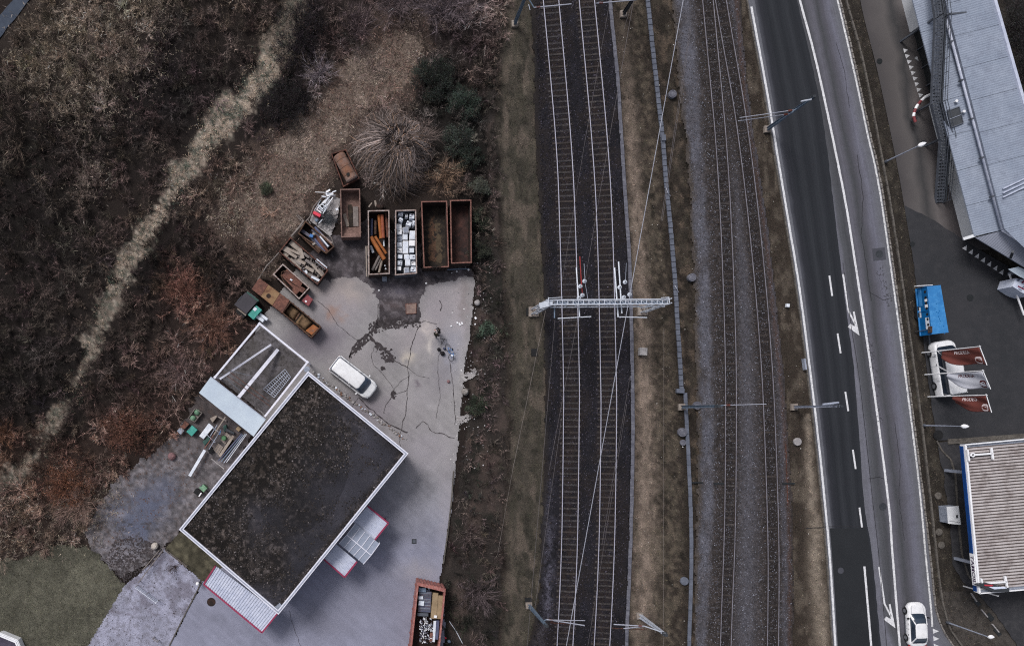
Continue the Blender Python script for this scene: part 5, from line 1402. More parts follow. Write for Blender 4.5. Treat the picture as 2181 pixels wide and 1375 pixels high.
for p in (gb, gc):
 m = MB(); m.beam(Vector((p.x, p.y, 0)), p - Vector((0, 0, .05)), .08, .08); m.build('post', MATS['roof_white'], porch)
m = MB(); c = W(655, 789, 4.4); m.lathe((c.x - .05, c.y + .12, 4.2), [(.05, 0), (.24, .1), (.28, .28), (.25, .30)], 16); m.build('rain_hopper', MATS['grey_metal'], hall)

# broken stones and logs along the north-east wall
pal = ['concrete_pale', 'white_metal', 'timber_grey', 'kerb_granite', 'rock_brown', 'concrete_pale']; surf('rock_brown', (128, 98, 84), (104, 82, 72), 3.0, None, rough=.9)
a, b = W(666, 796), W(862, 938)
for i in range(84):
 t = i / 83; p = a.lerp(b, t); d = (b - a).normalized(); s = Vector((-d.y, d.x, 0))
 p = p + s * random.uniform(.0, .30); r = random.uniform(.06, .16)
 m = MB(); n = 6
 m.lathe((p.x, p.y, 0), [(r * .8, 0), (r, r * .35), (r * random.uniform(.5, .8), r * .8), (.02, r)], n)
 o = m.build('rubble_stone', MATS[random.choice(pal)])
 tag(o, 'pale chunk in the row of rubble lying along the north east wall of the hall', 'rubble', 'rubble along the hall wall')

# ---- the roofless shed: white beams on posts, one grey panel
shed = empty('shed_frame', W(555, 790), 'roofless shed of white beams with one grey roof panel beside the hall', 'shed')
zs = 3.2
A, B, Cc_, D = W(553, 689, zs), W(655, 771, zs), W(563, 888, zs), W(458, 803, zs)
for p, q in ((A, B), (B, Cc_), (D, A)):
 m = MB(); d = (q - p).normalized(); m.beam(p + d * .08, q - d * .08, .17, .24); m.build('beam', MATS['roof_white'], shed)
for p in (A, B, D):
 m = MB(); m.beam(Vector((p.x, p.y, 0)), p - Vector((0, 0, .1)), .15, .15); m.build('post', MATS['roof_white'], shed)
 m = MB(); m.box((p.x, p.y, zs - .12), .22, .22, .26, .9); m.build('corner_joint', MATS['roof_white'], shed)
m = MB(); m.beam(W(577, 734, .35), W(468, 807, 3.0), .18, .14); m.build('fallen_beam', MATS['roof_white'], shed)
m = MB(); m.beam(W(592, 744, .3), W(508, 846, 2.9), .32, .12); m.build('fallen_board', MATS['roof_white'], shed)
m = MB(); q = [W(449, 802, 3.45), W(566, 892.5, 3.45), W(540, 929, 3.3), W(424, 836, 3.3)]; m.slab(q, .08); m.build('roof_panel', MATS['panel_grey'], shed)
m = MB(); m.beam(q[0], q[1], .06, .12); m.build('panel_edge', MATS['galvanised'], shed)
for (x0, y0, x1, y1) in ((472, 785, 535, 800), (470, 795, 512, 832), (484, 800, 580, 868), (490, 792, 575, 855)):
 m = MB(); m.beam(W(x0, y0, 2.6), W(x1, y1, 2.6), .05, .05); m.build('rod', MATS['rust_red' if y1 > 840 else 'steel_mid'], shed)
sheet('shed_floor', [(556, 697), (652, 774), (566, 884), (462, 803)], .022, surf('shed_ground', (70, 66, 64), (104, 100, 104), .5, (46, 42, 40), 2.5, .7, .3, 16, .95, bump=.5), 3, 5, 'mottled mossy gravel floor of the roofless shed', 'floor')
lat = empty('steel_grating', W(585, 817, .3), 'steel lattice grating lying on the shed floor', 'grating')
ga_, gb_, gc_, gd_ = W(560.7, 828, .3), W(607, 786, .3), W(619, 802.5, .3), W(584, 846, .3)
for k in range(13):
 s = k / 12; m = MB(); m.beam(ga_.lerp(gb_, s), gd_.lerp(gc_, s), .045, .05); m.build('bar', MATS['galvanised'], lat)
for k in range(4):
 s = k / 3; m = MB(); m.beam(ga_.lerp(gd_, s) + Vector((0, 0, .05)), gb_.lerp(gc_, s) + Vector((0, 0, .05)), .05, .05); m.build('bar', MATS['galvanised'], lat)

# ---- the warehouse
def ribbed():
 """fine trapezoid ribs running from eave to ridge on the warehouse sheets"""
 for nm in ('metal_roof', 'metal_roof_dark'):
  m = MATS[nm]; nt = m.node_tree; b = nt.nodes['Principled BSDF']; p = pos(nt)
  d = nt.nodes.new('ShaderNodeVectorMath'); d.operation = 'DOT_PRODUCT'; a = 75.3 if nm == 'metal_roof' else 31.0
  d.inputs[1].default_value = (math.cos(math.radians(a)), -math.sin(math.radians(a)), 0); nt.links.new(p, d.inputs[0])
  mu = nt.nodes.new('ShaderNodeMath'); mu.operation = 'MULTIPLY'; mu.inputs[1].default_value = 2 * math.pi / .21; nt.links.new(d.outputs['Value'], mu.inputs[0])
  si = nt.nodes.new('ShaderNodeMath'); si.operation = 'SINE'; nt.links.new(mu.outputs[0], si.inputs[0])
  bp = nt.nodes.new('ShaderNodeBump'); bp.inputs['Strength'].default_value = .4; bp.inputs['Distance'].default_value = .02
  nt.links.new(si.outputs[0], bp.inputs['Height']); nt.links.new(bp.outputs['Normal'], b.inputs['Normal'])
ribbed()
wh_ = empty('warehouse', W(2120, 250), 'grey metal roofed warehouse with stepped roof on the right', 'warehouse')
wo = ORG[wh_]
ze, z1, z2 = 3.4, 4.15, 5.0
def lerp2(a, b, t): return (a[0] + (b[0] - a[0]) * t, a[1] + (b[1] - a[1]) * t)
eA, eB = (1928, -60), (2075, 503)
ed = ((eB[0] - eA[0]) / math.hypot(eB[0] - eA[0], eB[1] - eA[1]), (eB[1] - eA[1]) / math.hypot(eB[0] - eA[0], eB[1] - eA[1]))
pd_ = (ed[1], -ed[0])
Ltot = math.hypot(eB[0] - eA[0], eB[1] - eA[1])
seams = [0, 58, 134, 210, 286, 362, 438, 515, Ltot]
m = MB()
lo, hi = [], []
for s in seams:
 e = (eA[0] + ed[0] * s, eA[1] + ed[1] * s); wl = 54 + 5 * s / Ltot
 lo.append(e); hi.append((e[0] + pd_[0] * wl, e[1] + pd_[1] * wl))
hi[-1] = (2131, 491)
SKY = [(2017, 237), (2042, 228), (2051, 262), (2026, 272)]
for i in range(len(seams) - 1):
 g0, g1 = .35 / max(1, seams[i + 1] - seams[i]), 1 - .35 / max(1, seams[i + 1] - seams[i])
 q = [W(*lerp2(lo[i], lo[i + 1], g0), ze), W(*lerp2(lo[i], lo[i + 1], g1), ze), W(*lerp2(hi[i], hi[i + 1], g1), z1), W(*lerp2(hi[i], hi[i + 1], g0), z1)]
 mm = MB(); mm.slab(q, .10); mm.build('roof_panel', MATS['metal_roof'], wh_)
# under-deck so that the seams show a dark line
mm = MB(); mm.slab([W(*lo[0], ze - .06), W(*lo[-1], ze - .06), W(*hi[-1], z1 - .06), W(*hi[0], z1 - .06)], .05); mm.build('roof_deck', MATS['steel_dark'], wh_)
# south lean-to roof
sq = [W(2078, 506, ze), W(2300, 640, ze), W(2300, 598, z1), W(2131, 492, z1)]
mm = MB(); mm.slab(sq, .1); mm.build('roof_panel', MATS['metal_roof_dark'], wh_)
# step with round gutter, upper roof
k1a, k1b = (1983, -60), (2131, 491)
u_a, u_b = (1996, -60), (2140, 487)
mm = MB(); mm.add([W(*k1a, z1 - .05), W(*k1b, z1 - .05), W(*u_b, z2), W(*u_a, z2)], [(0, 1, 2, 3)]); mm.build('step_wall', MATS['gutter_grey'], wh_)
mm = MB(); mm.add([W(*k1b, z1 - .05), W(2300, 598, z1 - .05), W(2300, 588, z2), W(*u_b, z2)], [(0, 1, 2, 3)]); mm.build('step_wall', MATS['gutter_grey'], wh_)
a3, b3, c3 = W(1990, -60, z1 + .42), W(2135.5, 489, z1 + .42), W(2300, 593, z1 + .42)
mm = MB(); mm.tube([a3, b3], .16, 10); mm.build('gutter', MATS['metal_sheet'], wh_, True)
mm = MB(); mm.tube([b3, c3], .16, 10); mm.build('gutter', MATS['metal_sheet'], wh_, True)
for t in (.27, .42, .57, .72, .87):
 p = a3.lerp(b3, t); mm = MB(); mm.box((p.x - .05, p.y, p.z - .2), .5, .14, .34, .3); mm.build('gutter_bracket', MATS['steel_mid'], wh_)
UA, UB, UC, UD = (1998, -60), (2140, 488), (2291, 602), (2101, -60)
nS = 8
for i in range(nS):
 # seams square to the eave
 t0, t1 = i / nS + .0006, (i + 1) / nS - .0006
 def east(p):   # along pd_ until the east edge
  ex = lambda y: 2118 + .2855 * y
  t = 0
  for _ in range(400):
   x, y = p[0] + pd_[0] * t, p[1] + pd_[1] * t
   if x >= ex(y): break
   t += .5
  return (x, y)
 pA, pB = lerp2(UA, UB, t0), lerp2(UA, UB, t1)
 q = [W(*pA, z2), W(*pB, z2), W(*east(pB), z2 + .35), W(*east(pA), z2 + .35)]
 mm = MB(); mm.slab(q, .1); mm.build('roof_panel', MATS['metal_roof'], wh_)
pB = UB
q = [W(*UB, z2), W(*UC, z2), W(2300, 640, z2 + .3), W(*east(UB), z2 + .34)]
mm = MB(); mm.slab(q, .1); mm.build('roof_panel', MATS['metal_roof'], wh_)
mm = MB(); mm.slab([W(*UA, z2 - .08), W(*UB, z2 - .08), W(*UC, z2 - .08), W(2290, 600, z2 + .2), W(*UD, z2 + .2)], .05); mm.build('roof_deck', MATS['steel_dark'], wh_)
mm = MB(); mm.beam(W(2101, -60, z2 + .42), W(2290, 602, z2 + .42), .26, .2); mm.build('edge_trim', MATS['metal_sheet'], wh_)
for dx in (0, 1, 2):
 mm = MB(); mm.beam(W(2136, 402 + dx * 9, z2 + .2), W(2200, 372 + dx * 9, z2 + .33), .10, .10); mm.build('roof_pipe', MATS['metal_sheet'], wh_)
# lower skylight
q = [W(*p, ze + .72) for p in SKY]
def onroof(p, dz):   # height on the lower roof under pixel p
 dx, dy = p[0] - eA[0], p[1] - eA[1]
 t = (dx * pd_[0] + dy * pd_[1]) / 56.0
 return ze + (z1 - ze) * t + dz
q = [W(*p, onroof(p, .06)) for p in SKY]
mm = MB(); mm.slab(q, .05); sk = mm.build('skylight', MATS['steel_dark'], wh_)
for i in range(4):
 mm = MB(); mm.beam(q[i] + Vector((0, 0, .03)), q[(i + 1) % 4] + Vector((0, 0, .03)), .07, .08); mm.build('frame', MATS['steel_mid'], sk)
mm = MB(); mm.beam(q[0].lerp(q[3], .5) + Vector((0, 0, .03)), q[1].lerp(q[2], .5) + Vector((0, 0, .03)), .05, .06); mm.build('frame', MATS['gutter_grey'], sk)
for x, y in ((2032, 218), (2048, 240)):
 c = W(x, y, onroof((x, y), 0)); mm = MB(); mm.lathe((c.x, c.y, c.z), [(.05, 0), (.05, .25), (.13, .27), (.13, .34)], 10); mm.build('vent_cap', MATS['white_paint'], wh_)
# walls: white west wall with dark loading doors, dark south gate front
gA, gB = (1904.6, -60), (2051, 511)
def wy(y): return W(np.interp(y, [gA[1], gB[1]], [gA[0], gB[0]]), y)
def wall_piece(y0, y1, z0, zt, mat, name='wall', off=0.0, th=.25):
 a, b = wy(y0), wy(y1); d = (b - a).normalized(); s = Vector((-d.y, d.x, 0))
 if s.x < 0: s.negate()
 a = a + s * (th / 2 + off); b = b + s * (th / 2 + off)
 mm = MB(); h = zt - z0
 mm.beam(a + Vector((0, 0, z0 + h / 2)), b + Vector((0, 0, z0 + h / 2)), th, h); return mm.build(name, MATS[mat], wh_)
wall_piece(-60, 70, 0, 3.25, 'wall_white')
wall_piece(222, 512, 0, 3.25, 'wall_white')
for y0, y1 in ((71, 108), (109, 146), (147, 184), (185, 221)):
 wall_piece(y0, y1, 0, 3.2, 'door_dark', 'loading_door', .35, .1)
for y in (70.5, 108.5, 146.5, 184.5, 221.5):
 wall_piece(y - .9, y + .9, 0, 3.2, 'steel_mid', 'door_post', .2, .2)
mm = MB(); a, b = W(2051, 511), W(2300, 668); d = (b - a).normalized(); s = Vector((-d.y, d.x, 0)); s = s if s.x > 0 else -s
mm.beam(a + s * .9 + Vector((0, 0, 1.6)), b + s * .9 + Vector((0, 0, 1.6)), .2, 3.2); mm.build('gate_front', MATS['door_dark'], wh_)
mm = MB(); mm.beam(W(2051, 509, 3.0), W(2076, 501, 3.3), .26, .2); mm.build('gutter_end', MATS['wall_white'], wh_)
mm = MB(); mm.slab([W(2147, 573, 2.6), W(2169, 567.7, 2.9), W(2215, 588, 2.9), W(2190, 598, 2.6), W(2170.5, 588, 2.6)], .04); mm.build('awning', MATS['panel_grey'], wh_)
mm = MB(); mm.beam(W(2157, 536, onroof((2157, 536), .2)), W(2153, 548, ze + .2), .22, .2); mm.build('roof_hatch', MATS['steel_dark'], wh_)

# ---- the outside stair along the warehouse
st = empty('metal_staircase', W(1990, 220), 'long dark metal staircase running along the warehouse eave', 'staircase')
SL = [(1994, 432, 0.05), (2004, 298, 2.7), (1985, 222, 3.9), (1993, 40, 5.3), (1980, -60, 5.3)]
RWID = .66
zz3 = [0.05, 2.7, 3.9, 5.3, 5.3]
pts = [W(x, y, z) for x, y, z in SL]
right = Vector((1, .05, 0)).normalized() * RWID
for i in range(4):
 a, b = pts[i], pts[i + 1]; L = (b - a).length; dz = b.z - a.z
 n = int(L / .30)
 d = (b - a).normalized()
 for off in (Vector((0, 0, 0)), right):
  mm = MB(); mm.beam(a + off - Vector((0, 0, .12)), b + off - Vector((0, 0, .12)), .06, .26); mm.build('stringer', MATS['steel_mid'], st)
  for hgt in (.35, .7, 1.0):
   mm = MB(); mm.beam(a + off + Vector((0, 0, hgt)), b + off + Vector((0, 0, hgt)), .04, .04); mm.build('handrail', MATS['steel_mid'], st)
  for k in range(0, n + 1, 4):
   p = a.lerp(b, k / n) + off; mm = MB(); mm.beam(p, p + Vector((0, 0, 1.0)), .04, .04); mm.build('baluster', MATS['steel_mid'], st)
 # solid grating side on the far side
 mm = MB(); q0, q1 = a + right * 1.02, b + right * 1.02
 mm.add([q0, q1, q1 + Vector((0, 0, .45)), q0 + Vector((0, 0, .45))], [(0, 1, 2, 3)]); mm.build('side_mesh', MATS['steel_dark'], st)
 for k in range(n):
  p = a.lerp(b, (k + .5) / n); mm = MB()
  mm.beam(p + right * .02, p + right * .98, .23, .04); mm.build('tread', MATS['steel_mid'], st)
for (bx, by, zt) in ((1918, 89, 5.0), (1951, 238, 3.4), (1971, 311, 2.5)):
 p = W(bx, by); mm = MB(); mm.beam(p, p + Vector((0, 0, zt)), .16, .16); mm.build('column', MATS['steel_mid'], st)
 mm = MB(); mm.beam(p + Vector((0, 0, zt)), p + Vector((2.4, .2, zt + .05)), .14, .16); mm.build('bracket', MATS['steel_mid'], st)

# ---- filling station canopy
fs = empty('station_canopy', W(2060, 1100), 'ribbed filling station canopy with blue edge and lettering on the right', 'canopy')
zt, zb = 4.7, 4.2
surf('rib_sheet', (182, 175, 175), (168, 160, 160), .5, (122, 111, 108), 1.0, .6, .06, 12, .6)
surf('rib_groove_shade', (88, 80, 78), (106, 97, 95), .8, (70, 60, 58), 2, .6, .1, 12, .9)  # shade of the rib grooves, painted as a darker sheet colour
surf('brand_blue', (10, 62, 128), (8, 54, 112), 1.0, None, rough=.5)
surf('letter_dark', (54, 30, 66), None, rough=.6)
c1, c2, c3_, c4 = (2056, 953), (2083, 1256), (2330, 1234), (2320, 929)
NR = 46
for i in range(NR):
 t0, t1 = i / NR, (i + 1) / NR
 a, b = W(*lerp2(c1, c2, t0), zt), W(*lerp2(c1, c2, t1), zt); d, c_ = W(*lerp2(c4, c3_, t0), zt), W(*lerp2(c4, c3_, t1), zt)
 def mixp(p, q, t, up=0): return p.lerp(q, t) + Vector((0, 0, up))
 mm = MB()
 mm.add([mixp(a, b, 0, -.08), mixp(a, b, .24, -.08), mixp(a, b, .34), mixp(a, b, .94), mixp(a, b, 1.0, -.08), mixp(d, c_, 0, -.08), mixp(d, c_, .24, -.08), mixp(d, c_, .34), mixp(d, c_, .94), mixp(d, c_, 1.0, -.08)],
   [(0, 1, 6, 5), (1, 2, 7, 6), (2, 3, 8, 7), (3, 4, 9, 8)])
 mm.mi[0] = mm.mi[1] = mm.mi[3] = 1; mm.build('roof_rib', [MATS['rib_sheet'], MATS['rib_groove_shade']], fs)
TL, BL = W(2053.5, 946, zt), W(2083.5, 1262, zt)
TR_, BR = W(2330, 920, zt), W(2345, 1240, zt)
mm = MB(); mm.slab([p - Vector((0, 0, .12)) for p in (TL, TR_, BR, BL)], .38); mm.build('soffit', MATS['grey_metal'], fs)
fd = (BL - TL).normalized()
def fascia(t0, t1, mat, name, za=zb, zb_=zt, off=0.0):
 a, b = TL.lerp(BL, t0), TL.lerp(BL, t1); h = zb_ - za
 mm = MB(); o = Vector((-.05 - off, 0, 0))
 mm.beam(Vector((a.x, a.y, za + h / 2)) + o, Vector((b.x, b.y, za + h / 2)) + o, .06, h); return mm.build(name, MATS[mat], fs)
fascia(0.012, .735, 'brand_blue', 'blue_fascia', zb + .03, zt - .1)
fascia(.955, .992, 'brand_blue', 'blue_fascia', zb + .03, zt - .1)
fascia(0, 1, 'white_paint', 'white_fascia', zb, zt + .02, -.08)
fascia(.738, .952, 'white_paint', 'white_fascia', zb + .01, zt, 0)
for a, b in ((TL, BL), (TL, TR_), (BL, BR)):
 mm = MB(); mm.beam(a + Vector((.08, -.02, .04)), b + Vector((.08, -.02, .04)), .16 if b is BL else .10, .12); mm.build('edge_trim', MATS['white_paint'], fs)

def text_tris(s, size, bold=0.0, slant=0.0):
 cu = bpy.data.curves.new('lettering', 'FONT'); cu.body = s; cu.size = size; cu.resolution_u = 2; cu.offset = bold; cu.shear = slant
 ob = bpy.data.objects.new('lettering', cu); C.objects.link(ob)
 dg = bpy.context.evaluated_depsgraph_get(); me = ob.evaluated_get(dg).to_mesh()
 V = [v.co.copy() for v in me.vertices]; F = [tuple(p.vertices) for p in me.polygons]
 ob.evaluated_get(dg).to_mesh_clear(); bpy.data.objects.remove(ob); bpy.data.curves.remove(cu)
 xs = [v.x for v in V]; ys = [v.y for v in V]
 return [((v.x - min(xs)), (v.y - min(ys))) for v in V], F, max(xs) - min(xs), max(ys) - min(ys)
TV, TF, tw_, th_ = text_tris('TAMOIL', 1.0, .022, .22)
a = TL.lerp(BL, .752); Lt = (BL - TL).length * .188
mm = MB(); V = []
for x, y in TV:
 p = a + fd * (x / tw_ * Lt + (y / th_ - .5) * -.10); V.append((p.x - .085, p.y, zb + .09 + y / th_ * .36))
mm.add(V, TF); mm.build('lettering', MATS['letter_dark'], fs)
for (x0, y0, x1, y1, w) in ((2060, 957, 2063.5, 981, .15), (2111, 953, 2114.5, 977, .15), (2062, 969, 2112, 965, .15), (2089, 1231, 2093, 1246, .15), (2140, 1226, 2145, 1250, .16), (2100, 1241, 2142, 1238, .15)):
 mm = MB(); mm.beam(W(x0, y0, zt + .25), W(x1, y1, zt + .25), w, .16); mm.build('roof_frame', MATS['white_paint'], fs)
c = W(2072, 968, zt + .36); mm = MB(); mm.lathe((c.x, c.y, c.z - .05), [(.2, 0), (.2, .08), (.1, .08), (.1, .02)], 14); mm.build('roof_ring', MATS['white_paint'], fs)
# sign box standing on the lower corner
surf('sign_face', (210, 216, 232), (190, 198, 218), 2.0, None, rough=.4)
surf('sign_red', (176, 52, 66), None, rough=.5)
sgn = empty('price_sign', W(2120, 1250, zt), 'dark sign box with red and white panels on the canopy corner', 'sign')
mm = MB(); mm.slab([W(2081, 1245, 5.15), W(2100, 1240, 5.15), W(2150, 1252, 5.15), W(2150, 1259, 5.15), W(2118, 1260, 5.15)], .45); mm.build('box', MATS['steel_dark'], sgn)
mm = MB(); mm.slab([W(2096, 1244, 5.19), W(2116, 1244.5, 5.19), W(2113, 1247.5, 5.19), W(2098, 1247, 5.19)], .03); mm.build('red_panel', MATS['sign_red'], sgn)
mm = MB(); mm.slab([W(2106, 1249, 5.19), W(2140, 1248.5, 5.19), W(2145, 1252, 5.19), W(2118, 1254, 5.19)], .03); mm.build('white_panel', MATS['sign_face'], sgn)
for (bx, by) in ((2014.5, 1001), (2034.5, 1188)):
 p = W(bx, by); mm = MB(); mm.beam(p, p + Vector((0, 0, zb - .1)), .26, .30); mm.build('column', MATS['galvanised'], fs)
p = W(2052, 1247); mm = MB(); mm.beam(p, p + Vector((0, 0, zb - .1)), .10, .10); mm.build('drain_pipe', MATS['white_paint'], fs)
# electric cabinet
cab = empty('electric_cabinet', W(2020, 1096), 'pale metal cabinet on the verge beside the station canopy', 'cabinet')
q = [W(2017, 1079, 1.1), W(2041, 1077.5, 1.1), W(2045.5, 1116, 1.1), W(2020, 1113.5, 1.1)]
mm = MB(); mm.prism([(p.x, p.y) for p in q], 0, 1.05); mm.build('body', MATS['grey_metal'], cab)
mm = MB(); mm.slab([p + Vector((0, 0, .02)) for p in inset(q, -.03)], .05); mm.build('lid', MATS['wall_white'], cab)
c = W(2038, 1099, 1.13); mm = MB(); mm.box((c.x, c.y, 1.125), .16, .3, .03); mm.build('vent', MATS['steel_dark'], cab)
mm = MB(); a, b = W(2021.5, 1108.5, 1.13), W(2045, 1112, 1.13); mm.beam(a, b, .03, .02); mm.build('seam', MATS['steel_mid'], cab)

# ---- octagonal garden pool in the lower left corner
pool = empty('garden_pool', W(8, 1394.5), 'octagonal pool with white stepped rim on the lawn, cut by the picture corner', 'pool')
surf('pool_cover', (62, 56, 72), (74, 68, 84), 1.2, (48, 44, 56), 4, .5, .2, 14, .8)
def octo(r, z):
 return [Vector((W(8, 1394.5).x + r * math.cos(math.radians(68.2 + 45 * k - 22.5 - 22.5 + 22.5)), W(8, 1394.5).y + r * math.sin(math.radians(68.2 + 45 * k - 22.5)), z)) for k in range(8)]
def octo_ring(r0, r1, z0, z1, mat, name):
 for k in range(8):
  a0 = math.radians(90 + 45 * k); a1 = a0 + math.radians(45); cx, cy = W(8, 1394.5).xy
  mm = MB(); f = lambda r, a: (cx + r * math.cos(a), cy + r * math.sin(a))
  mm.prism([f(r0, a0), f(r0, a1), f(r1, a1), f(r1, a0)], z0, z1); recalc(mm.build(name, MATS[mat], pool))
octo_ring(2.05, 2.19, 0, .84, 'white_paint', 'rim'); octo_ring(2.19, 2.215, 0, .78, 'gutter_grey', 'rim_joint'); octo_ring(2.215, 2.33, 0, .80, 'white_paint', 'rim'); octo_ring(2.33, 2.352, 0, .7, 'gutter_grey', 'rim_joint'); octo_ring(2.352, 2.42, 0, .76, 'white_paint', 'rim')
cx, cy = W(8, 1394.5).xy
mm = MB(); mm.prism([(cx + 2.06 * math.cos(math.radians(90 + 45 * k)), cy + 2.06 * math.sin(math.radians(90 + 45 * k))) for k in range(8)], .0, .62); mm.build('cover', MATS['pool_cover'], pool)
# ================================================================ the scrap yard
def rim_box(name, px4, zt, zf, label, wall='rust_brown', rim='rim_rust', floor='rust_brown', cat='container', t=.07, rimw=.09, ribs=5, taper=0.0, open_side=None, group=None, z0=.12):
 """open steel container from its four rim corners in the photo"""
 q = [W(*p, zt) for p in px4]
 c = sum(q, Vector()) / 4
 root = empty(name, (c.x, c.y, 0), label, cat, group)
 qi = inset(q, t)
 for i in range(4):
  j = (i + 1) % 4
  mb = MB()
  a, b, d, e = q[i], q[j], qi[j], qi[i]
  mb.prism([(a.x, a.y), (b.x, b.y), (d.x, d.y), (e.x, e.y)], z0, zt - .02)
  recalc(mb.build('side_panel' if (q[j] - q[i]).length > 2.2 else 'end_panel', MATS[wall], root))
 mb = MB(); qf = inset(q, t + .003); mb.prism([(p.x, p.y) for p in qf], z0 + .01, zf); mb.build('floor', MATS[floor], root)
 qr0, qr1 = inset(q, -.015), inset(q, rimw)
 for i in range(4):
  j = (i + 1) % 4
  if open_side == i: continue
  mb = MB(); a, b, d, e = qr0[i], qr0[j], qr1[j], qr1[i]
  mb.prism([(a.x, a.y), (b.x, b.y), (d.x, d.y), (e.x, e.y)], zt - .05, zt + .03); recalc(mb.build('rim', MATS[rim], root))
 for i in range(4):
  j = (i + 1) % 4
  a, b = q[i], q[j]; L = (b - a).length
  if L < 2.2: continue
  s = (b - a).normalized(); n = Vector((s.y, -s.x, 0)); n = n if n.dot(a - c) > 0 else -n
  for k in range(ribs):
   p = a.lerp(b, (k + .5) / ribs) + n * .035; mb = MB(); mb.box((p.x, p.y, z0), .09, .07, zt - z0 - .06, math.atan2(s.y, s.x)); mb.build('rib', MATS[wall], root)
 # skids
 a, b = q[0].lerp(q[1], .25), q[3].lerp(q[2], .25); a2, b2 = q[0].lerp(q[1], .75), q[3].lerp(q[2], .75)
 for u, v in ((a, b), (a2, b2)):
  mb = MB(); mb.beam(Vector((u.x, u.y, .06)).lerp(Vector((v.x, v.y, .06)), .03), Vector((u.x, u.y, .06)).lerp(Vector((v.x, v.y, .06)), .97), .14, .12); mb.build('skid', MATS[wall], root)
 return root
def pbox(mb, cx, cy, w, h, rot, z0, z1):
 k = (1 - z1 / H) / S; c = W(cx, cy, z1)
 return mb.box((c.x, c.y, z0), w * k, h * k, z1 - z0, -math.radians(rot))
def pbar(mb, x0, y0, x1, y1, w, z, h=.08, z1=None):
 """bar lying between two photo points at height z, w in photo px"""
 return mb.beam(W(x0, y0, z), W(x1, y1, z if z1 is None else z1), w / S, h)

surf('rust_inside', (46, 39, 35), (32, 28, 27), .9, (78, 66, 54), 2.4, .6, .2, 10, .9, dist=.8)
surf('rust_dark', (48, 37, 34), (36, 29, 28), 1.2, (72, 48, 40), 3, .6, .2, 12, .9)
surf('rust_plate', (108, 70, 60), (80, 54, 48), 1.2, (140, 96, 80), 4, .5, .15, 12, .8)
surf('rust_floor', (66, 44, 40), (44, 36, 36), .8, (92, 62, 56), 2, .6, .2, 12, .9)
surf('mud_pale', (88, 75, 60), (72, 61, 51), 2.0, None, rough=.95)
surf('skip_orange', (158, 100, 93), (128, 80, 76), 1.6, (190, 150, 142), 5, .5, .08, 12, .65)
surf('pipe_orange', (158, 96, 50), (134, 78, 40), 1.2, (118, 66, 36), 4, .5, .1, 12, .7)
surf('pipe_red', (150, 82, 56), (124, 66, 48), 1.2, (94, 56, 46), 4, .5, .1, 12, .7)
surf('pipe_blue', (88, 94, 122), (72, 76, 100), 1.2, None, rough=.6)
surf('teal_plastic', (62, 150, 138), (52, 130, 122), 1.4, (86, 172, 160), 5, .4, .05, 12, .45)
surf('teal_dark', (44, 78, 72), (38, 66, 62), 1.4, None, rough=.5)
surf('green_plastic', (106, 140, 116), (88, 120, 98), 1.4, (140, 184, 150), 4, .4, .05, 12, .5)
surf('leaf_green', (74, 116, 80), (62, 100, 70), 1.4, None, rough=.5)
surf('lid_dark', (58, 54, 62), (50, 47, 54), 1.0, None, rough=.6, speck=.05)
surf('red_box', (130, 62, 66), (112, 52, 58), 1.4, (150, 86, 88), 4, .4, .08, 12, .6)
surf('bright_red', (214, 62, 84), (196, 50, 70), 2.0, None, rough=.5)
surf('blue_plastic', (62, 116, 176), (52, 98, 156), 2.0, None, rough=.5)
surf('cardboard', (150, 130, 104), (132, 114, 90), 1.2, (168, 148, 122), 4, .4, .06, 12, .85)
surf('scrap_mix', (84, 78, 80), (58, 54, 56), 2.5, (130, 124, 126), 6, .7, .3, 14, .9, bump=.6)
surf('rock_pale', (176, 168, 160), (156, 148, 142), 2.0, (196, 190, 184), 5, .5, .1, 10, .9)
surf('rock_pink', (126, 96, 98), (108, 84, 86), 2.0, (160, 116, 118), 5, .5, .1, 10, .9)

# -- containers in the upper row
rim_box('waste_container', [(724.5, 403), (766.5, 402), (768.5, 504), (727, 505.5)], 1.5, .32, 'empty pinkish rusty container with a folded door flap at its lower end', 'rust_pink', 'rust_pink', 'rust_pink')
mb = MB(); q = [W(727.5, 485, .42), W(768, 483, .42), W(768, 503, 1.35), W(727.5, 504, 1.35)]; mb.slab(q, .05); o = mb.build('door_flap', MATS['rust_pink'], [x for x in bpy.data.objects if x.get('label', '').startswith('empty pinkish')][0])
for (x0, y0, x1, y1, w, mt) in ((733, 455, 741, 482, 7, 'timber_pale'), (745, 436, 748, 483, 9, 'rust_inside'), (757, 440, 758, 482, 11, 'timber_grey')):
 mb = MB(); pbar(mb, x0, y0, x1, y1, w, .40, .05); tag(mb.build('floor_board', MATS[mt]), {'timber_pale': 'short pale board lying in the empty pinkish container', 'rust_inside': 'brown sheet lying in the middle of the empty pinkish container', 'timber_grey': 'greyish board lying along the right wall of the empty pinkish container'}[mt], 'board')
rim_box('waste_container', [(783.5, 448.5), (829, 447.5), (830, 583), (785, 585)], 1.9, .30, 'rusty container holding orange pipes and tree logs', 'rust_dark', 'rim_pale', 'rust_dark')
rim_box('waste_container', [(842, 448), (886, 446.5), (888, 582), (841.5, 586)], 1.9, .30, 'grey container filled with white scrapped appliances', 'steel_mid', 'rim_pale', 'steel_dark')
rim_box('waste_container', [(897, 429), (952, 428), (956, 568), (902.5, 569.5)], 2.1, .30, 'empty dark brown container with a gap in its lower rim', 'rust_dark', 'rim_rust', 'rust_inside', ribs=7, open_side=2)
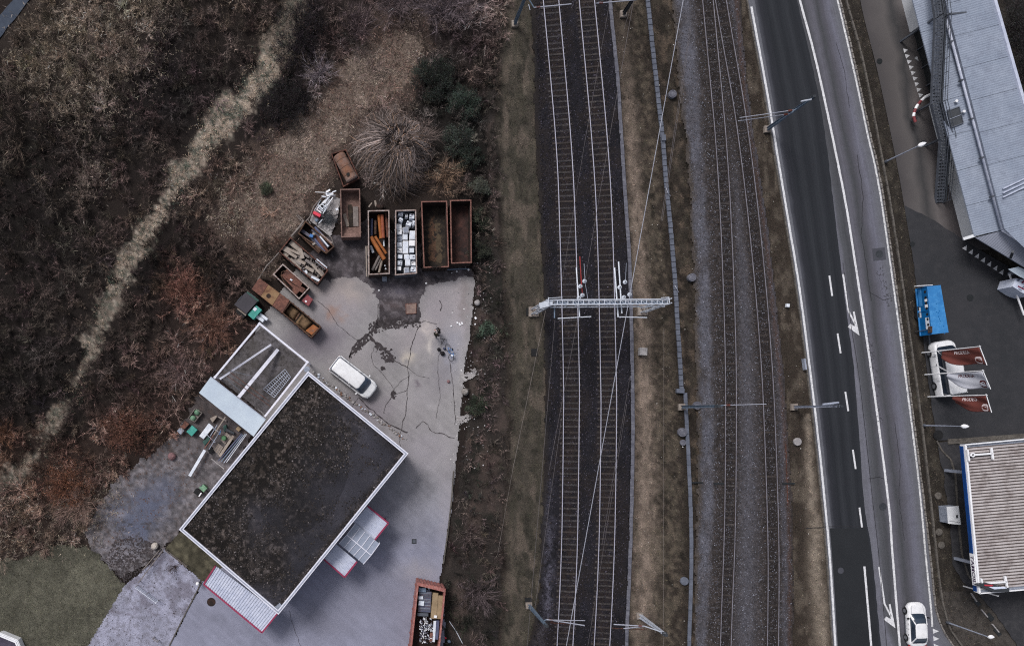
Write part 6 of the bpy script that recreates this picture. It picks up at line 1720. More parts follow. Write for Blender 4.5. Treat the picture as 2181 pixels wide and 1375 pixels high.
for a, b in (((902.5, 569.5), (919, 568.5)), ((940, 568.2), (956, 567.5))):
 mb = MB(); mb.beam(W(*a, 2.1), W(*b, 2.1), .10, .08); mb.build('rim', MATS['rim_rust'], [x for x in bpy.data.objects if x.get('label', '').startswith('empty dark brown')][0])
rim_box('waste_container', [(958.5, 426.5), (1003.5, 425.5), (1004.5, 559.5), (961, 561)], 2.0, .30, 'empty reddish container at the right end of the row', 'rust_dark', 'rim_rust', 'rust_floor', ribs=7)
for k, (pts, lb) in enumerate((([(926, 470), (934, 470), (941, 545), (938, 562), (930, 562), (929, 510)], 'beige streak of dried mud on the floor of the dark brown container'), ([(912, 480), (924, 460), (930, 555), (914, 558)], 'brown mud on the floor of the dark brown container'))):
 tag(speckles('mud_streak', pts, 1500, (.02, .08), .305 + .006 * k, ('mud_pale', 'rust_brown')[k], lb, 'mud'), kind='stuff')
# pipes and logs in the second container
f6 = lambda x, y: (770 + x / 7.64, 420 + y / 7.64)
for (x0, y0, x1, y1, w, mt, z, lb) in ((280, 290, 315, 672, 50, 'pipe_orange', 1.15, 'orange pipe lying left of the reddish pipe in the pipe container'), (335, 285, 355, 665, 58, 'pipe_red', 1.2, 'orange red pipe in the upper middle of the pipe container'),
          (400, 268, 425, 655, 48, 'rust_red', .95, 'purplish brown pipe along the right wall of the pipe container'), (226, 380, 224, 602, 44, 'rust_brown', .9, 'short brown pipe in the pipe container beside the bluish one'),
          (168, 350, 162, 625, 42, 'pipe_blue', .9, 'bluish grey pipe along the left wall of the pipe container'), (152, 648, 372, 1012, 70, 'pipe_orange', 1.45, 'thick orange pipe lying slanted in the pipe container'),
          (222, 638, 400, 915, 46, 'pipe_orange', 1.35, 'thinner orange pipe lying slanted beside the thick one'), (148, 790, 190, 905, 48, 'white_metal', .9, 'short whitish pipe in the pipe container below the slanted ones'),
          (293, 955, 172, 1190, 46, 'timber_grey', 1.0, 'longest grey log at the lower end of the pipe container'), (312, 1005, 225, 1185, 32, 'timber_grey', .9, 'thin grey log beside the longest log in the pipe container'),
          (332, 1035, 285, 1225, 40, 'timber_pale', .85, 'pale log at the bottom of the pipe container'), (362, 695, 366, 800, 26, 'white_metal', .8, 'short white post standing between the pipes')):
 a, b = W(*f6(x0, y0), z), W(*f6(x1, y1), z); r = w / 7.64 / 2 / S * .97
 root_l = tag(MB().tube([a, b], r, 14).build('log' if 'log' in lb else 'pipe', MATS[mt], smooth=False), lb, 'log' if 'log' in lb else 'pipe')
for i, (x, y) in enumerate(((385, 1110), (395, 1162))):
 c = W(*f6(x, y), .7); mb = MB(); mb.lathe((c.x, c.y, .5), [(.03, 0), (.08, .03), (.095, .09), (.08, .15), (.03, .18)], 12); tag(mb.build('white_bottle', MATS['white_metal'], smooth=True), ('upper' if i == 0 else 'lower') + ' white canister at the bottom of the pipe container', 'canister')
# white appliances
APP = [(637, 268, 85, 62, 12), (733, 295, 46, 50, 5), (822, 308, 84, 84, 4), (772, 425, 88, 72, 22), (608, 475, 95, 92, 0), (720, 528, 98, 90, -4), (828, 615, 94, 148, 2), (617, 565, 84, 84, 3), (710, 640, 88, 98, 0), (620, 668, 78, 82, -3),
  (716, 812, 98, 214, 1), (824, 745, 98, 98, 2), (617, 768, 82, 82, -2), (620, 865, 80, 88, 2), (818, 862, 84, 84, 0), (628, 965, 84, 68, 4), (733, 968, 84, 84, 0), (830, 970, 98, 80, 0), (625, 1068, 80, 74, 3), (755, 1060, 88, 98, 0), (846, 1070, 82, 80, 5),
  (612, 1155, 74, 70, 2), (736, 1186, 88, 90, -4), (846, 1172, 92, 84, 3), (640, 365, 66, 62, 30), (848, 420, 40, 90, 8)]
_cols = [[], [], []]
for i, a in enumerate(APP): _cols[0 if a[0] < 665 else (1 if a[0] < 770 else 2)].append((a[1], i))
APL = {}
for k, cl in enumerate(_cols):
 for r_, (_, i) in enumerate(sorted(cl)): APL[i] = ORD[r_] + ' white appliance from the top in the ' + ('left', 'middle', 'right')[k] + ' column of the grey container'
LOOK = ['white_metal', 'white_metal', 'white_paint', 'grey_metal', 'white_paint']
for i, (x, y, w, h, r) in enumerate(APP):
 cx, cy = f6(x, y); zt = 1.05 + .55 * random.random(); mt = 'white_paint' if i in (4, 5, 6, 8, 10, 11, 16, 19, 22) else ('grey_metal' if i in (14, 21, 15) else 'white_metal')
 c = W(cx, cy, zt); k = (1 - zt / H) / S / 7.64
 root = empty('scrap_appliance', (c.x, c.y, .3), APL[i], 'appliance', 'white appliances in the grey container', rz=-math.radians(r))
 mb = MB(); mb.box((0, 0, 0), w * k * .96, h * k * .96, zt - .33); bevel(mb.build('casing', MATS[mt], root, local=True), .02, 2)
 mb = MB(); mb.box((0, 0, zt - .33), w * k * .84, h * k * .84, .03)
 mb.build('lid', MATS[random.choice(LOOK)], root, local=True)
 if mt == 'white_metal':
  mb = MB()
  for s in range(random.randint(2, 4)):
   mb.box((random.uniform(-.3, .3) * w * k, random.uniform(-.35, .35) * h * k, zt - .302), w * k * random.uniform(.12, .5), h * k * random.uniform(.05, .16), .02, random.uniform(-.3, .3))
  mb.build('opening', MATS['steel_beam'], root, local=True)
# pallet rail leaning left of the pipe container, coupling wedge and white stuff above it
mb = MB(); mb.beam(W(779.5, 524, .9), W(781, 589, .9), .10, .12); mb.beam(W(783.5, 523, .9), W(785, 589, .9), .08, .12); tag(mb.build('timber_rail', MATS['timber_pale']), 'pale double timber leaning along the left side of the pipe container', 'timber')
mb = MB(); pbox(mb, 819, 593, 10, 10, 0, 0, .5); tag(mb.build('concrete_block', MATS['grey_metal']), 'grey block below the pipe container', 'block')
for (x0, y0, x1, y1, w, mt, lb) in ((785, 441, 792, 432, 2.5, 'timber_pale', 'thin pale stick above the pipe container'), (799, 427, 801, 440, 4, 'timber_pale', 'short pale board above the pipe container')):
 mb = MB(); pbar(mb, x0, y0, x1, y1, w, .5, .06); tag(mb.build('board', MATS[mt]), lb, 'board')
mb = MB(); c = W(810, 437, .7); mb.lathe((c.x, c.y, 0), [(.3, 0), (.42, .3), (.4, .55), (.2, .7)], 12); tag(mb.build('rusty_drum', MATS['rust_dark'], smooth=True), 'round rusty lump standing behind the pipe container', 'drum')
mb = MB(); mb.tube([W(950, 574, .3), W(970, 573, .25), W(998, 572, .25)], .05, 8); tag(mb.build('cable_pipe', MATS['galv_blue']), 'thin bluish pipe lying below the two right containers', 'pipe')

# -- tank in a skip
sk = rim_box('skip', [(705, 327), (737, 318), (765.5, 380), (731, 398)], 1.0, .3, 'rusty open skip with a tank lying in it below the big willow', 'rust_dark', 'rust_red', 'rust_dark')
tank = empty('rusty_tank', W(737, 358, .6), 'rusty cylindrical tank with a round black hole lying in the skip', 'tank')
a, b = W(721.5, 330, 1.0), W(751, 384, 1.0); d = (b - a).normalized(); r = .59
surf('rust_tank', (122, 84, 64), (128, 118, 116), .8, (84, 54, 42), 2.5, .6, .15, 10, .8)
mb = MB(); mb.tube([a - d * .0, a + d * .10, b - d * .12, b], [r * .86, r, r, r * .86], 28); mb.build('shell', MATS['rust_tank'], tank)
for t in (.22, .5, .78):
 mb = MB(); p = a.lerp(b, t); mb.tube([p - d * .02, p + d * .02], r + .012, 28, cap=False); mb.build('weld_seam', MATS['rust_brown'], tank)
c = W(741.5, 371.5, 1.58); mb = MB(); mb.lathe((c.x, c.y, 1.545), [(.20, 0), (.20, .05), (.15, .05), (.15, .052)], 18); mb.build('hatch_ring', MATS['rust_brown'], tank)
mb = MB(); mb.lathe((c.x, c.y, 1.60), [(.15, 0), (.15, .003)], 18); mb.build('hole', MATS['black_rubber'], tank)

# -- slanted row of skips
f3 = lambda x, y: (480 + x / 4.043, 380 + y / 4.043)
f5 = lambda x, y: (600 + x / 9.82, 400 + y / 9.82)
rim_box('skip', [(650.5, 470), (712, 525), (695, 540), (634.5, 497)], 1.3, .3, 'rusty skip full of steel beams beside the scrap heap', 'rust_dark', 'rust_brown', 'rust_dark')
BEAMS = [(420, 890, 640, 1045, 60, 'steel_beam'), (640, 860, 985, 1235, 62, 'steel_beam'), (690, 820, 860, 1000, 44, 'pipe_blue'), (700, 990, 960, 1340, 60, 'rust_plate'), (790, 960, 1040, 1165, 60, 'rim_pale'), (560, 980, 820, 1250, 50, 'steel_beam'),
   (520, 1090, 760, 1310, 55, 'rust_dark'), (350, 950, 780, 1360, 26, 'rust_brown'), (800, 1010, 975, 1225, 26, 'white_metal'), (690, 1060, 900, 1330, 30, 'pipe_blue'), (620, 1120, 800, 1330, 40, 'rust_brown')]
BO = sorted(range(len(BEAMS)), key=lambda i: (BEAMS[i][0] + BEAMS[i][2]) - (BEAMS[i][1] + BEAMS[i][3]))
for i, (x0, y0, x1, y1, w, mt) in enumerate(BEAMS):
 a, b = W(*f5(x0, y0), .75 + .06 * i), W(*f5(x1, y1), .75 + .05 * i)
 mb = MB(); ww = w / 9.82 / S
 up = Vector((0, 0, 1)); s = (b - a).normalized().cross(up)
 mb.beam(a, b, ww, .03); mb.beam(a - up * .09, b - up * .09, .03, .16); mb.beam(a - up * .18, b - up * .18, ww, .03)
 tag(mb.build('steel_beam', MATS[mt]), ORD[BO.index(i)] + ' beam from the left in the skip of steel beams', 'beam', 'beams in the beam skip')
for (x, y, w, h, r, mt, lb) in ((620, 1000, 70, 60, 20, 'blue_plastic', 'small blue thing among the steel beams'), (665, 960, 46, 40, 10, 'timber_pale', 'pale lump among the steel beams'), (670, 1168, 60, 40, -30, 'timber_pale', 'small pale offcut among the steel beams')):
 mb = MB(); cx, cy = f5(x, y); pbox(mb, cx, cy, w / 9.82, h / 9.82, r, .9, 1.45); tag(mb.build('scrap_piece', MATS[mt]), lb, 'scrap')
rim_box('skip', [(618.5, 505), (699, 575), (676, 606), (594, 536)], 1.3, .3, 'rusty skip full of broken timber, largest of the slanted row', 'rust_dark', 'rust_red', 'rust_dark', ribs=6)
wr = random.Random(5)
PL = [(490, 600, 615, 680, 26, 'timber_pale'), (505, 590, 640, 650, 22, 'timber_pale'), (560, 545, 640, 610, 46, 'timber_pale'), (640, 600, 665, 690, 34, 'timber_pale'), (500, 640, 540, 670, 26, 'timber_pale'), (535, 685, 600, 745, 24, 'timber_grey'), (585, 700, 650, 740, 18, 'timber_grey'),
  (600, 690, 690, 735, 26, 'timber_pale'), (690, 700, 790, 770, 22, 'timber_grey'), (745, 740, 835, 840, 18, 'timber_pale'), (780, 700, 870, 775, 26, 'white_metal'), (690, 760, 760, 800, 26, 'timber_pale'), (560, 690, 620, 750, 20, 'timber_pale'), (650, 790, 740, 850, 24, 'grey_metal'),
  (700, 820, 790, 860, 22, 'timber_grey'), (740, 845, 810, 880, 20, 'white_metal'), (690, 790, 720, 850, 16, 'white_metal'), (620, 750, 650, 780, 22, 'timber_pale'), (800, 780, 850, 830, 20, 'timber_grey'), (670, 640, 720, 680, 20, 'timber_grey'), (700, 660, 750, 690, 16, 'timber_grey'), (625, 640, 655, 720, 18, 'timber_grey')]
for i in range(46):
 t, u = wr.random(), wr.random(); x = 560 + (885 - 560) * t + (460 - 560) * u; y = 505 + (790 - 505) * t + (630 - 505) * u; a = wr.random() * 3.14; L = wr.uniform(18, 44)
 x = x * .86 + 675 * .14; y = y * .86 + 710 * .14
 PL.append((x, y, x + L * math.cos(a), y + L * math.sin(a), wr.uniform(8, 18), wr.choice(['timber_pale', 'timber_grey', 'timber_grey', 'rust_brown', 'scrap_mix'])))
PO = sorted(range(22), key=lambda i: PL[i][0] + PL[i][1] + PL[i][2] + PL[i][3])
for i, (x0, y0, x1, y1, w, mt) in enumerate(PL):
 z = (.95 if i < 22 else .72) + wr.uniform(-.1, .16)
 mb = MB(); mb.beam(W(*f3(x0, y0), z + wr.uniform(-.08, .1)), W(*f3(x1, y1), z), w / 4.043 / S, .09); tag(mb.build('broken_plank', MATS[mt]), (ORD[PO.index(i)] + ' large ' + {'timber_pale': 'pale ', 'timber_grey': 'grey '}.get(mt, 'whitish ') + 'piece from the upper end of the timber skip') if i < 22 else 'small broken piece of wood in the skip full of timber', 'plank', 'broken timber in the timber skip')
mb = MB()
for i in range(500):
 t, u = wr.random() * .9 + .05, wr.random() * .9 + .05; x = 560 + (885 - 560) * t + (460 - 560) * u; y = 505 + (790 - 505) * t + (630 - 505) * u
 p = W(*f3(x, y), .62); a = wr.random() * 3.14; L = wr.uniform(.06, .22); mb.beam(p, p + Vector((math.cos(a) * L, math.sin(a) * L, wr.uniform(-.05, .1))), .05, .04)
tag(mb.build('timber_debris', MATS['timber_grey']), 'splinters and small debris filling the timber skip', 'debris', None, 'stuff')
s7 = rim_box('skip', [(602.4, 561.8), (659.3, 612.5), (637, 637), (581.4, 584)], 1.2, .3, 'pale rimmed skip with a rusty plate lying across it', 'rust_brown', 'rim_pale', 'rust_dark')
plate = empty('rusty_plate', W(622, 600, 1.0), 'large rusty plate with a notched edge lying in the pale rimmed skip', 'plate')
mb = MB(); mb.slab([W(*f3(x, y), .98) for x, y in ((530, 780), (670, 890), (650, 925), (690, 950), (665, 985), (640, 970), (605, 1000), (575, 980), (580, 940), (480, 835))], .04); recalc(mb.build('sheet', MATS['rust_plate'], plate))
for k in range(4):
 x0, y0 = 520 + 28 * k, 800 + 30 * k * .8; mb = MB(); mb.beam(W(*f3(x0 - 25, y0 + 35), .995), W(*f3(x0 + 60, y0 + 110 - 10 * k), .995), .03, .012); mb.build('seam', MATS['rust_dark'], plate)
mb = MB(); cx, cy = f3(567, 872); pbox(mb, cx, cy, 5, 3, 30, .985, 1.02); mb.build('label_plate', MATS['white_metal'], plate)
mb = MB(); mb.tube([W(*f3(x, y), 1.15) for x, y in ((525, 790), (485, 805), (480, 840), (510, 900), (560, 960), (575, 975))], .035, 8); tag(mb.build('bent_hose', MATS['rust_brown']), 'bent brown hose along the edge of the pale rimmed skip', 'hose')
# lidded container
lc = empty('lidded_container', W(577, 629), 'rusty container with a closed stained lid in the slanted row', 'container')
q = [W(551.7, 591.5, 1.5), W(617.3, 639.7, 1.5), W(601.2, 667, 1.5), W(535.7, 615, 1.5)]
mb = MB(); mb.prism([(p.x, p.y) for p in q], .12, 1.42); mb.build('body', MATS['rust_red'], lc)
surf('rust_lid', (122, 90, 66), (138, 112, 84), .7, (92, 60, 48), 1.8, .75, .14, 10, .85)
for k in range(3):
 t0, t1 = (0, .3, .68)[k] + .004, (.3, .68, 1)[k] - .004
 mb = MB(); mb.slab([q[0].lerp(q[1], t0), q[0].lerp(q[1], t1), q[3].lerp(q[2], t1), q[3].lerp(q[2], t0)], .06); mb.build('lid', MATS[('rust_plate', 'rust_lid', 'rust_plate')[k]], lc)
c = W(572, 630, 1.5); mb = MB(); mb.lathe((c.x, c.y, 1.5), [(.22, 0), (.22, .008), (.1, .01)], 16); mb.build('lid_stain', MATS['rust_dark'], lc)
for k in range(8):
 p, r_ = q[0].lerp(q[1], (k + .5) / 8), q[3].lerp(q[2], (k + .5) / 8)
 for v in (p, r_):
  mb = MB(); mb.box((v.x, v.y, .15), .09, .08, 1.2, math.atan2((q[1] - q[0]).y, (q[1] - q[0]).x)); mb.build('rib', MATS['rust_red'], lc)
rim_box('skip', [(618.5, 641.5), (684, 695.4), (663, 718.9), (600.5, 665.7)], 1.4, .3, 'open rusty container holding a beige heap at the lower end of the slanted row', 'rust_red', 'rust_brown', 'rust_inside', ribs=6)
surf('beige_heap', (142, 116, 88), (112, 90, 70), 1.0, (84, 66, 54), 3, .6, .2, 12, .95, bump=.6)
for nm, pts, h, lb in (('sand_heap', [(560, 1075), (640, 1140), (585, 1215), (500, 1150)], .45, 'beige heap in the upper half of the open rusty container'), ('sand_heap', [(660, 1160), (750, 1235), (690, 1310), (600, 1240)], .5, 'rounded beige heap in the lower half of the open rusty container')):
 pw = [W(*f3(*p), .8) for p in pts]; c = sum(pw, Vector()) / 4; mb = MB(); ring = []
 for lev, (s, z) in enumerate(((1, .31), (.86, .31 + h * .55), (.6, .31 + h * .9), (.25, .31 + h))):
  for k in range(16):
   t = k / 4; i = int(t) % 4; p = pw[i].lerp(pw[(i + 1) % 4], t - int(t)); rnd = .94 + .12 * random.random(); ring.append((c.x + (p.x - c.x) * s * rnd, c.y + (p.y - c.y) * s * rnd, z + random.uniform(-.02, .02)))
 F = [(l * 16 + k, l * 16 + (k + 1) % 16, l * 16 + 16 + (k + 1) % 16, l * 16 + 16 + k) for l in range(3) for k in range(16)] + [tuple(48 + k for k in range(16))]
 mb.add(ring, F); tag(mb.build(nm, MATS['beige_heap'], smooth=True), lb, 'heap')
mb = MB(); mb.beam(W(*f3(640, 1160), 1.25), W(*f3(605, 1215), 1.25), .12, .25); mb.build('divider', MATS['rust_brown'], [x for x in bpy.data.objects if x.get('label', '').startswith('open rusty container')][0])
mb = MB(); q = [W(*f3(x, y), .9) for x, y in ((755, 1255), (805, 1290), (745, 1350), (690, 1310))]; q[1].z = q[2].z = 1.3; mb.slab(q, .05); mb.build('end_flap', MATS['rust_orange'], [x for x in bpy.data.objects if x.get('label', '').startswith('open rusty container')][0])

# -- scrap heap on a concrete pad
pad = [f5(*p) for p in ((1110, 190), (1230, 230), (1160, 620), (1020, 1040), (900, 930), (780, 830), (600, 690), (640, 560), (820, 300))]
sheet('concrete_pad', pad, .03, MATS['concrete_pale'], 2.5, 3, 'broken pale concrete pad under the white scrap heap', 'concrete pad')
for (x, y, w, h, r, z) in [(1010, 780, 200, 110, 40, .16), (930, 850, 150, 90, 45, .14), (1080, 640, 140, 90, 60, .15), (1120, 500, 130, 100, 70, .16), (850, 800, 120, 80, 35, .12), (1000, 950, 110, 70, 50, .12), (700, 720, 110, 80, 30, .14), (1150, 380, 100, 90, 75, .14), (1060, 420, 120, 120, 10, .12)]:
 cx, cy = f5(x, y); mb = MB(); pbox(mb, cx, cy, w / 9.82, h / 9.82, r, .03, z); bevel(tag(mb.build('concrete_slab', MATS['concrete_pale']), 'broken grey concrete slab beside the white scrap heap', 'slab', 'broken slabs at the scrap heap'), .04)
LN = [(880, 290, 960, 210, 26), (960, 210, 1000, 160, 30), (870, 330, 1010, 180, 16), (740, 440, 880, 290, 18), (800, 500, 920, 360, 18), (860, 540, 1030, 250, 14), (940, 380, 1070, 200, 18), (770, 360, 860, 450, 22), (830, 330, 920, 400, 18), (720, 440, 830, 520, 26), (760, 410, 860, 490, 20), (900, 500, 1060, 220, 10),
  (930, 90, 1010, 40, 34), (1060, 90, 1140, 62, 22), (920, 130, 1060, 120, 44), (940, 170, 1080, 130, 30), (850, 180, 930, 190, 26), (1020, 180, 1120, 155, 18), (700, 90, 1080, 105, 10), (840, 170, 870, 205, 20), (1130, 455, 1180, 440, 46), (560, 680, 600, 750, 16), (770, 750, 850, 660, 14), (680, 480, 830, 230, 8), (990, 200, 900, 330, 12), (960, 300, 870, 480, 10), (1000, 240, 930, 370, 10)]
LO = sorted(range(len(LN)), key=lambda i: LN[i][1] + LN[i][3])
for i, (x0, y0, x1, y1, w) in enumerate(LN):
 mb = MB(); z = .25 + .5 * random.random(); mb.beam(W(*f5(x0, y0), z), W(*f5(x1, y1), z + random.uniform(-.1, .12)), w / 9.82 / S, .06); tag(mb.build('scrap_profile', MATS['white_metal' if i % 3 else 'white_paint']), ORD[LO.index(i)] + ' white metal profile from the top of the scrap heap above the beam skip', 'scrap', 'white profiles in the scrap heap')
mb = MB(); cx, cy = f5(735, 545); pbox(mb, cx, cy, 17, 6.5, 27, .1, .75); tag(mb.build('red_crate', MATS['bright_red']), 'bright red box at the lower end of the white scrap heap', 'box')
for (x, y, w, h, r, mt, lb) in ((860, 470, 90, 130, 30, 'lid_dark', 'dark sheet under the white profiles'), (820, 330, 110, 90, 35, 'door_dark', 'black panel in the middle of the white scrap heap'), (735, 670, 70, 70, 40, 'galv_blue', 'bluish bundle below the red box'), (820, 440, 120, 40, 35, 'door_dark', 'black strip between the white profiles'), (950, 640, 250, 110, -20, 'scrap_mix', 'dark tangled wire heap on the concrete pad')):
 mb = MB(); cx, cy = f5(x, y); pbox(mb, cx, cy, w / 9.82, h / 9.82, r, .05, .28); tag(mb.build('scrap_sheet', MATS[mt]), lb, 'scrap')
mb = MB()
for i in range(240):
 x, y = random.gauss(960, 90), random.gauss(640, 60); p = W(*f5(x, y), .25 + .15 * random.random()); a = random.random() * 6.28; L = random.uniform(.2, .7)
 mb.beam(p, p + Vector((math.cos(a) * L, math.sin(a) * L, random.uniform(-.1, .1))), .02, .02)
tag(mb.build('wire_tangle', MATS['steel_dark']), 'tangle of dark wire on the concrete pad', 'wire', None, 'stuff')
# timber edging behind the skips
for pts, lb, w in (([(692, 413), (668, 440), (660, 462), (648, 475), (627, 496)], 'grey bent rail along the upper side of the beam skip', .12), ([(647, 470), (635, 487), (621, 503)], 'pale board beside the bent rail', .2), ([(594, 538), (578, 556), (568, 566)], 'pale rail at the left corner of the timber skip', .12), ([(568, 566), (556, 586), (549, 596)], 'grey rail above the lidded container', .12),
     ([(631, 459), (645, 474)], 'short pale stick pointing at the bent rail, left one', .08), ([(634, 457), (648, 471)], 'short pale stick pointing at the bent rail, right one', .08), ([(656, 468), (662, 477)], 'short white stick at the top corner of the beam skip', .08), ([(705, 503), (711, 524)], 'pale bent bar at the right corner of the beam skip', .07)):
 mb = MB(); mb.tube([W(*p, .5) for p in pts], w / 2, 6); tag(mb.build('timber_rail', MATS['timber_grey']), lb, 'rail')
# -- bins at the lower left of the row
def bin_box(name, px4, z, label, mat, lid=None, cat='bin', handle=True, zb=.05):
 q = [W(*p, z) for p in px4]; c = sum(q, Vector()) / 4; root = empty(name, (c.x, c.y, 0), label, cat)
 mb = MB(); qi = inset(q, .05); mb.prism([(p.x, p.y) for p in qi], zb, z - .06); mb.build('body', MATS[mat], root)
 mb = MB(); mb.slab(q, .07); bevel(mb.build('lid', MATS[lid or mat], root), .02)
 if handle:
  mb = MB(); a, b = q[0].lerp(q[1], .3) + Vector((0, 0, .03)), q[0].lerp(q[1], .7) + Vector((0, 0, .03)); mb.beam(a, b, .04, .04); mb.build('handle', MATS['steel_mid'], root)
 return root
bin_box('waste_bin', [(498.5, 648.4), (523.3, 622), (548, 642), (524.5, 668.5)], 1.3, 'dark lidded bin at the lower left end of the row', 'teal_dark', 'lid_dark')
bin_box('waste_bin', [(545.5, 649.6), (558, 659.5), (539.4, 680.5), (527, 669.4)], 1.1, 'teal bin with a pale patch on its lid', 'teal_plastic')
mb = MB(); pbox(mb, 543, 658, 7, 7, 40, 1.102, 1.13); tag(mb.build('paper_bag', MATS['white_metal']), 'pale bag lying on the lid of the teal bin', 'bag')
bin_box('waste_bin', [(527, 620), (552, 639), (549, 643), (524, 625)], 1.05, 'narrow dark green bin behind the dark lidded bin', 'teal_dark')
bin_box('waste_bin', [(504, 657), (524, 671), (518, 678), (502, 664)], .7, 'black trough with a timber edge below the dark lidded bin', 'black_rubber', handle=False)
mb = MB(); pbar(mb, 506, 657, 524, 671, 3, .8, .08); tag(mb.build('board', MATS['timber_pale']), 'pale board on the edge of the black trough', 'board')
for (x0, y0, x1, y1, w, lb) in ((546, 673, 562, 684, 7, 'left one of two white boxes beside the teal bin'), (554, 669, 570, 681, 6, 'right one of two white boxes beside the teal bin')):
 mb = MB(); pbar(mb, x0, y0, x1, y1, w, .5, .4); bevel(tag(mb.build('white_box', MATS['white_metal']), lb, 'box'), .03)
bin_box('small_skip', [(654.4, 626), (666.7, 637), (656.8, 652), (642, 639.7)], .9, 'small red steel box in front of the pale rimmed skip', 'red_box', cat='box')
mb = MB(); pbox(mb, 651.5, 641.5, 4, 3.5, 40, .905, .94); tag(mb.build('paper_sheet', MATS['white_paint']), 'white paper lying on the small red steel box', 'paper')
# square steel plate
pl = empty('steel_plate', W(875, 656), 'square beige steel plate lying at the edge of the dark dirt', 'plate'); q = [W(864, 647, .1), W(886.5, 645.5, .1), W(886, 667, .1), W(865, 668, .1)]
mb = MB(); mb.slab(q, .09); mb.build('sheet', surf('beige_plate', (132, 112, 104), (112, 94, 90), 1.6, (150, 128, 116), 4, .6, .1, 12, .8), pl)
mb = MB()
for i in range(4): mb.beam(q[i] + Vector((0, 0, .02)), q[(i + 1) % 4] + Vector((0, 0, .02)), .05, .03)
mb.build('frame', MATS['rim_rust'], pl)

# -- orange skip at the bottom with cardboard and scrap
os_ = rim_box('orange_skip', [(889, 1239), (949, 1253), (929, 1450), (866, 1450)], 2.1, .4, 'orange roll-off skip with cardboard and white scrap at the bottom edge', 'skip_orange', 'skip_orange', 'rust_dark', ribs=8, rimw=.15)
mb = MB(); mb.slab([W(890, 1239, 2.16), W(948, 1253, 2.16), W(947, 1260, 2.16), W(890, 1246, 2.16)], .1); mb.build('front_beam', MATS['skip_orange'], os_)
f8 = lambda x, y: (870 + x / 9.48, 1230 + y / 9.48)
for (x, y, w, h, r, z, mt, lb) in ((525, 560, 110, 520, 5, 1.6, 'cardboard', 'long cardboard sheet in the orange skip, left one'), (625, 590, 140, 470, 5, 1.55, 'cardboard', 'wide cardboard sheet in the orange skip, right one'), (330, 480, 250, 420, 3, 1.3, 'steel_beam', 'large translucent bluish bundle in the orange skip'), (250, 400, 90, 60, 0, 1.5, 'white_metal', 'upper white bag in the orange skip'),
         (260, 510, 110, 90, 8, 1.5, 'white_metal', 'lower white bag in the orange skip'), (420, 200, 50, 44, 0, 1.6, 'white_metal', 'small white cup at the top end of the orange skip'), (280, 240, 150, 90, 2, 1.45, 'galv_blue', 'bluish bag at the top end of the orange skip'), (545, 780, 56, 50, 10, 1.7, 'white_paint', 'white ball of paper between cardboard and profiles'),
         (520, 1080, 50, 420, 4, 1.5, 'white_metal', 'long white profile in the orange skip'), (575, 1050, 70, 380, 4, 1.45, 'pipe_blue', 'blue strip of sheeting in the orange skip'), (460, 1200, 60, 180, 4, 1.5, 'rim_rust', 'pinkish board in the orange skip'), (290, 740, 220, 60, 2, 1.4, 'steel_mid', 'dark bar below the bluish bundle in the orange skip')):
 cx, cy = f8(x, y); mb = MB(); pbox(mb, cx, cy, w / 9.48, h / 9.48, r, z - .18, z); tag(mb.build('scrap_piece', MATS[mt]), lb, 'scrap')
bun = [o for o in bpy.data.objects if o.get('label', '').startswith('large translucent bluish')][0]
for i in range(15):
 mb = MB(); cx, cy = f8(330, 250 + i * 30); pbox(mb, cx, cy, 23, .8, 3, 1.30, 1.335); mb.build('foil_strip', MATS[random.choice(['steel_mid', 'pipe_blue', 'grey_metal'])], bun)
mb = MB()
for i in range(150):
 x, y = random.uniform(230, 490), random.uniform(780, 1310); cx, cy = f8(x, y); a = random.choice([0, 90, 45, 20]) + random.uniform(-14, 14); mb.cur = random.choice([0, 1, 2, 2])
 pbox(mb, cx, cy, random.uniform(1.5, 6), random.uniform(.6, 1.6), a, 1.2, 1.28 + .28 * random.random())
tag(mb.build('metal_scrap', [MATS['white_paint'], MATS['white_metal'], MATS['steel_beam']]), 'heap of small white metal pieces in the lower half of the orange skip', 'scrap', None, 'stuff')

# -- clutter west of the hall
g8 = lambda x, y: (370 + x / 6.547, 850 + y / 6.547)
def clutter(name, px4, z, label, mat, cat, zb=0.02, lid=None):
 q = [W(*g8(*p), z) for p in px4]; mb = MB(); mb.prism([(p.x, p.y) for p in q], zb, z); return bevel(tag(mb.build(name, MATS[mat]), label, cat), .02)
crate = empty('open_crate', W(*g8(298, 220)), 'grey crate with two green sacks at the scrub edge', 'crate')
q = [W(*g8(*p), .5) for p in ((205, 260), (300, 125), (390, 190), (290, 315))]
for i in range(4):
 mb = MB(); mb.beam(Vector((*q[i].xy, .27)), Vector((*q[(i + 1) % 4].xy, .27)), .05, .5); mb.build('side_panel', MATS['timber_grey'], crate)
mb = MB(); mb.slab([Vector((*p.xy, .08)) for p in q], .06); mb.build('floor', MATS['timber_grey'], crate)
for (x, y, lb) in ((322, 180, 'upper green sack in the grey crate'), (262, 265, 'lower green sack in the grey crate')):
 c = W(*g8(x, y), .5); mb = MB(); mb.lathe((c.x, c.y, .08), [(.2, 0), (.3, .12), (.28, .34), (.12, .48)], 10); tag(mb.build('sack', MATS['green_plastic'], smooth=True), lb, 'sack')
bin_box('plastic_box', [g8(*p) for p in ((175, 450), (255, 360), (330, 425), (250, 515))], .7, 'teal square lidded box beside the brown one west of the hall', 'teal_plastic', cat='box')
bin_box('plastic_box', [g8(*p) for p in ((85, 385), (155, 298), (218, 345), (155, 410))], .6, 'reddish brown box at the scrub edge west of the hall', 'rust_plate', cat='box')
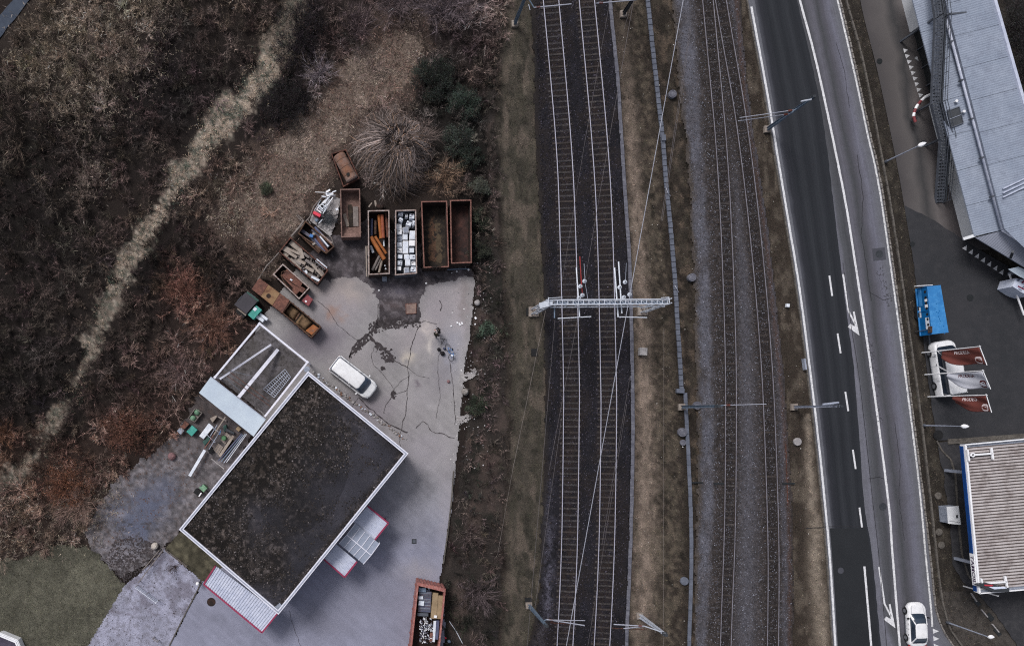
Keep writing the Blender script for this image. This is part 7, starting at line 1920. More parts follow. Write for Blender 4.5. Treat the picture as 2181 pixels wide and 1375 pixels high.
bin_box('plastic_box', [g8(*p) for p in ((42, 442), (85, 393), (147, 435), (98, 492))], .5, 'small pale grey box below the reddish brown one', 'grey_metal', cat='box', handle=False)
clutter('white_board', ((355, 510), (490, 330), (555, 385), (415, 555)), .5, 'white rectangular board lying west of the hall', 'white_metal', 'board', .44)
trl = empty('metal_stand', W(*g8(560, 480), .6), 'light metal frame under the long poles west of the hall', 'frame')
for (x0, y0, x1, y1, w, mt) in ((540, 390, 655, 480, 8, 'galvanised'), (460, 490, 580, 600, 8, 'galvanised'), (605, 355, 510, 510, 8, 'galvanised'), (660, 420, 490, 700, 8, 'galvanised'), (655, 430, 640, 490, 10, 'blue_plastic')):
 mb = MB(); mb.beam(W(*g8(x0, y0), .7), W(*g8(x1, y1), .7), w / 6.547 / S, .05); mb.build('bar', MATS[mt], trl)
for (x0, y0, x1, y1, w, mt, z, lb, nm) in ((722, 243, 560, 490, 14, 'timber_pale', 1.0, 'long thin pale pole lying across the metal frame', 'pole'), (560, 490, 425, 690, 12, 'rim_rust', .95, 'short reddish pole in line with the long pale one', 'pole'), (435, 705, 222, 1068, 40, 'white_metal', .6, 'long white plank pointing to the lower left west of the hall', 'plank'),
           (832, 508, 640, 795, 36, 'timber_pale', .55, 'pale timber beam lying across the pallets', 'beam'), (950, 478, 622, 858, 16, 'pipe_blue', .5, 'left blue pipe leaning along the hall wall', 'pipe'), (968, 490, 660, 870, 14, 'galv_blue', .5, 'middle blue pipe leaning along the hall wall', 'pipe'), (1000, 480, 700, 885, 14, 'galvanised', .5, 'pale pipe beside the blue ones along the hall wall', 'pipe'), (1020, 482, 735, 880, 10, 'white_metal', .5, 'thinnest white pipe along the hall wall', 'pipe')):
 mb = MB()
 if nm == 'pipe': mb.tube([W(*g8(x0, y0), z), W(*g8(x1, y1), z)], w / 6.547 / S / 2, 8)
 else: mb.beam(W(*g8(x0, y0), z), W(*g8(x1, y1), z), w / 6.547 / S, .08)
 tag(mb.build(nm, MATS[mt]), lb, nm)
def pallet(px4, z, label, n=6):
 q = [W(*g8(*p), z) for p in px4]; root = empty('pallet', sum(q, Vector()) / 4 - Vector((0, 0, z)), label, 'pallet')
 for k in range(n):
  t = (k + .5) / n; mb = MB(); mb.beam(q[0].lerp(q[1], t), q[3].lerp(q[2], t), .11, .025); mb.build('slat', MATS['timber_pale' if k % 2 else 'timber_grey'], root)
 for t in (.03, .5, .97):
  mb = MB(); a, b = q[0].lerp(q[3], t) - Vector((0, 0, .06)), q[1].lerp(q[2], t) - Vector((0, 0, .06)); mb.beam(a, b, .09, .09); mb.build('bearer', MATS['timber_grey'], root)
pallet(((545, 690), (625, 775), (690, 665), (610, 605)), .2, 'pale slatted pallet nearest the white plank')
pallet(((700, 760), (660, 800), (850, 575), (790, 545)), .2, 'narrow slatted pallet beside the blue pipes', 9)
pallet(((655, 565), (715, 625), (800, 520), (730, 455)), .2, 'pallet under the green barrel')
c = W(*g8(697, 540), .7); mb = MB(); mb.lathe((c.x, c.y, .2), [(.2, 0), (.23, .1), (.23, .5), (.2, .55), (.18, .53)], 18); tag(mb.build('green_barrel', MATS['leaf_green']), 'round green barrel standing on a pallet', 'barrel')
clutter('beige_box', ((862, 415), (895, 375), (940, 410), (905, 450)), .5, 'small beige box below the grey shed roof panel', 'cardboard', 'box')
for (p4, z, mt, lb) in ((((505, 265), (595, 220), (605, 240), (540, 325)), .4, 'timber_pale', 'pale bag lying at the upper end of the long pole'), (((600, 225), (740, 295), (730, 310), (590, 240)), .25, 'timber_grey', 'thin brown slat frame behind the long pole'), (((730, 400), (850, 460), (840, 490), (715, 440)), .35, 'steel_dark', 'dark bundle between barrel and shed roof'), (((400, 590), (480, 510), (510, 560), (430, 640)), .3, 'teal_dark', 'dark green tarpaulin under the white board'), (((470, 700), (520, 650), (560, 720), (500, 760)), .3, 'black_rubber', 'black bag at the foot of the pallets'), (((690, 370), (730, 350), (745, 440), (700, 450)), .3, 'teal_dark', 'dark green bag beside the barrel')):
 clutter('bundle', p4, z, lb, mt, 'bundle')
mb = MB(); pbar(mb, *g8(525, 825), *g8(705, 970), 2, .12, .1); tag(mb.build('kerb_board', MATS['concrete_pale']), 'pale kerb board between gravel and pallets', 'kerb')
bin_box('waste_bin', [g8(*p) for p in ((350, 1230), (410, 1180), (468, 1240), (415, 1295))], .9, 'green lidded bin against the west wall of the hall', 'leaf_green', 'green_plastic')
clutter('black_box', ((270, 1300), (310, 1240), (400, 1290), (350, 1350)), .6, 'black box beside the green lidded bin', 'black_rubber', 'box')
mb = MB(); pbar(mb, *g8(385, 1300), *g8(350, 1352), 2.4, .7, .03); tag(mb.build('white_strip', MATS['white_paint']), 'short white strip leaning on the black box', 'strip')
def boulder(px, py, r, h, mat, label):
 c = W(px, py); bm = bmesh.new(); bmesh.ops.create_icosphere(bm, subdivisions=2, radius=1)
 for v in bm.verts:
  k = .85 + .3 * float(fbm(np.array(v.co.x * 1.7 + px), np.array(v.co.y * 1.7 + v.co.z), 3)); v.co = Vector((v.co.x * r * k, v.co.y * r * k, (v.co.z + .6) * h * k))
 me = bpy.data.meshes.new('boulder'); bm.to_mesh(me); bm.free(); me.materials.append(MATS[mat])
 o = bpy.data.objects.new('boulder', me); C.objects.link(o); o.location = (c.x, c.y, 0); return tag(o, label, 'boulder')
boulder(331, 1161, .36, .35, 'rock_pale', 'pale boulder at the corner of the gravel pad')
boulder(367, 971, .40, .35, 'rock_pink', 'pinkish boulder at the scrub edge of the gravel pad')
boulder(990, 834, .36, .4, 'kerb_granite', 'white boulder on the scrub edge of the yard')
boulder(1016, 645, .30, .25, 'concrete_pale', 'grey boulder on the slope right of the steel plate')
boulder(955, 812, .16, .14, 'rock_pink', 'small dark stone at the right edge of the yard')
# white bollard lamp and railings at the pale gravel
bl = empty('bollard_lamp', W(425, 1238), 'white globe lamp at the corner of the red edged canopy', 'lamp'); c = W(425, 1238)
mb = MB(); mb.lathe((c.x, c.y, 0), [(.05, 0), (.05, .7)], 10); mb.build('post', MATS['steel_mid'], bl)
mb = MB(); mb.lathe((c.x, c.y, .7), [(.06, 0), (.15, .06), (.185, .18), (.15, .30), (.05, .36)], 16); mb.build('globe', MATS['white_paint'], bl, True)
for pts, lb in (([(338, 1172), (303, 1213)], 'thin white railing between gravel pad and pale gravel, upper piece'), ([(347, 1170), (294, 1240)], 'long thin rail along the edge of the pale gravel'), ([(352, 1172), (396, 1207)], 'thin rail along the mossy bed'), ([(289, 1248), (334, 1281)], 'white swing gate bar over the pale gravel'), ([(325, 1360), (335, 1367)], 'short white post at the lower yard corner')):
 rt = empty('railing', W(*pts[0]), lb, 'railing'); a, b = W(*pts[0], .8), W(*pts[1], .8); L = (b - a).length
 for dz in (0, -.35):
  mb = MB(); mb.beam(a + Vector((0, 0, dz)), b + Vector((0, 0, dz)) + Vector((.03, .02, 0)), .045, .045); mb.build('rail', MATS['galvanised' if 'swing' in lb else 'timber_grey'], rt)
 if 'swing' in lb:
  mb = MB(); mb.beam(a + Vector((-.08, -.1, 0)), b + Vector((-.08, -.1, 0)), .04, .04); mb.build('rail', MATS['white_metal'], rt); mb = MB(); mb.beam(b + Vector((-.18, -.14, .0)), b + Vector((.12, .14, 0)), .05, .05); mb.build('end_bar', MATS['white_metal'], rt)
 for t in (0, 1) if L < 2.5 else (0, .5, 1):
  p = a.lerp(b, t); mb = MB(); mb.beam(Vector((p.x, p.y, 0)), Vector((p.x, p.y, .83)), .05, .05); mb.build('post', MATS['timber_grey'], rt)
mb = MB(); mb.tube([W(957, 1322, .4), W(972, 1344, .2), W(985, 1369, .1)], .035, 6); tag(mb.build('white_pole', MATS['white_metal']), 'thin white pole leaning in the brush right of the orange skip', 'pole')
boulder(956, 1364, .17, .2, 'galv_blue', 'bluish round stone beside the white pole')
mb = MB(); c = W(949, 1357); mb.box((c.x, c.y, 0), .12, .16, .15, .5); tag(mb.build('red_can', MATS['bright_red']), 'small red can beside the orange skip', 'can')
# ================================================================ railway equipment
surf('mast_blue', (106, 122, 140), (88, 102, 120), 1.2, (130, 142, 156), 4, .4, .08, 12, .6, .2)
surf('mast_grey', (190, 195, 206), (168, 174, 186), 1.2, (208, 212, 222), 4, .4, .08, 12, .6, .2)
surf('footing', (142, 132, 124), (112, 102, 96), 2.0, (164, 156, 150), 5, .5, .1, 12, .9)
surf('insulator_brown', (112, 62, 50), (92, 52, 44), 3.0, None, rough=.35)
surf('red_pipe', (150, 44, 44), (130, 40, 40), 3.0, None, rough=.5)
surf('wire_bright', (176, 178, 190), (160, 162, 176), 1.0, None, rough=.5, metal=.3)
surf('wire_dull', (104, 98, 100), (88, 84, 88), 1.0, None, rough=.6)

def mast(px, py, ht, label, arms=(), w=.26, mat='mast_blue', foot=True, head=True, taper=.6):
 """steel mast standing at photo pixel (px, py); arms: (x0, y0, x1, y1, z, radius, material, part name)"""
 p = W(px, py); root = empty('catenary_mast', p, label, 'mast')
 if foot:
  mb = MB(); mb.box((p.x, p.y, -.1), .62, .62, .32, .05); mb.build('footing', MATS['footing'], root)
 mb = MB()   # H-profile mast: two flanges and a web
 for s in (-1, 1):
  mb.add([(p.x - w / 2, p.y + s * w / 2, .2), (p.x + w / 2, p.y + s * w / 2, .2), (p.x + w / 2 * taper, p.y + s * w / 2 * taper, ht), (p.x - w / 2 * taper, p.y + s * w / 2 * taper, ht),
    (p.x - w / 2, p.y + s * (w / 2 - .03), .2), (p.x + w / 2, p.y + s * (w / 2 - .03), .2), (p.x + w / 2 * taper, p.y + s * (w / 2 * taper - .02), ht), (p.x - w / 2 * taper, p.y + s * (w / 2 * taper - .02), ht)],
    [(0, 1, 2, 3), (7, 6, 5, 4), (3, 2, 6, 7), (0, 3, 7, 4), (1, 5, 6, 2)])
 mb.beam((p.x, p.y, .2), (p.x, p.y, ht - .02), w * .8, .05, (1, 0, 0))
 mb.build('pole', MATS[mat], root)
 if head:
  mb = MB(); mb.box((p.x, p.y, ht - .45), w * 1.15, w * .9, .12); mb.box((p.x, p.y, ht - .1), w * .9, w * .8, .12); mb.build('collar', MATS['steel_dark'], root)
 for (x0, y0, x1, y1, z, r, m, nm) in arms:
  a, b = W(x0, y0, z), W(x1, y1, z); mb = MB(); mb.tube([a, b], r, 8); mb.build(nm, MATS[m], root)
  if nm == 'arm':
   q = Vector((p.x, p.y, z)); mb = MB(); mb.beam(q, a, .08, .08); mb.build('bracket', MATS[mat], root)
   mb = MB(); d = (b - a).normalized(); c = a + d * .25
   for k in range(5): mb.tube([c + d * (.07 * k), c + d * (.07 * k + .035)], .09, 10)
   mb.build('insulator', MATS['insulator_brown'], root)
 return root
mast(1451, 866, 7.9, 'blue grey mast with a long thin arm over the narrow gauge tracks', [(1541, 862.5, 1632, 860, 6.6, .035, 'wire_bright', 'arm')], .30)
mast(1690, 866, 7.6, 'steel mast between narrow gauge line and road, leaning over the lane dashes', [(1752, 861, 1786, 857, 7.0, .10, 'galvanised', 'head_box')], .24, 'galvanised')
mast(1633, 276, 7.9, 'blue grey mast beside the road with two parallel arms', [(1692, 234.5, 1575, 251, 5.2, .035, 'wire_bright', 'arm'), (1683, 242.5, 1572, 258, 4.9, .035, 'wire_bright', 'arm'), (1728, 212, 1706, 216, 7.7, .07, 'mast_grey', 'head_box')], .28)
mast(1096, 52, 8.4, 'blue grey mast at the top left of the main line', [(1137, 16.5, 1217, 9, 5.3, .05, 'wire_bright', 'arm'), (1126, 10, 1129, 22, 5.3, .03, 'galvanised', 'stay')], .28)
mast(1327, 31, 8.4, 'mast on a concrete footing at the top between track and brown strip', [(1270, 7.5, 1356, 0, 5.3, .05, 'wire_bright', 'arm')], .28, 'steel_dark')
mast(1126, 1288, 7.4, 'blue grey mast at the lower left of the main line', [(1164, 1318, 1245, 1331, 5.8, .055, 'wire_bright', 'arm'), (1164, 1319, 1246, 1320.5, 6.0, .035, 'wire_bright', 'tie_rod'), (1172, 1325, 1216, 1328, 5.6, .03, 'rust_red', 'tie_rod')], .28)
mast(1362, 1310, 6.6, 'mast on a pale footing at the lower end of the brown strip', [(1373, 1332.5, 1307, 1328.5, 5.6, .055, 'wire_bright', 'arm'), (1373, 1333, 1328, 1337.5, 5.4, .05, 'wire_bright', 'tie_rod'), (1378, 1340, 1305, 1336.5, 5.0, .03, 'rust_red', 'tie_rod')], .34, 'mast_grey')
for (x, y, w, h, lb) in ((1125, 1283, 14, 22, 'dark mast pit at the lower left of the main line'), (1138, 750, 13, 16, 'dark square pit on the verge left of the ballast'), (1128, 664, 14, 16, 'dark pit at the foot of the gantry')):
 mb = MB(); pbox(mb, x, y, w, h, 0, -.08, .02); tag(mb.build('pit_cover', MATS['black_rubber']), lb, 'pit')

# ---- the portal gantry over the main line
gz = 6.3
gt = empty('signal_gantry', W(1280, 655), 'pale lattice gantry spanning both main line tracks', 'gantry')
Lx0, Lx1 = 1163, 1427
for (yy, z, x0, x1) in ((638.5, gz + .5, 1168, 1427), (648.5, gz + .5, 1172, 1427), (654, gz, 1172, 1416), (642, gz, 1176, 1420)):
 mb = MB(); mb.beam(W(x0, yy, z), W(x1, yy - 1.5, z), .10, .10); mb.build('chord', MATS['mast_grey'], gt)
N = 22
for k in range(N + 1):
 x = 1176 + (1422 - 1176) * k / N
 mb = MB(); mb.beam(W(x, 638.5, gz + .5), W(x, 648.5, gz + .5), .07, .05); mb.build('cross_bar', MATS['mast_grey'], gt)
 if k < N:
  x2 = 1176 + (1422 - 1176) * (k + 1) / N
  mb = MB(); mb.beam(W(x, 639, gz + .45), W(x2, 648, gz + .45), .03, .03); mb.build('diagonal', MATS['mast_grey' if k % 3 else 'timber_grey'], gt)
  if k % 2 == 0:
   mb = MB(); mb.beam(W(x, 648.5, gz + .45), W(x2, 654, gz), .04, .04); mb.build('diagonal', MATS['mast_grey'], gt)
mb = MB(); mb.slab([W(1180, 641, gz + .3), W(1420, 640, gz + .3), W(1420, 646, gz + .3), W(1180, 647, gz + .3)], .02); mb.build('walkway', MATS['galv_blue'], gt)
def leg(px, py, ztop, w):
 p = W(px, py)
 for sx in (-1, 1):
  for sy in (-1, 1):
   mb = MB(); mb.beam((p.x + sx * w, p.y + sy * w, 0), (p.x + sx * w * .9, p.y + sy * w * .9, ztop), .09, .09, (1, 0, 0)); mb.build('leg', MATS['mast_grey'], gt)
 for k in range(9):
  z0, z1 = ztop * k / 9, ztop * (k + 1) / 9
  for sy in (-1, 1):
   s = 1 if k % 2 else -1; mb = MB(); mb.beam((p.x - s * w, p.y + sy * w, z0), (p.x + s * w, p.y + sy * w, z1), .05, .05); mb.build('lacing', MATS['mast_grey'], gt)
 mb = MB(); mb.box((p.x, p.y, -.1), .95, .95, .3); fo = mb.build('footing', MATS['footing'], gt)
leg(1136, 664, gz + .2, .24); leg(1368, 661, gz + .3, .22)
mb = MB(); c = W(1148, 652, gz); mb.beam(W(1150, 651, gz - .2), W(1176, 644, gz + .4), .5, .25); mb.build('head_frame', MATS['mast_grey'], gt)
mb = MB(); mb.beam(W(1168, 633, gz + .7), W(1168, 646, gz + .7), .07, .07); mb.beam(W(1168, 634.5, gz + .7), W(1198, 633, gz + .7), .05, .05); mb.build('end_bracket', MATS['mast_grey'], gt)
mb = MB(); mb.beam(W(1424, 632, gz + .7), W(1426, 645, gz + .7), .08, .08); mb.beam(W(1408, 634, gz + .7), W(1425, 632.5, gz + .7), .05, .05); mb.build('end_bracket', MATS['mast_grey'], gt)
mb = MB(); mb.tube([W(1181, 655, gz - .3), W(1181, 677, gz - .3)], .06, 8); mb.build('hanger', MATS['galv_blue'], gt)
for (x0, y0, x1, y1, z, r, m, nm) in ((1227.5, 570, 1234.5, 674, 6.0, .055, 'white_metal', 'pull_off_pipe'), (1309, 570, 1316.5, 675, 6.0, .062, 'white_metal', 'pull_off_pipe'), (1317.5, 557, 1324.5, 667, 6.0, .062, 'white_metal', 'pull_off_pipe'), (1235, 546, 1238.5, 606, 6.0, .045, 'red_pipe', 'pull_off_pipe'), (1238.5, 606, 1241, 630, 6.0, .03, 'red_pipe', 'stay'),
          (1188, 678, 1259, 674, 5.8, .045, 'white_metal', 'cross_arm'), (1316, 674.5, 1378, 676, 5.8, .045, 'white_metal', 'cross_arm'), (1244, 561, 1246, 598, 5.9, .02, 'galvanised', 'stay'), (1334, 560, 1332, 600, 5.9, .015, 'galvanised', 'stay'), (1246, 600, 1252, 636, 5.9, .02, 'galvanised', 'stay')):
 mb = MB(); mb.tube([W(x0, y0, z), W(x1, y1, z)], r, 8); mb.build(nm, MATS[m], gt)
for (x, y) in ((1246, 598), (1237, 609), (1241.5, 628), (1234, 634), (1332.5, 600), (1321, 611), (1330, 632.5), (1342, 626.5)):
 c = W(x, y, 6.15); mb = MB(); mb.lathe((c.x, c.y, 5.85), [(.05, 0), (.17, .02), (.17, .05), (.06, .08), (.19, .13), (.19, .17), (.06, .20), (.10, .26), (.10, .30)], 14); ins = mb.build('insulator', MATS['mast_grey'], gt)
 mb = MB(); mb.lathe((c.x, c.y, 6.155), [(.045, 0), (.045, .02)], 10); mb.build('pin', MATS['steel_dark'], ins)

# ---- overhead wires
def wire(x0, y0, z0, x1, y1, z1, r, mat, label, sag=0.0):
 a, b = W(x0, y0, z0), W(x1, y1, z1); pts = []
 for k in range(25):
  t = k / 24; p = a.lerp(b, t); p.z -= sag * 4 * t * (1 - t); pts.append(p)
 mb = MB(); mb.tube(pts, r, 5); return tag(mb.build('overhead_wire', MATS[mat]), label, 'wire')
wire(1468, -70, 8.2, 1198, 1420, 8.2, .028, 'wire_bright', 'brightest overhead wire running slanted across both main line tracks')
wire(1312, -70, 6.4, 1246, 300, 6.3, .014, 'wire_dull', 'dull overhead wire at the top, left one of two crossing the right rail'); wire(1246, 300, 6.3, 1197, 600, 6.3, .012, 'wire_dull', 'dull overhead wire above the left track north of the gantry')
wire(1362, -70, 6.4, 1296, 305, 6.3, .016, 'wire_dull', 'dull overhead wire at the top crossing the cable trough'); wire(1296, 305, 6.3, 1246, 598, 6.1, .016, 'wire_dull', 'dull overhead wire ending at the left insulators of the gantry')
wire(1469, 60, 7.8, 1408, 470, 7.8, .016, 'wire_dull', 'dull double wire crossing the wide bluish cable trough, left strand'); wire(1472, 60, 7.8, 1411, 470, 7.8, .016, 'wire_dull', 'dull double wire crossing the wide bluish cable trough, right strand')
wire(1162, 661, 6.2, 1092, 1000, 6.2, .014, 'timber_grey', 'thin wire from the left gantry leg over the verge'); wire(1092, 1000, 6.2, 1060, 1180, 6.2, .010, 'timber_grey', 'thin wire over the scrub slope in the lower half')
wire(1182, 679, 5.9, 1119, 1420, 5.9, .014, 'wire_dull', 'thin wire from the gantry hanger to the lower left mast')
wire(1230, 680, 5.8, 1170, 1000, 5.8, .014, 'wire_dull', 'thin wire along the left track below the gantry'); wire(1196, 890, 5.9, 1140, 1290, 5.9, .014, 'wire_dull', 'thin wire left of the left rail in the lower half')
wire(1342, 800, 5.8, 1282, 1160, 5.8, .013, 'wire_dull', 'dull wire above the right track, right strand'); wire(1335, 860, 5.8, 1248, 1400, 5.8, .012, 'wire_dull', 'dull wire above the right track, left strand')
wire(1371, 240, 6.0, 1371, 240.5, 6.0, .001, 'wire_dull', 'x') if False else None
wire(1414, 700, 5.5, 1413, 1420, 5.5, .010, 'timber_grey', 'faint wire hanging over the brown strip'); wire(1330, 60, 6.0, 1345, 10, 6.0, .01, 'wire_dull', 'short wire at the top footing mast')

# ---- round shafts, boxes, small fittings
def shaft(px, py, r, h, label, mat='galvanised', ring=True, cat='shaft cover'):
 c = W(px, py); root = empty('shaft_cover', c, label, cat)
 mb = MB(); mb.lathe((c.x, c.y, 0), [(r, 0), (r, h), (r * .78, h + .01), (r * .76, h - .03)] if ring else [(r, 0), (r * .98, h), (r * .9, h + .02)], 24); mb.build('ring', MATS[mat], root)
 if ring:
  mb = MB(); mb.lathe((c.x, c.y, h - .05), [(r * .70, 0), (r * .66, .05), (r * .1, .06)], 20); mb.build('lid', MATS['galv_blue' if mat == 'galvanised' else mat], root)
 return root
shaft(1430, 203, .38, .35, 'round concrete shaft in the upper brown strip', 'concrete_cover'); shaft(1470.5, 592, .38, .45, 'round shaft beside the service path at the gantry', 'concrete_cover')
shaft(1483, 863, .38, .3, 'round shaft under the mast with the long arm', 'concrete_cover'); shaft(1451, 920, .42, .35, 'double ringed shaft beside the narrow cable trough', 'concrete_cover'); shaft(1454, 942, .30, .12, 'small flat grey cover below the double ringed shaft', 'concrete_cover', False)
shaft(1697, 940, .38, .2, 'pale round cover between narrow gauge line and road', 'concrete_pale', False); shaft(1456.5, 1236, .40, .2, 'flat bluish round cover at the lower cable trough', 'duct_cover', False)
mb = MB(); pbox(mb, 1371, 748, 16, 16, 3, 0, .55); o = bevel(tag(mb.build('signal_box', MATS['concrete_pale']), 'square grey equipment box on the brown strip below the gantry', 'box'), .03)
mb = MB(); pbox(mb, 1450, 832, 16, 9, 3, 0, .35); tag(mb.build('trough_end', MATS['duct_cover']), 'stepped end block of the wide cable trough', 'block')
mb = MB(); pbox(mb, 1414, 293, 9, 12, -4, 0, .3); tag(mb.build('joint_box', MATS['duct_cover']), 'small joint box beside the wide cable trough', 'box')
mb = MB(); mb.tube([W(1418, 398, .3), W(1422, 410, .5), W(1428, 417, .3)], .03, 6); tag(mb.build('bent_cable', MATS['wire_bright']), 'bent cable end sticking out of the wide cable trough', 'cable')
mb = MB(); mb.tube([W(1437, 607, .3), W(1441, 614, .4), W(1445, 622, .2)], .03, 6); tag(mb.build('bent_cable', MATS['wire_bright']), 'bent cable end on the cable trough beside the gantry', 'cable')
mb = MB(); pbox(mb, 1679, 650, 6, 7, 10, 0, .3); tag(mb.build('marker_stone', MATS['white_metal']), 'small white marker stone at the edge of the road', 'stone')
mb = MB(); pbox(mb, 1716, 775, 3, 24, -8, 0, .5); tag(mb.build('marker_plate', MATS['galvanised']), 'narrow pale plate beside the road edge line', 'plate')
for (x, y, w, h, lb) in ((1486, 1027, 24, 2.5, 'dark pipe crossing the service path'), (1533, 1029, 24, 4, 'dark sleeper end beside the left narrow gauge rail'), (1680, 1029, 26, 3.5, 'dark timber between narrow gauge line and shaft')):
 mb = MB(); pbox(mb, x, y, w, h, 0, 0, .2); tag(mb.build('timber_bar', MATS['door_dark']), lb, 'timber')
mb = MB(); pbox(mb, 1676, 940 + 70, 1.5, 130, -2, .08, .14); tag(mb.build('rusty_pipe', MATS['rust_red']), 'thin rusty pipe lying along the right narrow gauge track', 'pipe')
for (x, y, r, lb, mt, z) in ((1873, 131, .28, 'dark round cover on the access lane', 'door_dark', .010), (1869, 1078 - 558, .01, '', '', 0), (1880, 1078, .36, 'dark round cover beside the centre line of the road', 'steel_dark', .032), (2066, 634, .33, 'dark round cover on the parking area near the blue trailer', 'door_dark', .016), (1943, 520, .24, 'dark round cover at the edge of the parking area', 'door_dark', .016), (450, 1281, .42, 'brown round cover left of the red edged canopy', 'rust_dark', .006), (1967, 306, .3, 'dark round base under the lamp head on the lane', 'steel_dark', .010), (1790, 1214, .3, 'faint round cover in the darkest asphalt', 'asphalt_new', .036)):
 if not mt: continue
 c = W(x, y); root = empty('manhole_cover', (c.x, c.y, z), lb, 'manhole'); mb = MB(); mb.lathe((c.x, c.y, z), [(r, 0), (r, .012), (r * .86, .012), (r * .86, .008), (r * .8, .008), (r * .8, .012)], 24); mb.build('frame', MATS[mt], root)
 mb = MB(); mb.lathe((c.x, c.y, z), [(r * .78, 0), (r * .78, .011)], 24); mb.build('lid', MATS[mt], root)
c = W(1998, 926); mb = MB(); mb.lathe((c.x, c.y, .0), [(.48, 0), (.48, .03), (.4, .03), (.4, .035)], 20); tag(mb.build('tree_pit', MATS['black_rubber']), 'round black pit at the kerb corner by the filling station', 'pit')
mh = empty('square_manhole', W(1872.5, 541, .03), 'square manhole with a round lid on the road near the kerb', 'manhole')
mb = MB(); pbox(mb, 1872.5, 541, 27, 26, -6, .024, .034); mb.build('frame', MATS['asphalt_new'], mh); c = W(1872.5, 541); mb = MB(); mb.lathe((c.x, c.y, .034), [(.36, 0), (.36, .012), (.3, .012), (.3, .006)], 22); mb.build('lid', MATS['steel_dark'], mh)
dr = empty('yard_drain', W(882, 1152), 'small square drain grating on the yard', 'drain'); mb = MB(); pbox(mb, 882, 1152, 10, 10, 0, .0, .012); mb.build('frame', MATS['door_dark'], dr); mb = MB(); pbox(mb, 882, 1152, 6.5, 6.5, 0, .012, .02); mb.build('grate', MATS['steel_mid'], dr)
for (x, y, w, h, r, lb) in ((2082, 1283, 14, 8, 48, 'dark grating at the edge of the forecourt, top one'), (2109, 1313, 18, 10, 50, 'dark grating at the edge of the forecourt, middle one'), (2125, 1345, 18, 8, 50, 'dark grating at the edge of the forecourt, lowest one')):
 mb = MB(); pbox(mb, x, y, w, h, r, 0, .03); tag(mb.build('grating', MATS['door_dark']), lb, 'grating')
for pts, lb in (([(2068, 1262), (2080, 1280)], 'short pale kerb at the top forecourt grating'), ([(2090, 1297), (2103, 1313)], 'short pale kerb at the middle forecourt grating'), ([(2113, 1328), (2127, 1345)], 'short pale kerb at the lowest forecourt grating')):
 mb = MB(); mb.beam(W(*pts[0], .06), W(*pts[1], .06), .10, .14); tag(mb.build('kerb_piece', MATS['concrete_pale']), lb, 'kerb')
for (x, y) in ((1998, 1055), (2000, 1132), (2005, 1160)):
 c = W(x, y); mb = MB(); mb.lathe((c.x, c.y, -.02), [(.34, 0), (.34, .05), (.28, .06)], 18); tag(mb.build('planting_ring', MATS['edging_stone']), {1055: 'faint round ring in the dark verge above the cabinet', 1132: 'faint round ring in the dark verge below the cabinet', 1160: 'lowest faint round ring in the dark verge'}[y], 'ring')

# ---- street lamps
def lamp(px, py, ht, hx, hy, label):
 p = W(px, py); top = Vector((p.x, p.y, ht)); root = empty('street_lamp', p, label, 'street lamp')
 mb = MB(); mb.tube([p, top], [.075, .045], 10); mb.build('pole', MATS['galvanised'], root)
 mb = MB(); mb.lathe((p.x, p.y, 0), [(.14, 0), (.14, .25), (.08, .4)], 12); mb.build('base', MATS['steel_mid'], root)
 e = W(hx, hy, ht + .05); d = (e - top); d.z = 0; L = d.length; d.normalize(); s = Vector((-d.y, d.x, 0))
 prof = [(-.1, .06), (0, .13), (.25 * L, .19), (.55 * L, .18), (.85 * L, .13), (L, .03)]
 V = []; F = []
 for t, w in prof:
  c = top + d * t
  V += [c + s * w + Vector((0, 0, .02)), c + s * w * .5 + Vector((0, 0, .12)), c - s * w * .5 + Vector((0, 0, .12)), c - s * w + Vector((0, 0, .02)), c + Vector((0, 0, -.05))]
 for i in range(len(prof) - 1):
  for k in range(5): F.append((i * 5 + k, i * 5 + (k + 1) % 5, i * 5 + 5 + (k + 1) % 5, i * 5 + 5 + k))
 F += [(4, 3, 2, 1, 0), tuple((len(prof) - 1) * 5 + k for k in range(5))]
 mb = MB(); mb.add(V, F); mb.build('lamp_head', MATS['white_paint'], root)
lamp(1885, 345, 4.55, 1972, 304, 'white headed street lamp leaning over the access lane')
lamp(1966, 905.5, 4.85, 2063, 907.5, 'white headed street lamp below the flags')
lamp(2017, 1324, 5.0, 2117, 1355, 'white headed street lamp in the lower right corner')
sg_ = empty('sign_post', W(1952, 708), 'thin sign post leaning over the side of the blue trailer', 'sign'); p = W(1950, 706); mb = MB(); mb.tube([p, p + Vector((0, 0, 2.0))], .035, 8); mb.build('post', MATS['steel_mid'], sg_); mb = MB(); mb.box((p.x + .05, p.y, 1.6), .06, .6, .5); mb.build('plate', MATS['rust_brown'], sg_)
# red and white barrier arc, boom barrier and advertising pillar
ba = empty('barrier_arc', W(1952, 240), 'curved red and white barrier tube beside the staircase', 'barrier')
AP = crom([(1984, 201), (1972, 206), (1962, 215), (1953, 226), (1948, 238), (1946, 248), (1950, 260)], 4); AZ = np.linspace(1.1, .9, len(AP))
m_ = len(AP); seg = 7
cut = [0, 8, 11, 14, 17, 20, m_ - 1]
for i in range(6):
 pts = [W(AP[k][0], AP[k][1], AZ[k]) for k in range(cut[i], cut[i + 1] + 1)]; mb = MB(); mb.tube(pts, .13, 10); mb.build('tube', MATS['white_paint' if i % 2 == 0 else 'red_box'], ba)
for k in (2, 12, 22):
 p = W(AP[min(k, m_ - 1)][0], AP[min(k, m_ - 1)][1], .5); mb = MB(); mb.beam((p.x, p.y, 0), (p.x, p.y, 1.0), .08, .08); mb.build('post', MATS['steel_mid'], ba)
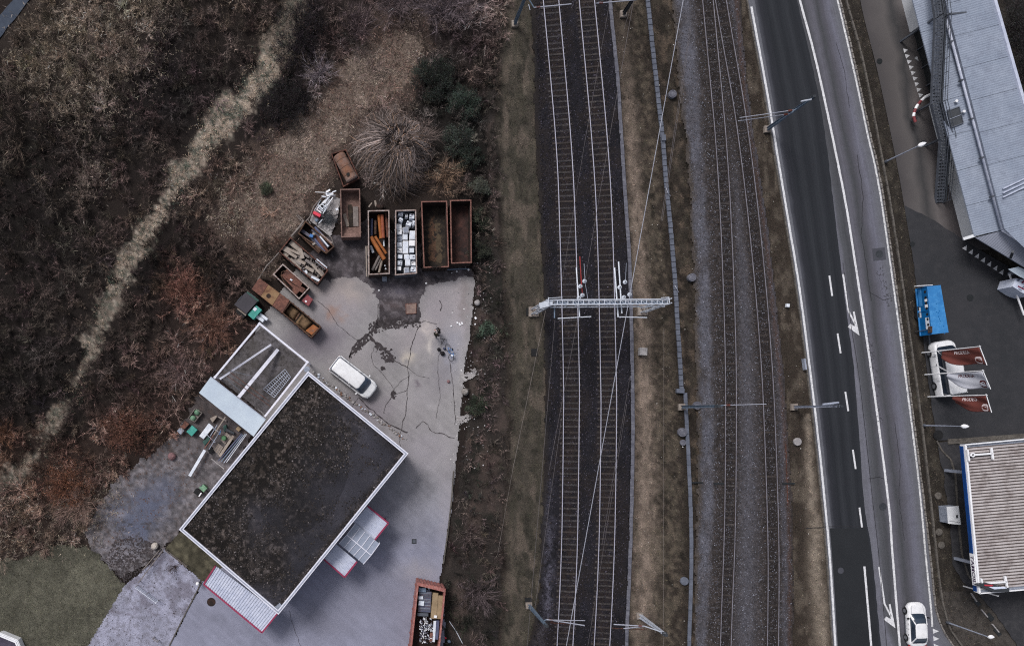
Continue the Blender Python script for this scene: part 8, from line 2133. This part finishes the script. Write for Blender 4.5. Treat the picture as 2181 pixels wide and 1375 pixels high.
mb = MB(); q = [(1946, 124), (1955, 131), (1947.5, 120)]; marks('gate_mark', [[(1953, 119.5), (1947, 124.5), (1956, 131)]], .03, 'single white triangle at the loading doors pointing left')
bb = empty('boom_barrier', W(2149, 582), 'white barrier boom beside the advertising pillar at the right edge', 'barrier'); mb = MB(); mb.beam(W(2149.5, 583, 1.0), W(2181, 671, 1.0), .13, .10); mb.build('boom', MATS['white_paint'], bb); p = W(2149.5, 583); mb = MB(); mb.box((p.x, p.y, 0), .3, .3, .95); mb.build('housing', MATS['grey_metal'], bb)
ap = empty('advertising_pillar', W(2175, 606), 'white box pillar with dark red and grey print at the right edge', 'sign'); q = [W(2157, 610, 1.9), W(2169, 591, 2.2), W(2200, 598, 2.2), W(2196, 630, 1.9), W(2179, 624, 1.9)]
mb = MB(); mb.prism([(p.x, p.y) for p in q], .1, 1.9); mb.build('body', MATS['sign_face'], ap); surf('print_red', (120, 52, 76), None, rough=.5); surf('print_grey', (96, 104, 122), None, rough=.5)
for (x0, y0, x1, y1, w, mt) in ((2168, 609, 2181, 616, 3, 'print_red'), (2169, 615, 2177, 619, 2, 'print_grey'), (2167, 598, 2172, 594, 4, 'print_grey'), (2176, 602, 2184, 597, 4, 'print_red'), (2178, 612, 2190, 606, 2.5, 'print_grey')):
 mb = MB(); mb.beam(W(x0, y0, 1.91), W(x1, y1, 1.91), w / S, .012); mb.build('print', MATS[mt], ap)

# ---- company flags
surf('flag_brown', (112, 60, 54), (98, 52, 47), .6, None, rough=.8); surf('flag_white', (204, 205, 215), (186, 188, 200), .6, None, rough=.8); surf('flag_ink', (84, 40, 44), None, rough=.8); surf('flag_print', (222, 206, 208), None, rough=.8)
def flag(bx, by, ht, armpx, zlow, cloth, ink, label, ph):
 p = W(bx, by); root = empty('flag_on_pole', p, label, 'flag')
 top = Vector((p.x, p.y, ht)); mb = MB(); mb.tube([p, top + Vector((0, 0, .1))], [.06, .04], 10); mb.build('pole', MATS['white_paint'], root)
 a1 = W(*armpx, ht); ad = a1 - top; ad.z = 0; L = ad.length; ad.normalize()
 mb = MB(); mb.tube([top - ad * .1, top + ad * L], .035, 8); mb.build('arm', MATS['white_paint'], root)
 nrm = Vector((ad.y, -ad.x, 0)); nrm = nrm if nrm.x < 0 else -nrm
 hh = ht - zlow
 def S_(u, v, off=0.0):     # u along the arm, v downwards
  shrink = 1 - .10 * v - .50 * max(0, v - .35) ** 2 * 2 - .08 * math.sin(v * 7 + ph) * v
  wv = .16 * math.sin(v * 5.5 + ph + u * 3.0) * (.25 + v) * (.3 + u) + .05 * math.sin(u * 9 + v * 6)
  return top + ad * (.08 + u * (L - .14) * shrink) + nrm * (wv + off) + Vector((0, 0, -.06 - v * hh - .12 * u * v))
 nu, nv = 14, 34; V = [S_(i / nu, j / nv) for j in range(nv + 1) for i in range(nu + 1)]; F = [(j * (nu + 1) + i, j * (nu + 1) + i + 1, (j + 1) * (nu + 1) + i + 1, (j + 1) * (nu + 1) + i) for j in range(nv) for i in range(nu)]
 mb = MB(); mb.add(V, F); cl = mb.build('cloth', MATS[cloth], root, smooth=True)
 m = cl.modifiers.new('thickness', 'SOLIDIFY'); m.thickness = .01
 TV, TF, tw, th = text_tris('PRODEGA', 1.0, .012)
 V = [S_(.32 - y / th * .21, .70 - x / tw * .42, .03) for x, y in TV]; mb = MB(); mb.add(V, TF); mb.build('lettering', MATS[ink], cl)
 # emblem: rounded plate with a looped mark
 def blob(cu, cv, ru, rv, off, n=20, pw=.6):
  return [S_(cu + ru * math.copysign(abs(math.cos(t)) ** pw, math.cos(t)), cv + rv * math.copysign(abs(math.sin(t)) ** pw, math.sin(t)), off) for t in [2 * math.pi * k / n for k in range(n)]]
 mb = MB(); V = blob(.74, .12, .22, .085, .03); mb.add(V, [tuple(range(len(V)))]); mb.build('emblem', MATS[ink], cl)
 inner = cloth
 def ring(cu, cv, ru, rv, w, off):
  n = 22; V = [];
  for k in range(n): t = 2 * math.pi * k / n; V += [S_(cu + ru * math.cos(t), cv + rv * math.sin(t), off), S_(cu + (ru - w) * math.cos(t), cv + (rv - w * .45) * math.sin(t), off)]
  return V, [(2 * k, 2 * k + 1, (2 * k + 3) % (2 * n), (2 * k + 2) % (2 * n)) for k in range(n)]
 mb = MB(); V, F = ring(.74, .115, .13, .055, .035, .045); mb.add(V, F)
 for du in (-.035, .035):
  q = [S_(.74 + du - .012, .13, .05), S_(.74 + du + .012, .13, .05), S_(.74 + du * 1.6 + .012, .20, .05), S_(.74 + du * 1.6 - .012, .20, .05)]; mb.add(q, [(0, 1, 2, 3)])
 mb.build('emblem_mark', MATS[inner], cl)
 return root
flag(1963.8, 750.8, 7.0, (2102, 777), 2.6, 'flag_brown', 'flag_print', 'brown flag with pale lettering over the windscreen of the white van', .4)
flag(1970, 797.5, 7.0, (2110, 828), 2.9, 'flag_white', 'flag_ink', 'whitish flag with dark lettering, the middle one of three', 1.6)
flag(1976.5, 844.5, 7.0, (2112, 878), 3.2, 'flag_brown', 'flag_print', 'brown flag with pale lettering below the van, nearest the street lamp', 2.4)

# ---- blue recycling trailer
surf('trailer_blue', (58, 128, 188), (46, 112, 172), .9, (84, 150, 204), 2.5, .5, .08, 14, .5); surf('trailer_side', (14, 96, 156), (10, 84, 140), 1.2, None, rough=.45)
tr = empty('blue_trailer', W(1985, 660), 'bright blue trailer with round openings along its side, on the parking area', 'trailer')
ztp = 1.95
q = [W(1975, 610, ztp), W(2003.5, 607, ztp), W(2020.5, 707.5, ztp), W(1985, 711.5, ztp)]
mb = MB(); mb.prism([(p.x, p.y) for p in q], .5, ztp - .03); mb.build('body', MATS['trailer_side'], tr)
mb = MB(); mb.slab([p for p in inset(q, -.01)], .05); bevel(mb.build('roof', MATS['trailer_blue'], tr), .015)
a, b, c_, d = q; sd = (d - a).normalized()
nm_ = Vector((-1, -.16, 0)).normalized()
Ls = (d - a).length
def side(t, z, off=.02): p = a.lerp(d, t); n = Vector((sd.y, -sd.x, 0)); n = n if n.x < 0 else -n; return Vector((p.x, p.y, z)) + n * off
for t in (.10, .22, .335, .45, .57, .675, .79):
 mb = MB(); mb.tube([side(t, 1.62, -.02), side(t, 1.62, .035)], .13, 14); mb.build('opening', MATS['black_rubber'], tr)
for (t0, t1, z0, z1, mt) in ((.25, .305, 1.45, 1.8, 'white_paint'), (.365, .43, 1.42, 1.82, 'white_paint'), (.64, .88, 1.3, 1.8, 'white_metal'), (.40, .62, .62, .85, 'white_metal'), (.02, .38, .7, 1.15, 'trailer_blue')):
 mb = MB(); mb.add([side(t0, z0), side(t1, z0), side(t1, z1), side(t0, z1)], [(0, 1, 2, 3)]); mb.build('side_label' if mt != 'trailer_blue' else 'side_panel', MATS[mt], tr)
for t in (.0, .5, 1.0):
 mb = MB(); mb.beam(side(t, .5, .03), side(t, 1.9, .03), .06, .05, (0, 1, 0)); mb.build('corner_post', MATS['trailer_side'], tr)
mb = MB(); mb.beam(side(0, .52, .06), side(1, .52, .06), .08, .10); mb.build('sill', MATS['trailer_blue'], tr)
mb = MB(); u = (b - a).normalized(); mb.beam(a + Vector((-.75, .12, -.5)), a + u * .75 + Vector((0, .12, -.5)), .06, .35); mb.build('front_board', MATS['white_paint'], tr)
for t in (.42, .56):
 for e in (a.lerp(d, t), b.lerp(c_, t)):
  mb = MB(); s = Vector((sd.y, -sd.x, 0)); mb.tube([Vector((e.x, e.y, .33)) - s * .1, Vector((e.x, e.y, .33)) + s * .1], .33, 18); mb.build('wheel', MATS['black_rubber'], tr)
m0 = d.lerp(c_, .5); mb = MB(); mb.beam(Vector((m0.x, m0.y, .5)), Vector((m0.x + .1, m0.y - .9, .45)), .1, .1); mb.build('drawbar', MATS['steel_mid'], tr)
mb = MB()
for k in range(26):
 mb.v; x, y = random.gauss(.55, .10), random.gauss(.62, .16); p = a.lerp(b, x).lerp(d.lerp(c_, x), y);
 mb.lathe((p.x, p.y, ztp), [(random.uniform(.02, .07), 0), (.01, .012)], 7)
mb.build('dirt_spots', MATS['trailer_side'], tr)['kind'] = 'stuff'

# ================================================================ vehicles
surf('car_glass', (34, 42, 54), (58, 70, 86), .9, (20, 24, 32), 1.8, .5, .0, 8, .06, spec=.8)
surf('van_glass', (76, 92, 116), (54, 66, 86), 1.1, (30, 36, 48), 2.0, .6, .0, 8, .08, spec=.8)
surf('car_white', (228, 228, 231), (216, 216, 220), 1.2, (190, 188, 186), 3.2, .35, .03, 14, .32, spec=.5)
surf('tyre', (26, 26, 28), (34, 34, 36), 2.0, None, rough=.85); surf('alloy', (150, 152, 158), (120, 122, 128), 3.0, None, rough=.35, metal=.6)
surf('lamp_red', (150, 26, 30), None, rough=.3); surf('lamp_clear', (200, 206, 214), None, rough=.15)
def rr(x0, x1, hw, rf, rb, n=7, bulge=.06):
 """rounded plan outline, front at +x; corner radii rf, rb; bulging front and rear"""
 pts = []
 for (cx, cy, r, a0) in ((x1 - rf, hw - rf, rf, 0), (x0 + rb, hw - rb, rb, 90), (x0 + rb, -hw + rb, rb, 180), (x1 - rf, -hw + rf, rf, 270)):
  for k in range(n):
   a = math.radians(a0 + 90 * k / (n - 1)); pts.append([cx + r * math.cos(a), cy + r * math.sin(a)])
 L = x1 - x0
 for p in pts:
  e = 1 - (p[1] / hw) ** 2
  if p[0] > x1 - rf * 1.01: p[0] += bulge * e
  if p[0] < x0 + rb * 1.01: p[0] -= bulge * .5 * e
 return pts
def loft(mb, rings):
 n = len(rings[0]); V = [p for r in rings for p in r]; F = []
 for i in range(len(rings) - 1):
  for k in range(n): F.append((i * n + k, i * n + (k + 1) % n, (i + 1) * n + (k + 1) % n, (i + 1) * n + k))
 F.append(tuple(reversed(range(n)))); F.append(tuple((len(rings) - 1) * n + k for k in range(n)))
 return mb.add(V, F)
def vehicle(name, label, cat, x, y, zc, ang, L, Wd, belt, roofz, cab, roof, rw, glass, bonnet_drop=.18, front_r=.45, rear_r=.25, wheels=(.78, -.78), wr=.31, pillar=(), bonnet=True, color='car_white'):
 c = W(x, y, zc); root = empty(name, (c.x, c.y, 0), label, cat, rz=ang)
 hw = Wd / 2; x0, x1 = -L / 2, L / 2
 def zt(px, z):   # bonnet slopes down to the front
  if not bonnet: return z
  t = max(0, (px - cab[1]) / (x1 - cab[1])); t2 = max(0, (cab[0] - px) / max(.05, cab[0] - x0)); return z - bonnet_drop * t ** 1.6 - .06 * t2
 rings = []
 for z, ins, k in ((.20, .09, 0), (.34, .02, 0), (.60, .0, 0), (belt - .16, .015, 1), (belt - .04, .05, 1), (belt, .13, 1)):
  rings.append([(px, py, zt(px, z) if k else z) for px, py in rr(x0 + ins, x1 - ins * 1.3, hw - ins, front_r, rear_r)])
 mb = MB(); loft(mb, rings); recalc(mb.build('body', MATS[color], root, smooth=True, local=True))
 # greenhouse of glass, roof and pillars over it
 def gh(t, ins=0.0):  # outline between belt (0) and roof (1)
  a0, a1 = cab[0] + (roof[0] - cab[0]) * t, cab[1] + (roof[1] - cab[1]) * t; w = (hw - .10) + (rw - (hw - .10)) * t
  return rr(a0 + ins, a1 - ins, w - ins, .26, .2, 7, .16 if t < .9 else .08)
 mb = MB(); loft(mb, [[(p, q, belt - .06) for p, q in gh(0)], [(p, q, belt + (roofz - belt) * .5) for p, q in gh(.5)], [(p, q, roofz - .05) for p, q in gh(.95)]]); recalc(mb.build('windows', MATS[glass], root, smooth=False, local=True))
 mb = MB(); loft(mb, [[(p, q, roofz - .09) for p, q in gh(.93, -.012)], [(p, q, roofz - .02) for p, q in gh(1.0, .01)], [(p, q, roofz) for p, q in gh(1.0, .08)], [(p, q, roofz + .02) for p, q in gh(1.0, .25)]]); recalc(mb.build('roof', MATS[color], root, smooth=True, local=True))
 def edge(t, u): a0, a1 = cab[0] + (roof[0] - cab[0]) * t, cab[1] + (roof[1] - cab[1]) * t; return a0 + (a1 - a0) * u
 for s in (-1, 1):
  for (u0, wdt) in pillar:
   mb = MB(); p0 = Vector((edge(0, u0), s * (hw - .085), belt - .02)); p1 = Vector((edge(1, u0), s * (rw + .012), roofz - .04)); mb.beam(p0, p1, wdt, .03, (0, s, .2)); mb.build('pillar', MATS[color], root, local=True)
  # screen pillars
  for (ua, ub) in ((.955, .94), (.03, .04)):
   mb = MB(); p0 = Vector((edge(0, ua), s * (hw - .15), belt)); p1 = Vector((edge(1, ub), s * (rw - .05), roofz - .03)); mb.beam(p0, p1, .09, .05); mb.build('pillar', MATS[color], root, local=True)
  xm = edge(0, .88); mb = MB(); mb.box((xm, s * (hw + .09), belt - .05), .13, .2, .14, s * .25); bevel(mb.build('mirror', MATS[color if cat == 'van' else 'black_rubber'], root, local=True), .02)
  for wx in wheels:
   mb = MB(); wy0 = s * (hw - .19); wy1 = s * (hw + .005); mb.tube([(wx * L / 2 * .78 + 0, wy0, wr), (wx * L / 2 * .78, wy1, wr)], wr, 20); ty = mb.build('wheel', MATS['tyre'], root, local=True)
   mb = MB(); mb.tube([(wx * L / 2 * .78, wy1 - s * .02, wr), (wx * L / 2 * .78, wy1 + s * .012, wr)], wr * .62, 14); mb.build('rim', MATS['alloy'], ty, local=True)
   mb = MB()  # wheel arch
   for k in range(9):
    a = math.pi * k / 8; a2 = math.pi * (k + 1) / 8
    if k < 8: mb.beam((wx * L / 2 * .78 + (wr + .05) * math.cos(a), s * (hw - .005), wr + (wr + .05) * math.sin(a)), (wx * L / 2 * .78 + (wr + .05) * math.cos(a2), s * (hw - .005), wr + (wr + .05) * math.sin(a2)), .05, .05, (0, 1, 0))
   mb.build('wheel_arch', MATS['tyre'], root, local=True)
  mb = MB(); mb.box((x1 - .30, s * (hw - .28), belt - bonnet_drop - .22), .34, .26, .16, -s * .5); mb.build('headlight', MATS['lamp_clear'], root, local=True)
  mb = MB(); mb.box((x0 + .10, s * (hw - .16), belt - .38), .16, .18, .22); mb.build('tail_light', MATS['lamp_red'], root, local=True)
  for hx in ((.1, -.9) if cat != 'van' else (.5,)):
   mb = MB(); mb.box((hx, s * (hw - .0), belt - .16), .16, .03, .035); mb.build('door_handle', MATS['black_rubber'], root, local=True)
  mb = MB(); mb.box((0, s * (hw + .004), .32), L * .46, .02, .05); mb.build('sill_trim', MATS['steel_mid'], root, local=True)
 mb = MB()
 for s in (-1, 1):
  for gx in ((.62, -.35, -1.2) if cat == 'car' else (1.25, .35, -1.1)): mb.box((gx, s * (hw - .035), .40), .014, .09, belt - .46)
  mb.beam((cab[1] + .02, s * (hw - .24), zt(cab[1] + .02, belt) + .004), (x1 - .22, s * (hw - .34), zt(x1 - .22, belt) + .004), .014, .01)
 mb.build('panel_gap', MATS['steel_mid'], root, local=True)
 mb = MB()
 if cat == 'van':
  for k in (-2, -1, 0, 1, 2): mb.box((sum(roof) / 2 - .1, k * rw * .34, roofz + .012), (roof[1] - roof[0]) * .78, .03, .014)
 mb.tube([(roof[0] + .25, 0, roofz), (roof[0] + .05, 0, roofz + .2)], .012, 6); mb.build('roof_fitting', MATS[color], root, local=True)
 mb = MB(); mb.box((x1 + .0, 0, .33), .06, .5, .11); mb.build('number_plate', MATS['white_metal'], root, local=True)
 mb = MB(); mb.box((edge(0, 1) - .02, 0, belt - .035), .10, hw * 1.3, .02); mb.build('wiper_panel', MATS['black_rubber'], root, local=True)
 return root
vehicle('delivery_van', 'white van parked beside the hall, bluish windscreen to the lower right', 'van', 752.5, 803.5, 1.0, math.radians(-37.8), 4.75, 1.92, 1.12, 1.86, (-2.28, 1.62), (-2.12, .98), .69, 'van_glass', .12, .6, .22, wheels=(.78, -.78), pillar=((.0, .10), (.30, .05), (.68, .10)))
vehicle('panel_van', 'white van under the flags in front of the blue trailer', 'van', 2029, 783, 1.7, math.radians(99.0), 5.25, 2.06, 1.25, 2.05, (-2.55, 2.06), (-2.45, 1.22), .80, 'glass_dark', .14, .5, .2, wheels=(.80, -.76), wr=.33, pillar=((.0, .08), (.62, .12)))
vehicle('white_car', 'white car driving up the road at the bottom edge', 'car', 1954.5, 1330, .8, math.radians(92.4), 4.15, 1.74, .90, 1.36, (-1.75, 1.02), (-1.12, .20), .56, 'car_glass', .12, .55, .4, wheels=(.80, -.80), wr=.31, pillar=())
# ================================================================ people, bags, bicycle
surf('black_cloth', (24, 22, 26), (34, 31, 36), 3.0, None, rough=.95); surf('olive_cloth', (44, 42, 32), (36, 34, 28), 3.0, None, rough=.95); surf('skin', (176, 128, 108), (164, 116, 98), 5.0, None, rough=.6); surf('hair_dark', (30, 24, 22), (40, 32, 28), 8.0, None, rough=.8); surf('trouser_dark', (36, 36, 44), (30, 30, 36), 3.0, None, rough=.95)
def person(px, py, face, label, coat, lean=0.0, hair='hair_dark', armbend=1.0, cap=None):
 """standing figure, 1.75 m, one continuous skinned body; face = heading angle"""
 p = W(px, py); root = empty('person', p, label, 'person', rz=face)
 V = []; E = []; R = []
 def v(x, y, z, r): V.append((x + lean * z * .1, y, z)); R.append(r); return len(V) - 1
 pel = v(0, 0, .95, .155); wst = v(.0, 0, 1.10, .145); chs = v(-.01, 0, 1.30, .175); nck = v(0, 0, 1.48, .065); hd0 = v(.03, 0, 1.56, .075); hd1 = v(.03, 0, 1.68, .10); E += [(pel, wst), (wst, chs), (chs, nck), (nck, hd0), (hd0, hd1)]
 for s in (-1, 1):
  hp = v(0, s * .10, .88, .105); kn = v(.03 + .04 * s, s * .12, .50, .075); an = v(-.02 + .10 * s, s * .13, .10, .05); toe = v(.14 + .10 * s, s * .15, .04, .042); E += [(pel, hp), (hp, kn), (kn, an), (an, toe)]
  sh = v(-.01, s * .20, 1.40, .085); el = v(.04, s * .27, 1.13, .055); wr_ = v(.24 * armbend, s * .20, 1.02, .036); pm = v(.31 * armbend, s * .18, 1.02, .036); E += [(chs, sh), (sh, el), (el, wr_), (wr_, pm)]
  for i, (dy, ln) in enumerate(((-.030, .07), (-.010, .085), (.010, .08), (.030, .06))):
   f0 = v(.345 * armbend, s * .18 + dy, 1.015, .0095); f1 = v((.345 + ln * .6) * armbend, s * .18 + dy * 1.1, 1.0, .009); f2 = v((.345 + ln) * armbend, s * .18 + dy * 1.1, .975, .008); E += [(pm, f0), (f0, f1), (f1, f2)]
  t0 = v(.31 * armbend, s * (.18 - .045), 1.03, .011); t1 = v(.345 * armbend, s * (.18 - .062), 1.02, .010); E += [(pm, t0), (t0, t1)]
 me = bpy.data.meshes.new('body'); me.from_pydata(V, E, []); ob = bpy.data.objects.new('body', me); C.objects.link(ob)
 sk = ob.modifiers.new('skin', 'SKIN'); sk.use_smooth_shade = True
 for i, d in enumerate(me.skin_vertices[0].data): d.radius = (R[i], R[i]); d.use_root = (i == 0)
 ob.modifiers.new('sub', 'SUBSURF').levels = 1
 dg = bpy.context.evaluated_depsgraph_get(); ev = bpy.data.meshes.new_from_object(ob.evaluated_get(dg)); bpy.data.objects.remove(ob)
 for m in (coat, 'trouser_dark', 'skin', 'black_rubber'): ev.materials.append(MATS[m])
 for pl in ev.polygons:
  z = pl.center.z; x = pl.center.x
  pl.material_index = 2 if ((z > 1.49 and abs(pl.center.y) < .125) or (x > .27 and z > .9)) else (3 if z < .09 else (1 if z < .86 else 0)); pl.use_smooth = True
 b = bpy.data.objects.new('body', ev); C.objects.link(b); b.parent = root
 def ball(nm, c, r, m, sc=(1, 1, 1)):
  bm = bmesh.new(); bmesh.ops.create_uvsphere(bm, u_segments=14, v_segments=9, radius=r)
  for q in bm.verts: q.co = Vector((q.co.x * sc[0] + c[0] + lean * c[2] * .1, q.co.y * sc[1] + c[1], q.co.z * sc[2] + c[2]))
  m2 = bpy.data.meshes.new(nm); bm.to_mesh(m2); bm.free(); m2.materials.append(MATS[m]); m2.polygons.foreach_set('use_smooth', [True] * len(m2.polygons)); o = bpy.data.objects.new(nm, m2); C.objects.link(o); o.parent = root; return o
 ball('hair', (.012, 0, 1.70), .115, cap or hair, (1.0, .92, .95))
 for s in (-1, 1): ball('eye', (.125, s * .035, 1.64), .013, 'white_paint'); ball('ear', (.025, s * .10, 1.63), .026, 'skin', (.6, .5, 1))
 ball('nose', (.14, 0, 1.605), .018, 'skin'); ball('mouth', (.128, 0, 1.56), .018, 'red_box', (.4, 1.2, .4))
 return root
person(932.5, 706, math.radians(200), 'person in black standing at the upper end of the yard bicycle group', 'black_cloth', armbend=1.0)
person(926.5, 715.5, math.radians(60), 'person in a dark olive jacket standing beside the one in black', 'olive_cloth', armbend=.8, cap='olive_cloth')
def blob_bag(px, py, r, h, label, mat):
 c = W(px, py); mb = MB(); mb.lathe((c.x, c.y, .02), [(r * .8, 0), (r, h * .25), (r * .95, h * .6), (r * .55, h * .9), (r * .2, h)], 14); return tag(mb.build('round_bag', MATS[mat], smooth=True), label, 'bag')
blob_bag(934.5, 744, .17, .34, 'black round bag on the yard, the smaller upper one', 'black_cloth'); blob_bag(942.3, 752.5, .22, .4, 'black round bag on the yard, the larger lower one', 'black_cloth'); blob_bag(946, 742, .12, .3, 'dark blue bag between the black bags and the bicycle', 'pipe_blue')
tp = empty('camera_tripod', W(943.5, 724.5), 'small black tripod standing between the two people and the bags', 'tripod'); c = W(943.5, 724.5)
for a in (.3, 2.4, 4.5):
 mb = MB(); mb.tube([(c.x, c.y, .85), (c.x + .32 * math.cos(a), c.y + .32 * math.sin(a), .02)], .025, 6); mb.build('leg', MATS['black_rubber'], tp)
mb = MB(); mb.box((c.x, c.y, .83), .14, .12, .14, .4); mb.build('head', MATS['black_rubber'], tp)
def bicycle():
 c = W(957.5, 751, 0); root = empty('bicycle', c, 'blue and white bicycle lying near the gravel edge of the yard', 'bicycle', rz=math.radians(-72))
 tl = math.radians(38)
 def T(x, y, z): return Vector((x, y * math.cos(tl) + z * math.sin(tl) - .25, z * math.cos(tl) * .9 - y * math.sin(tl) + .03))
 for wx in (-.52, .52):
  mb = MB(); ring = [T(wx + .34 * math.cos(a), 0, .34 + .34 * math.sin(a)) for a in [2 * math.pi * k / 22 for k in range(23)]]; mb.tube(ring, .022, 6, cap=False); w = mb.build('wheel', MATS['tyre'], root, local=True)
  mb = MB()
  for k in range(10): a = 2 * math.pi * k / 10; mb.beam(T(wx, 0, .34), T(wx + .33 * math.cos(a), 0, .34 + .33 * math.sin(a)), .006, .006)
  mb.build('spoke', MATS['galvanised'], w, local=True)
 P = dict(r=(-.52, 0, .34), b=(-.05, 0, .30), s=(-.18, 0, .80), h=(.36, 0, .80), f=(.52, 0, .34))
 mb = MB()
 for u, w in (('r', 'b'), ('r', 's'), ('b', 's'), ('s', 'h'), ('b', 'h'), ('h', 'f')): mb.tube([T(*P[u]), T(*P[w])], .024, 8)
 mb.build('frame', MATS['blue_plastic'], root, local=True)
 mb = MB(); mb.tube([T(.34, -.28, .92), T(.38, -.1, .93), T(.38, .1, .93), T(.34, .28, .92)], .016, 6); mb.tube([T(.36, 0, .8), T(.38, 0, .93)], .018, 6); mb.build('handlebar', MATS['white_metal'], root, local=True)
 mb = MB(); mb.beam(T(-.32, 0, .88), T(-.06, 0, .88), .12, .05); mb.build('saddle', MATS['black_rubber'], root, local=True)
 mb = MB(); mb.beam(T(.45, 0, .66), T(.30, 0, .5), .14, .2); mb.build('basket', MATS['white_metal'], root, local=True)
 mb = MB(); mb.tube([T(-.05, -.05, .30), T(.05, -.05, .18)], .012, 6); mb.tube([T(-.05, .05, .30), T(-.15, .05, .42)], .012, 6); mb.build('pedals', MATS['steel_mid'], root, local=True)
bicycle()
# white scraps beside them
for i, (x, y, w, h) in enumerate(((974, 687, 4, 3), (979, 690, 6, 3), (984, 688, 5, 3), (961, 694, 3, 3), (1013, 677, 5, 4), (1012, 690, 3, 3), (998, 594 - 20, 4, 4), (907.5, 603, 3.5, 3.5), (807, 618, 3, 3), (973, 578, 3, 3))):
 mb = MB(); pbox(mb, x, y, w, h, random.uniform(0, 90), .0, .08); tag(mb.build('white_scrap', MATS['white_paint']), 'small white scrap lying at the edge of the yard', 'scrap', 'white scraps on the yard')
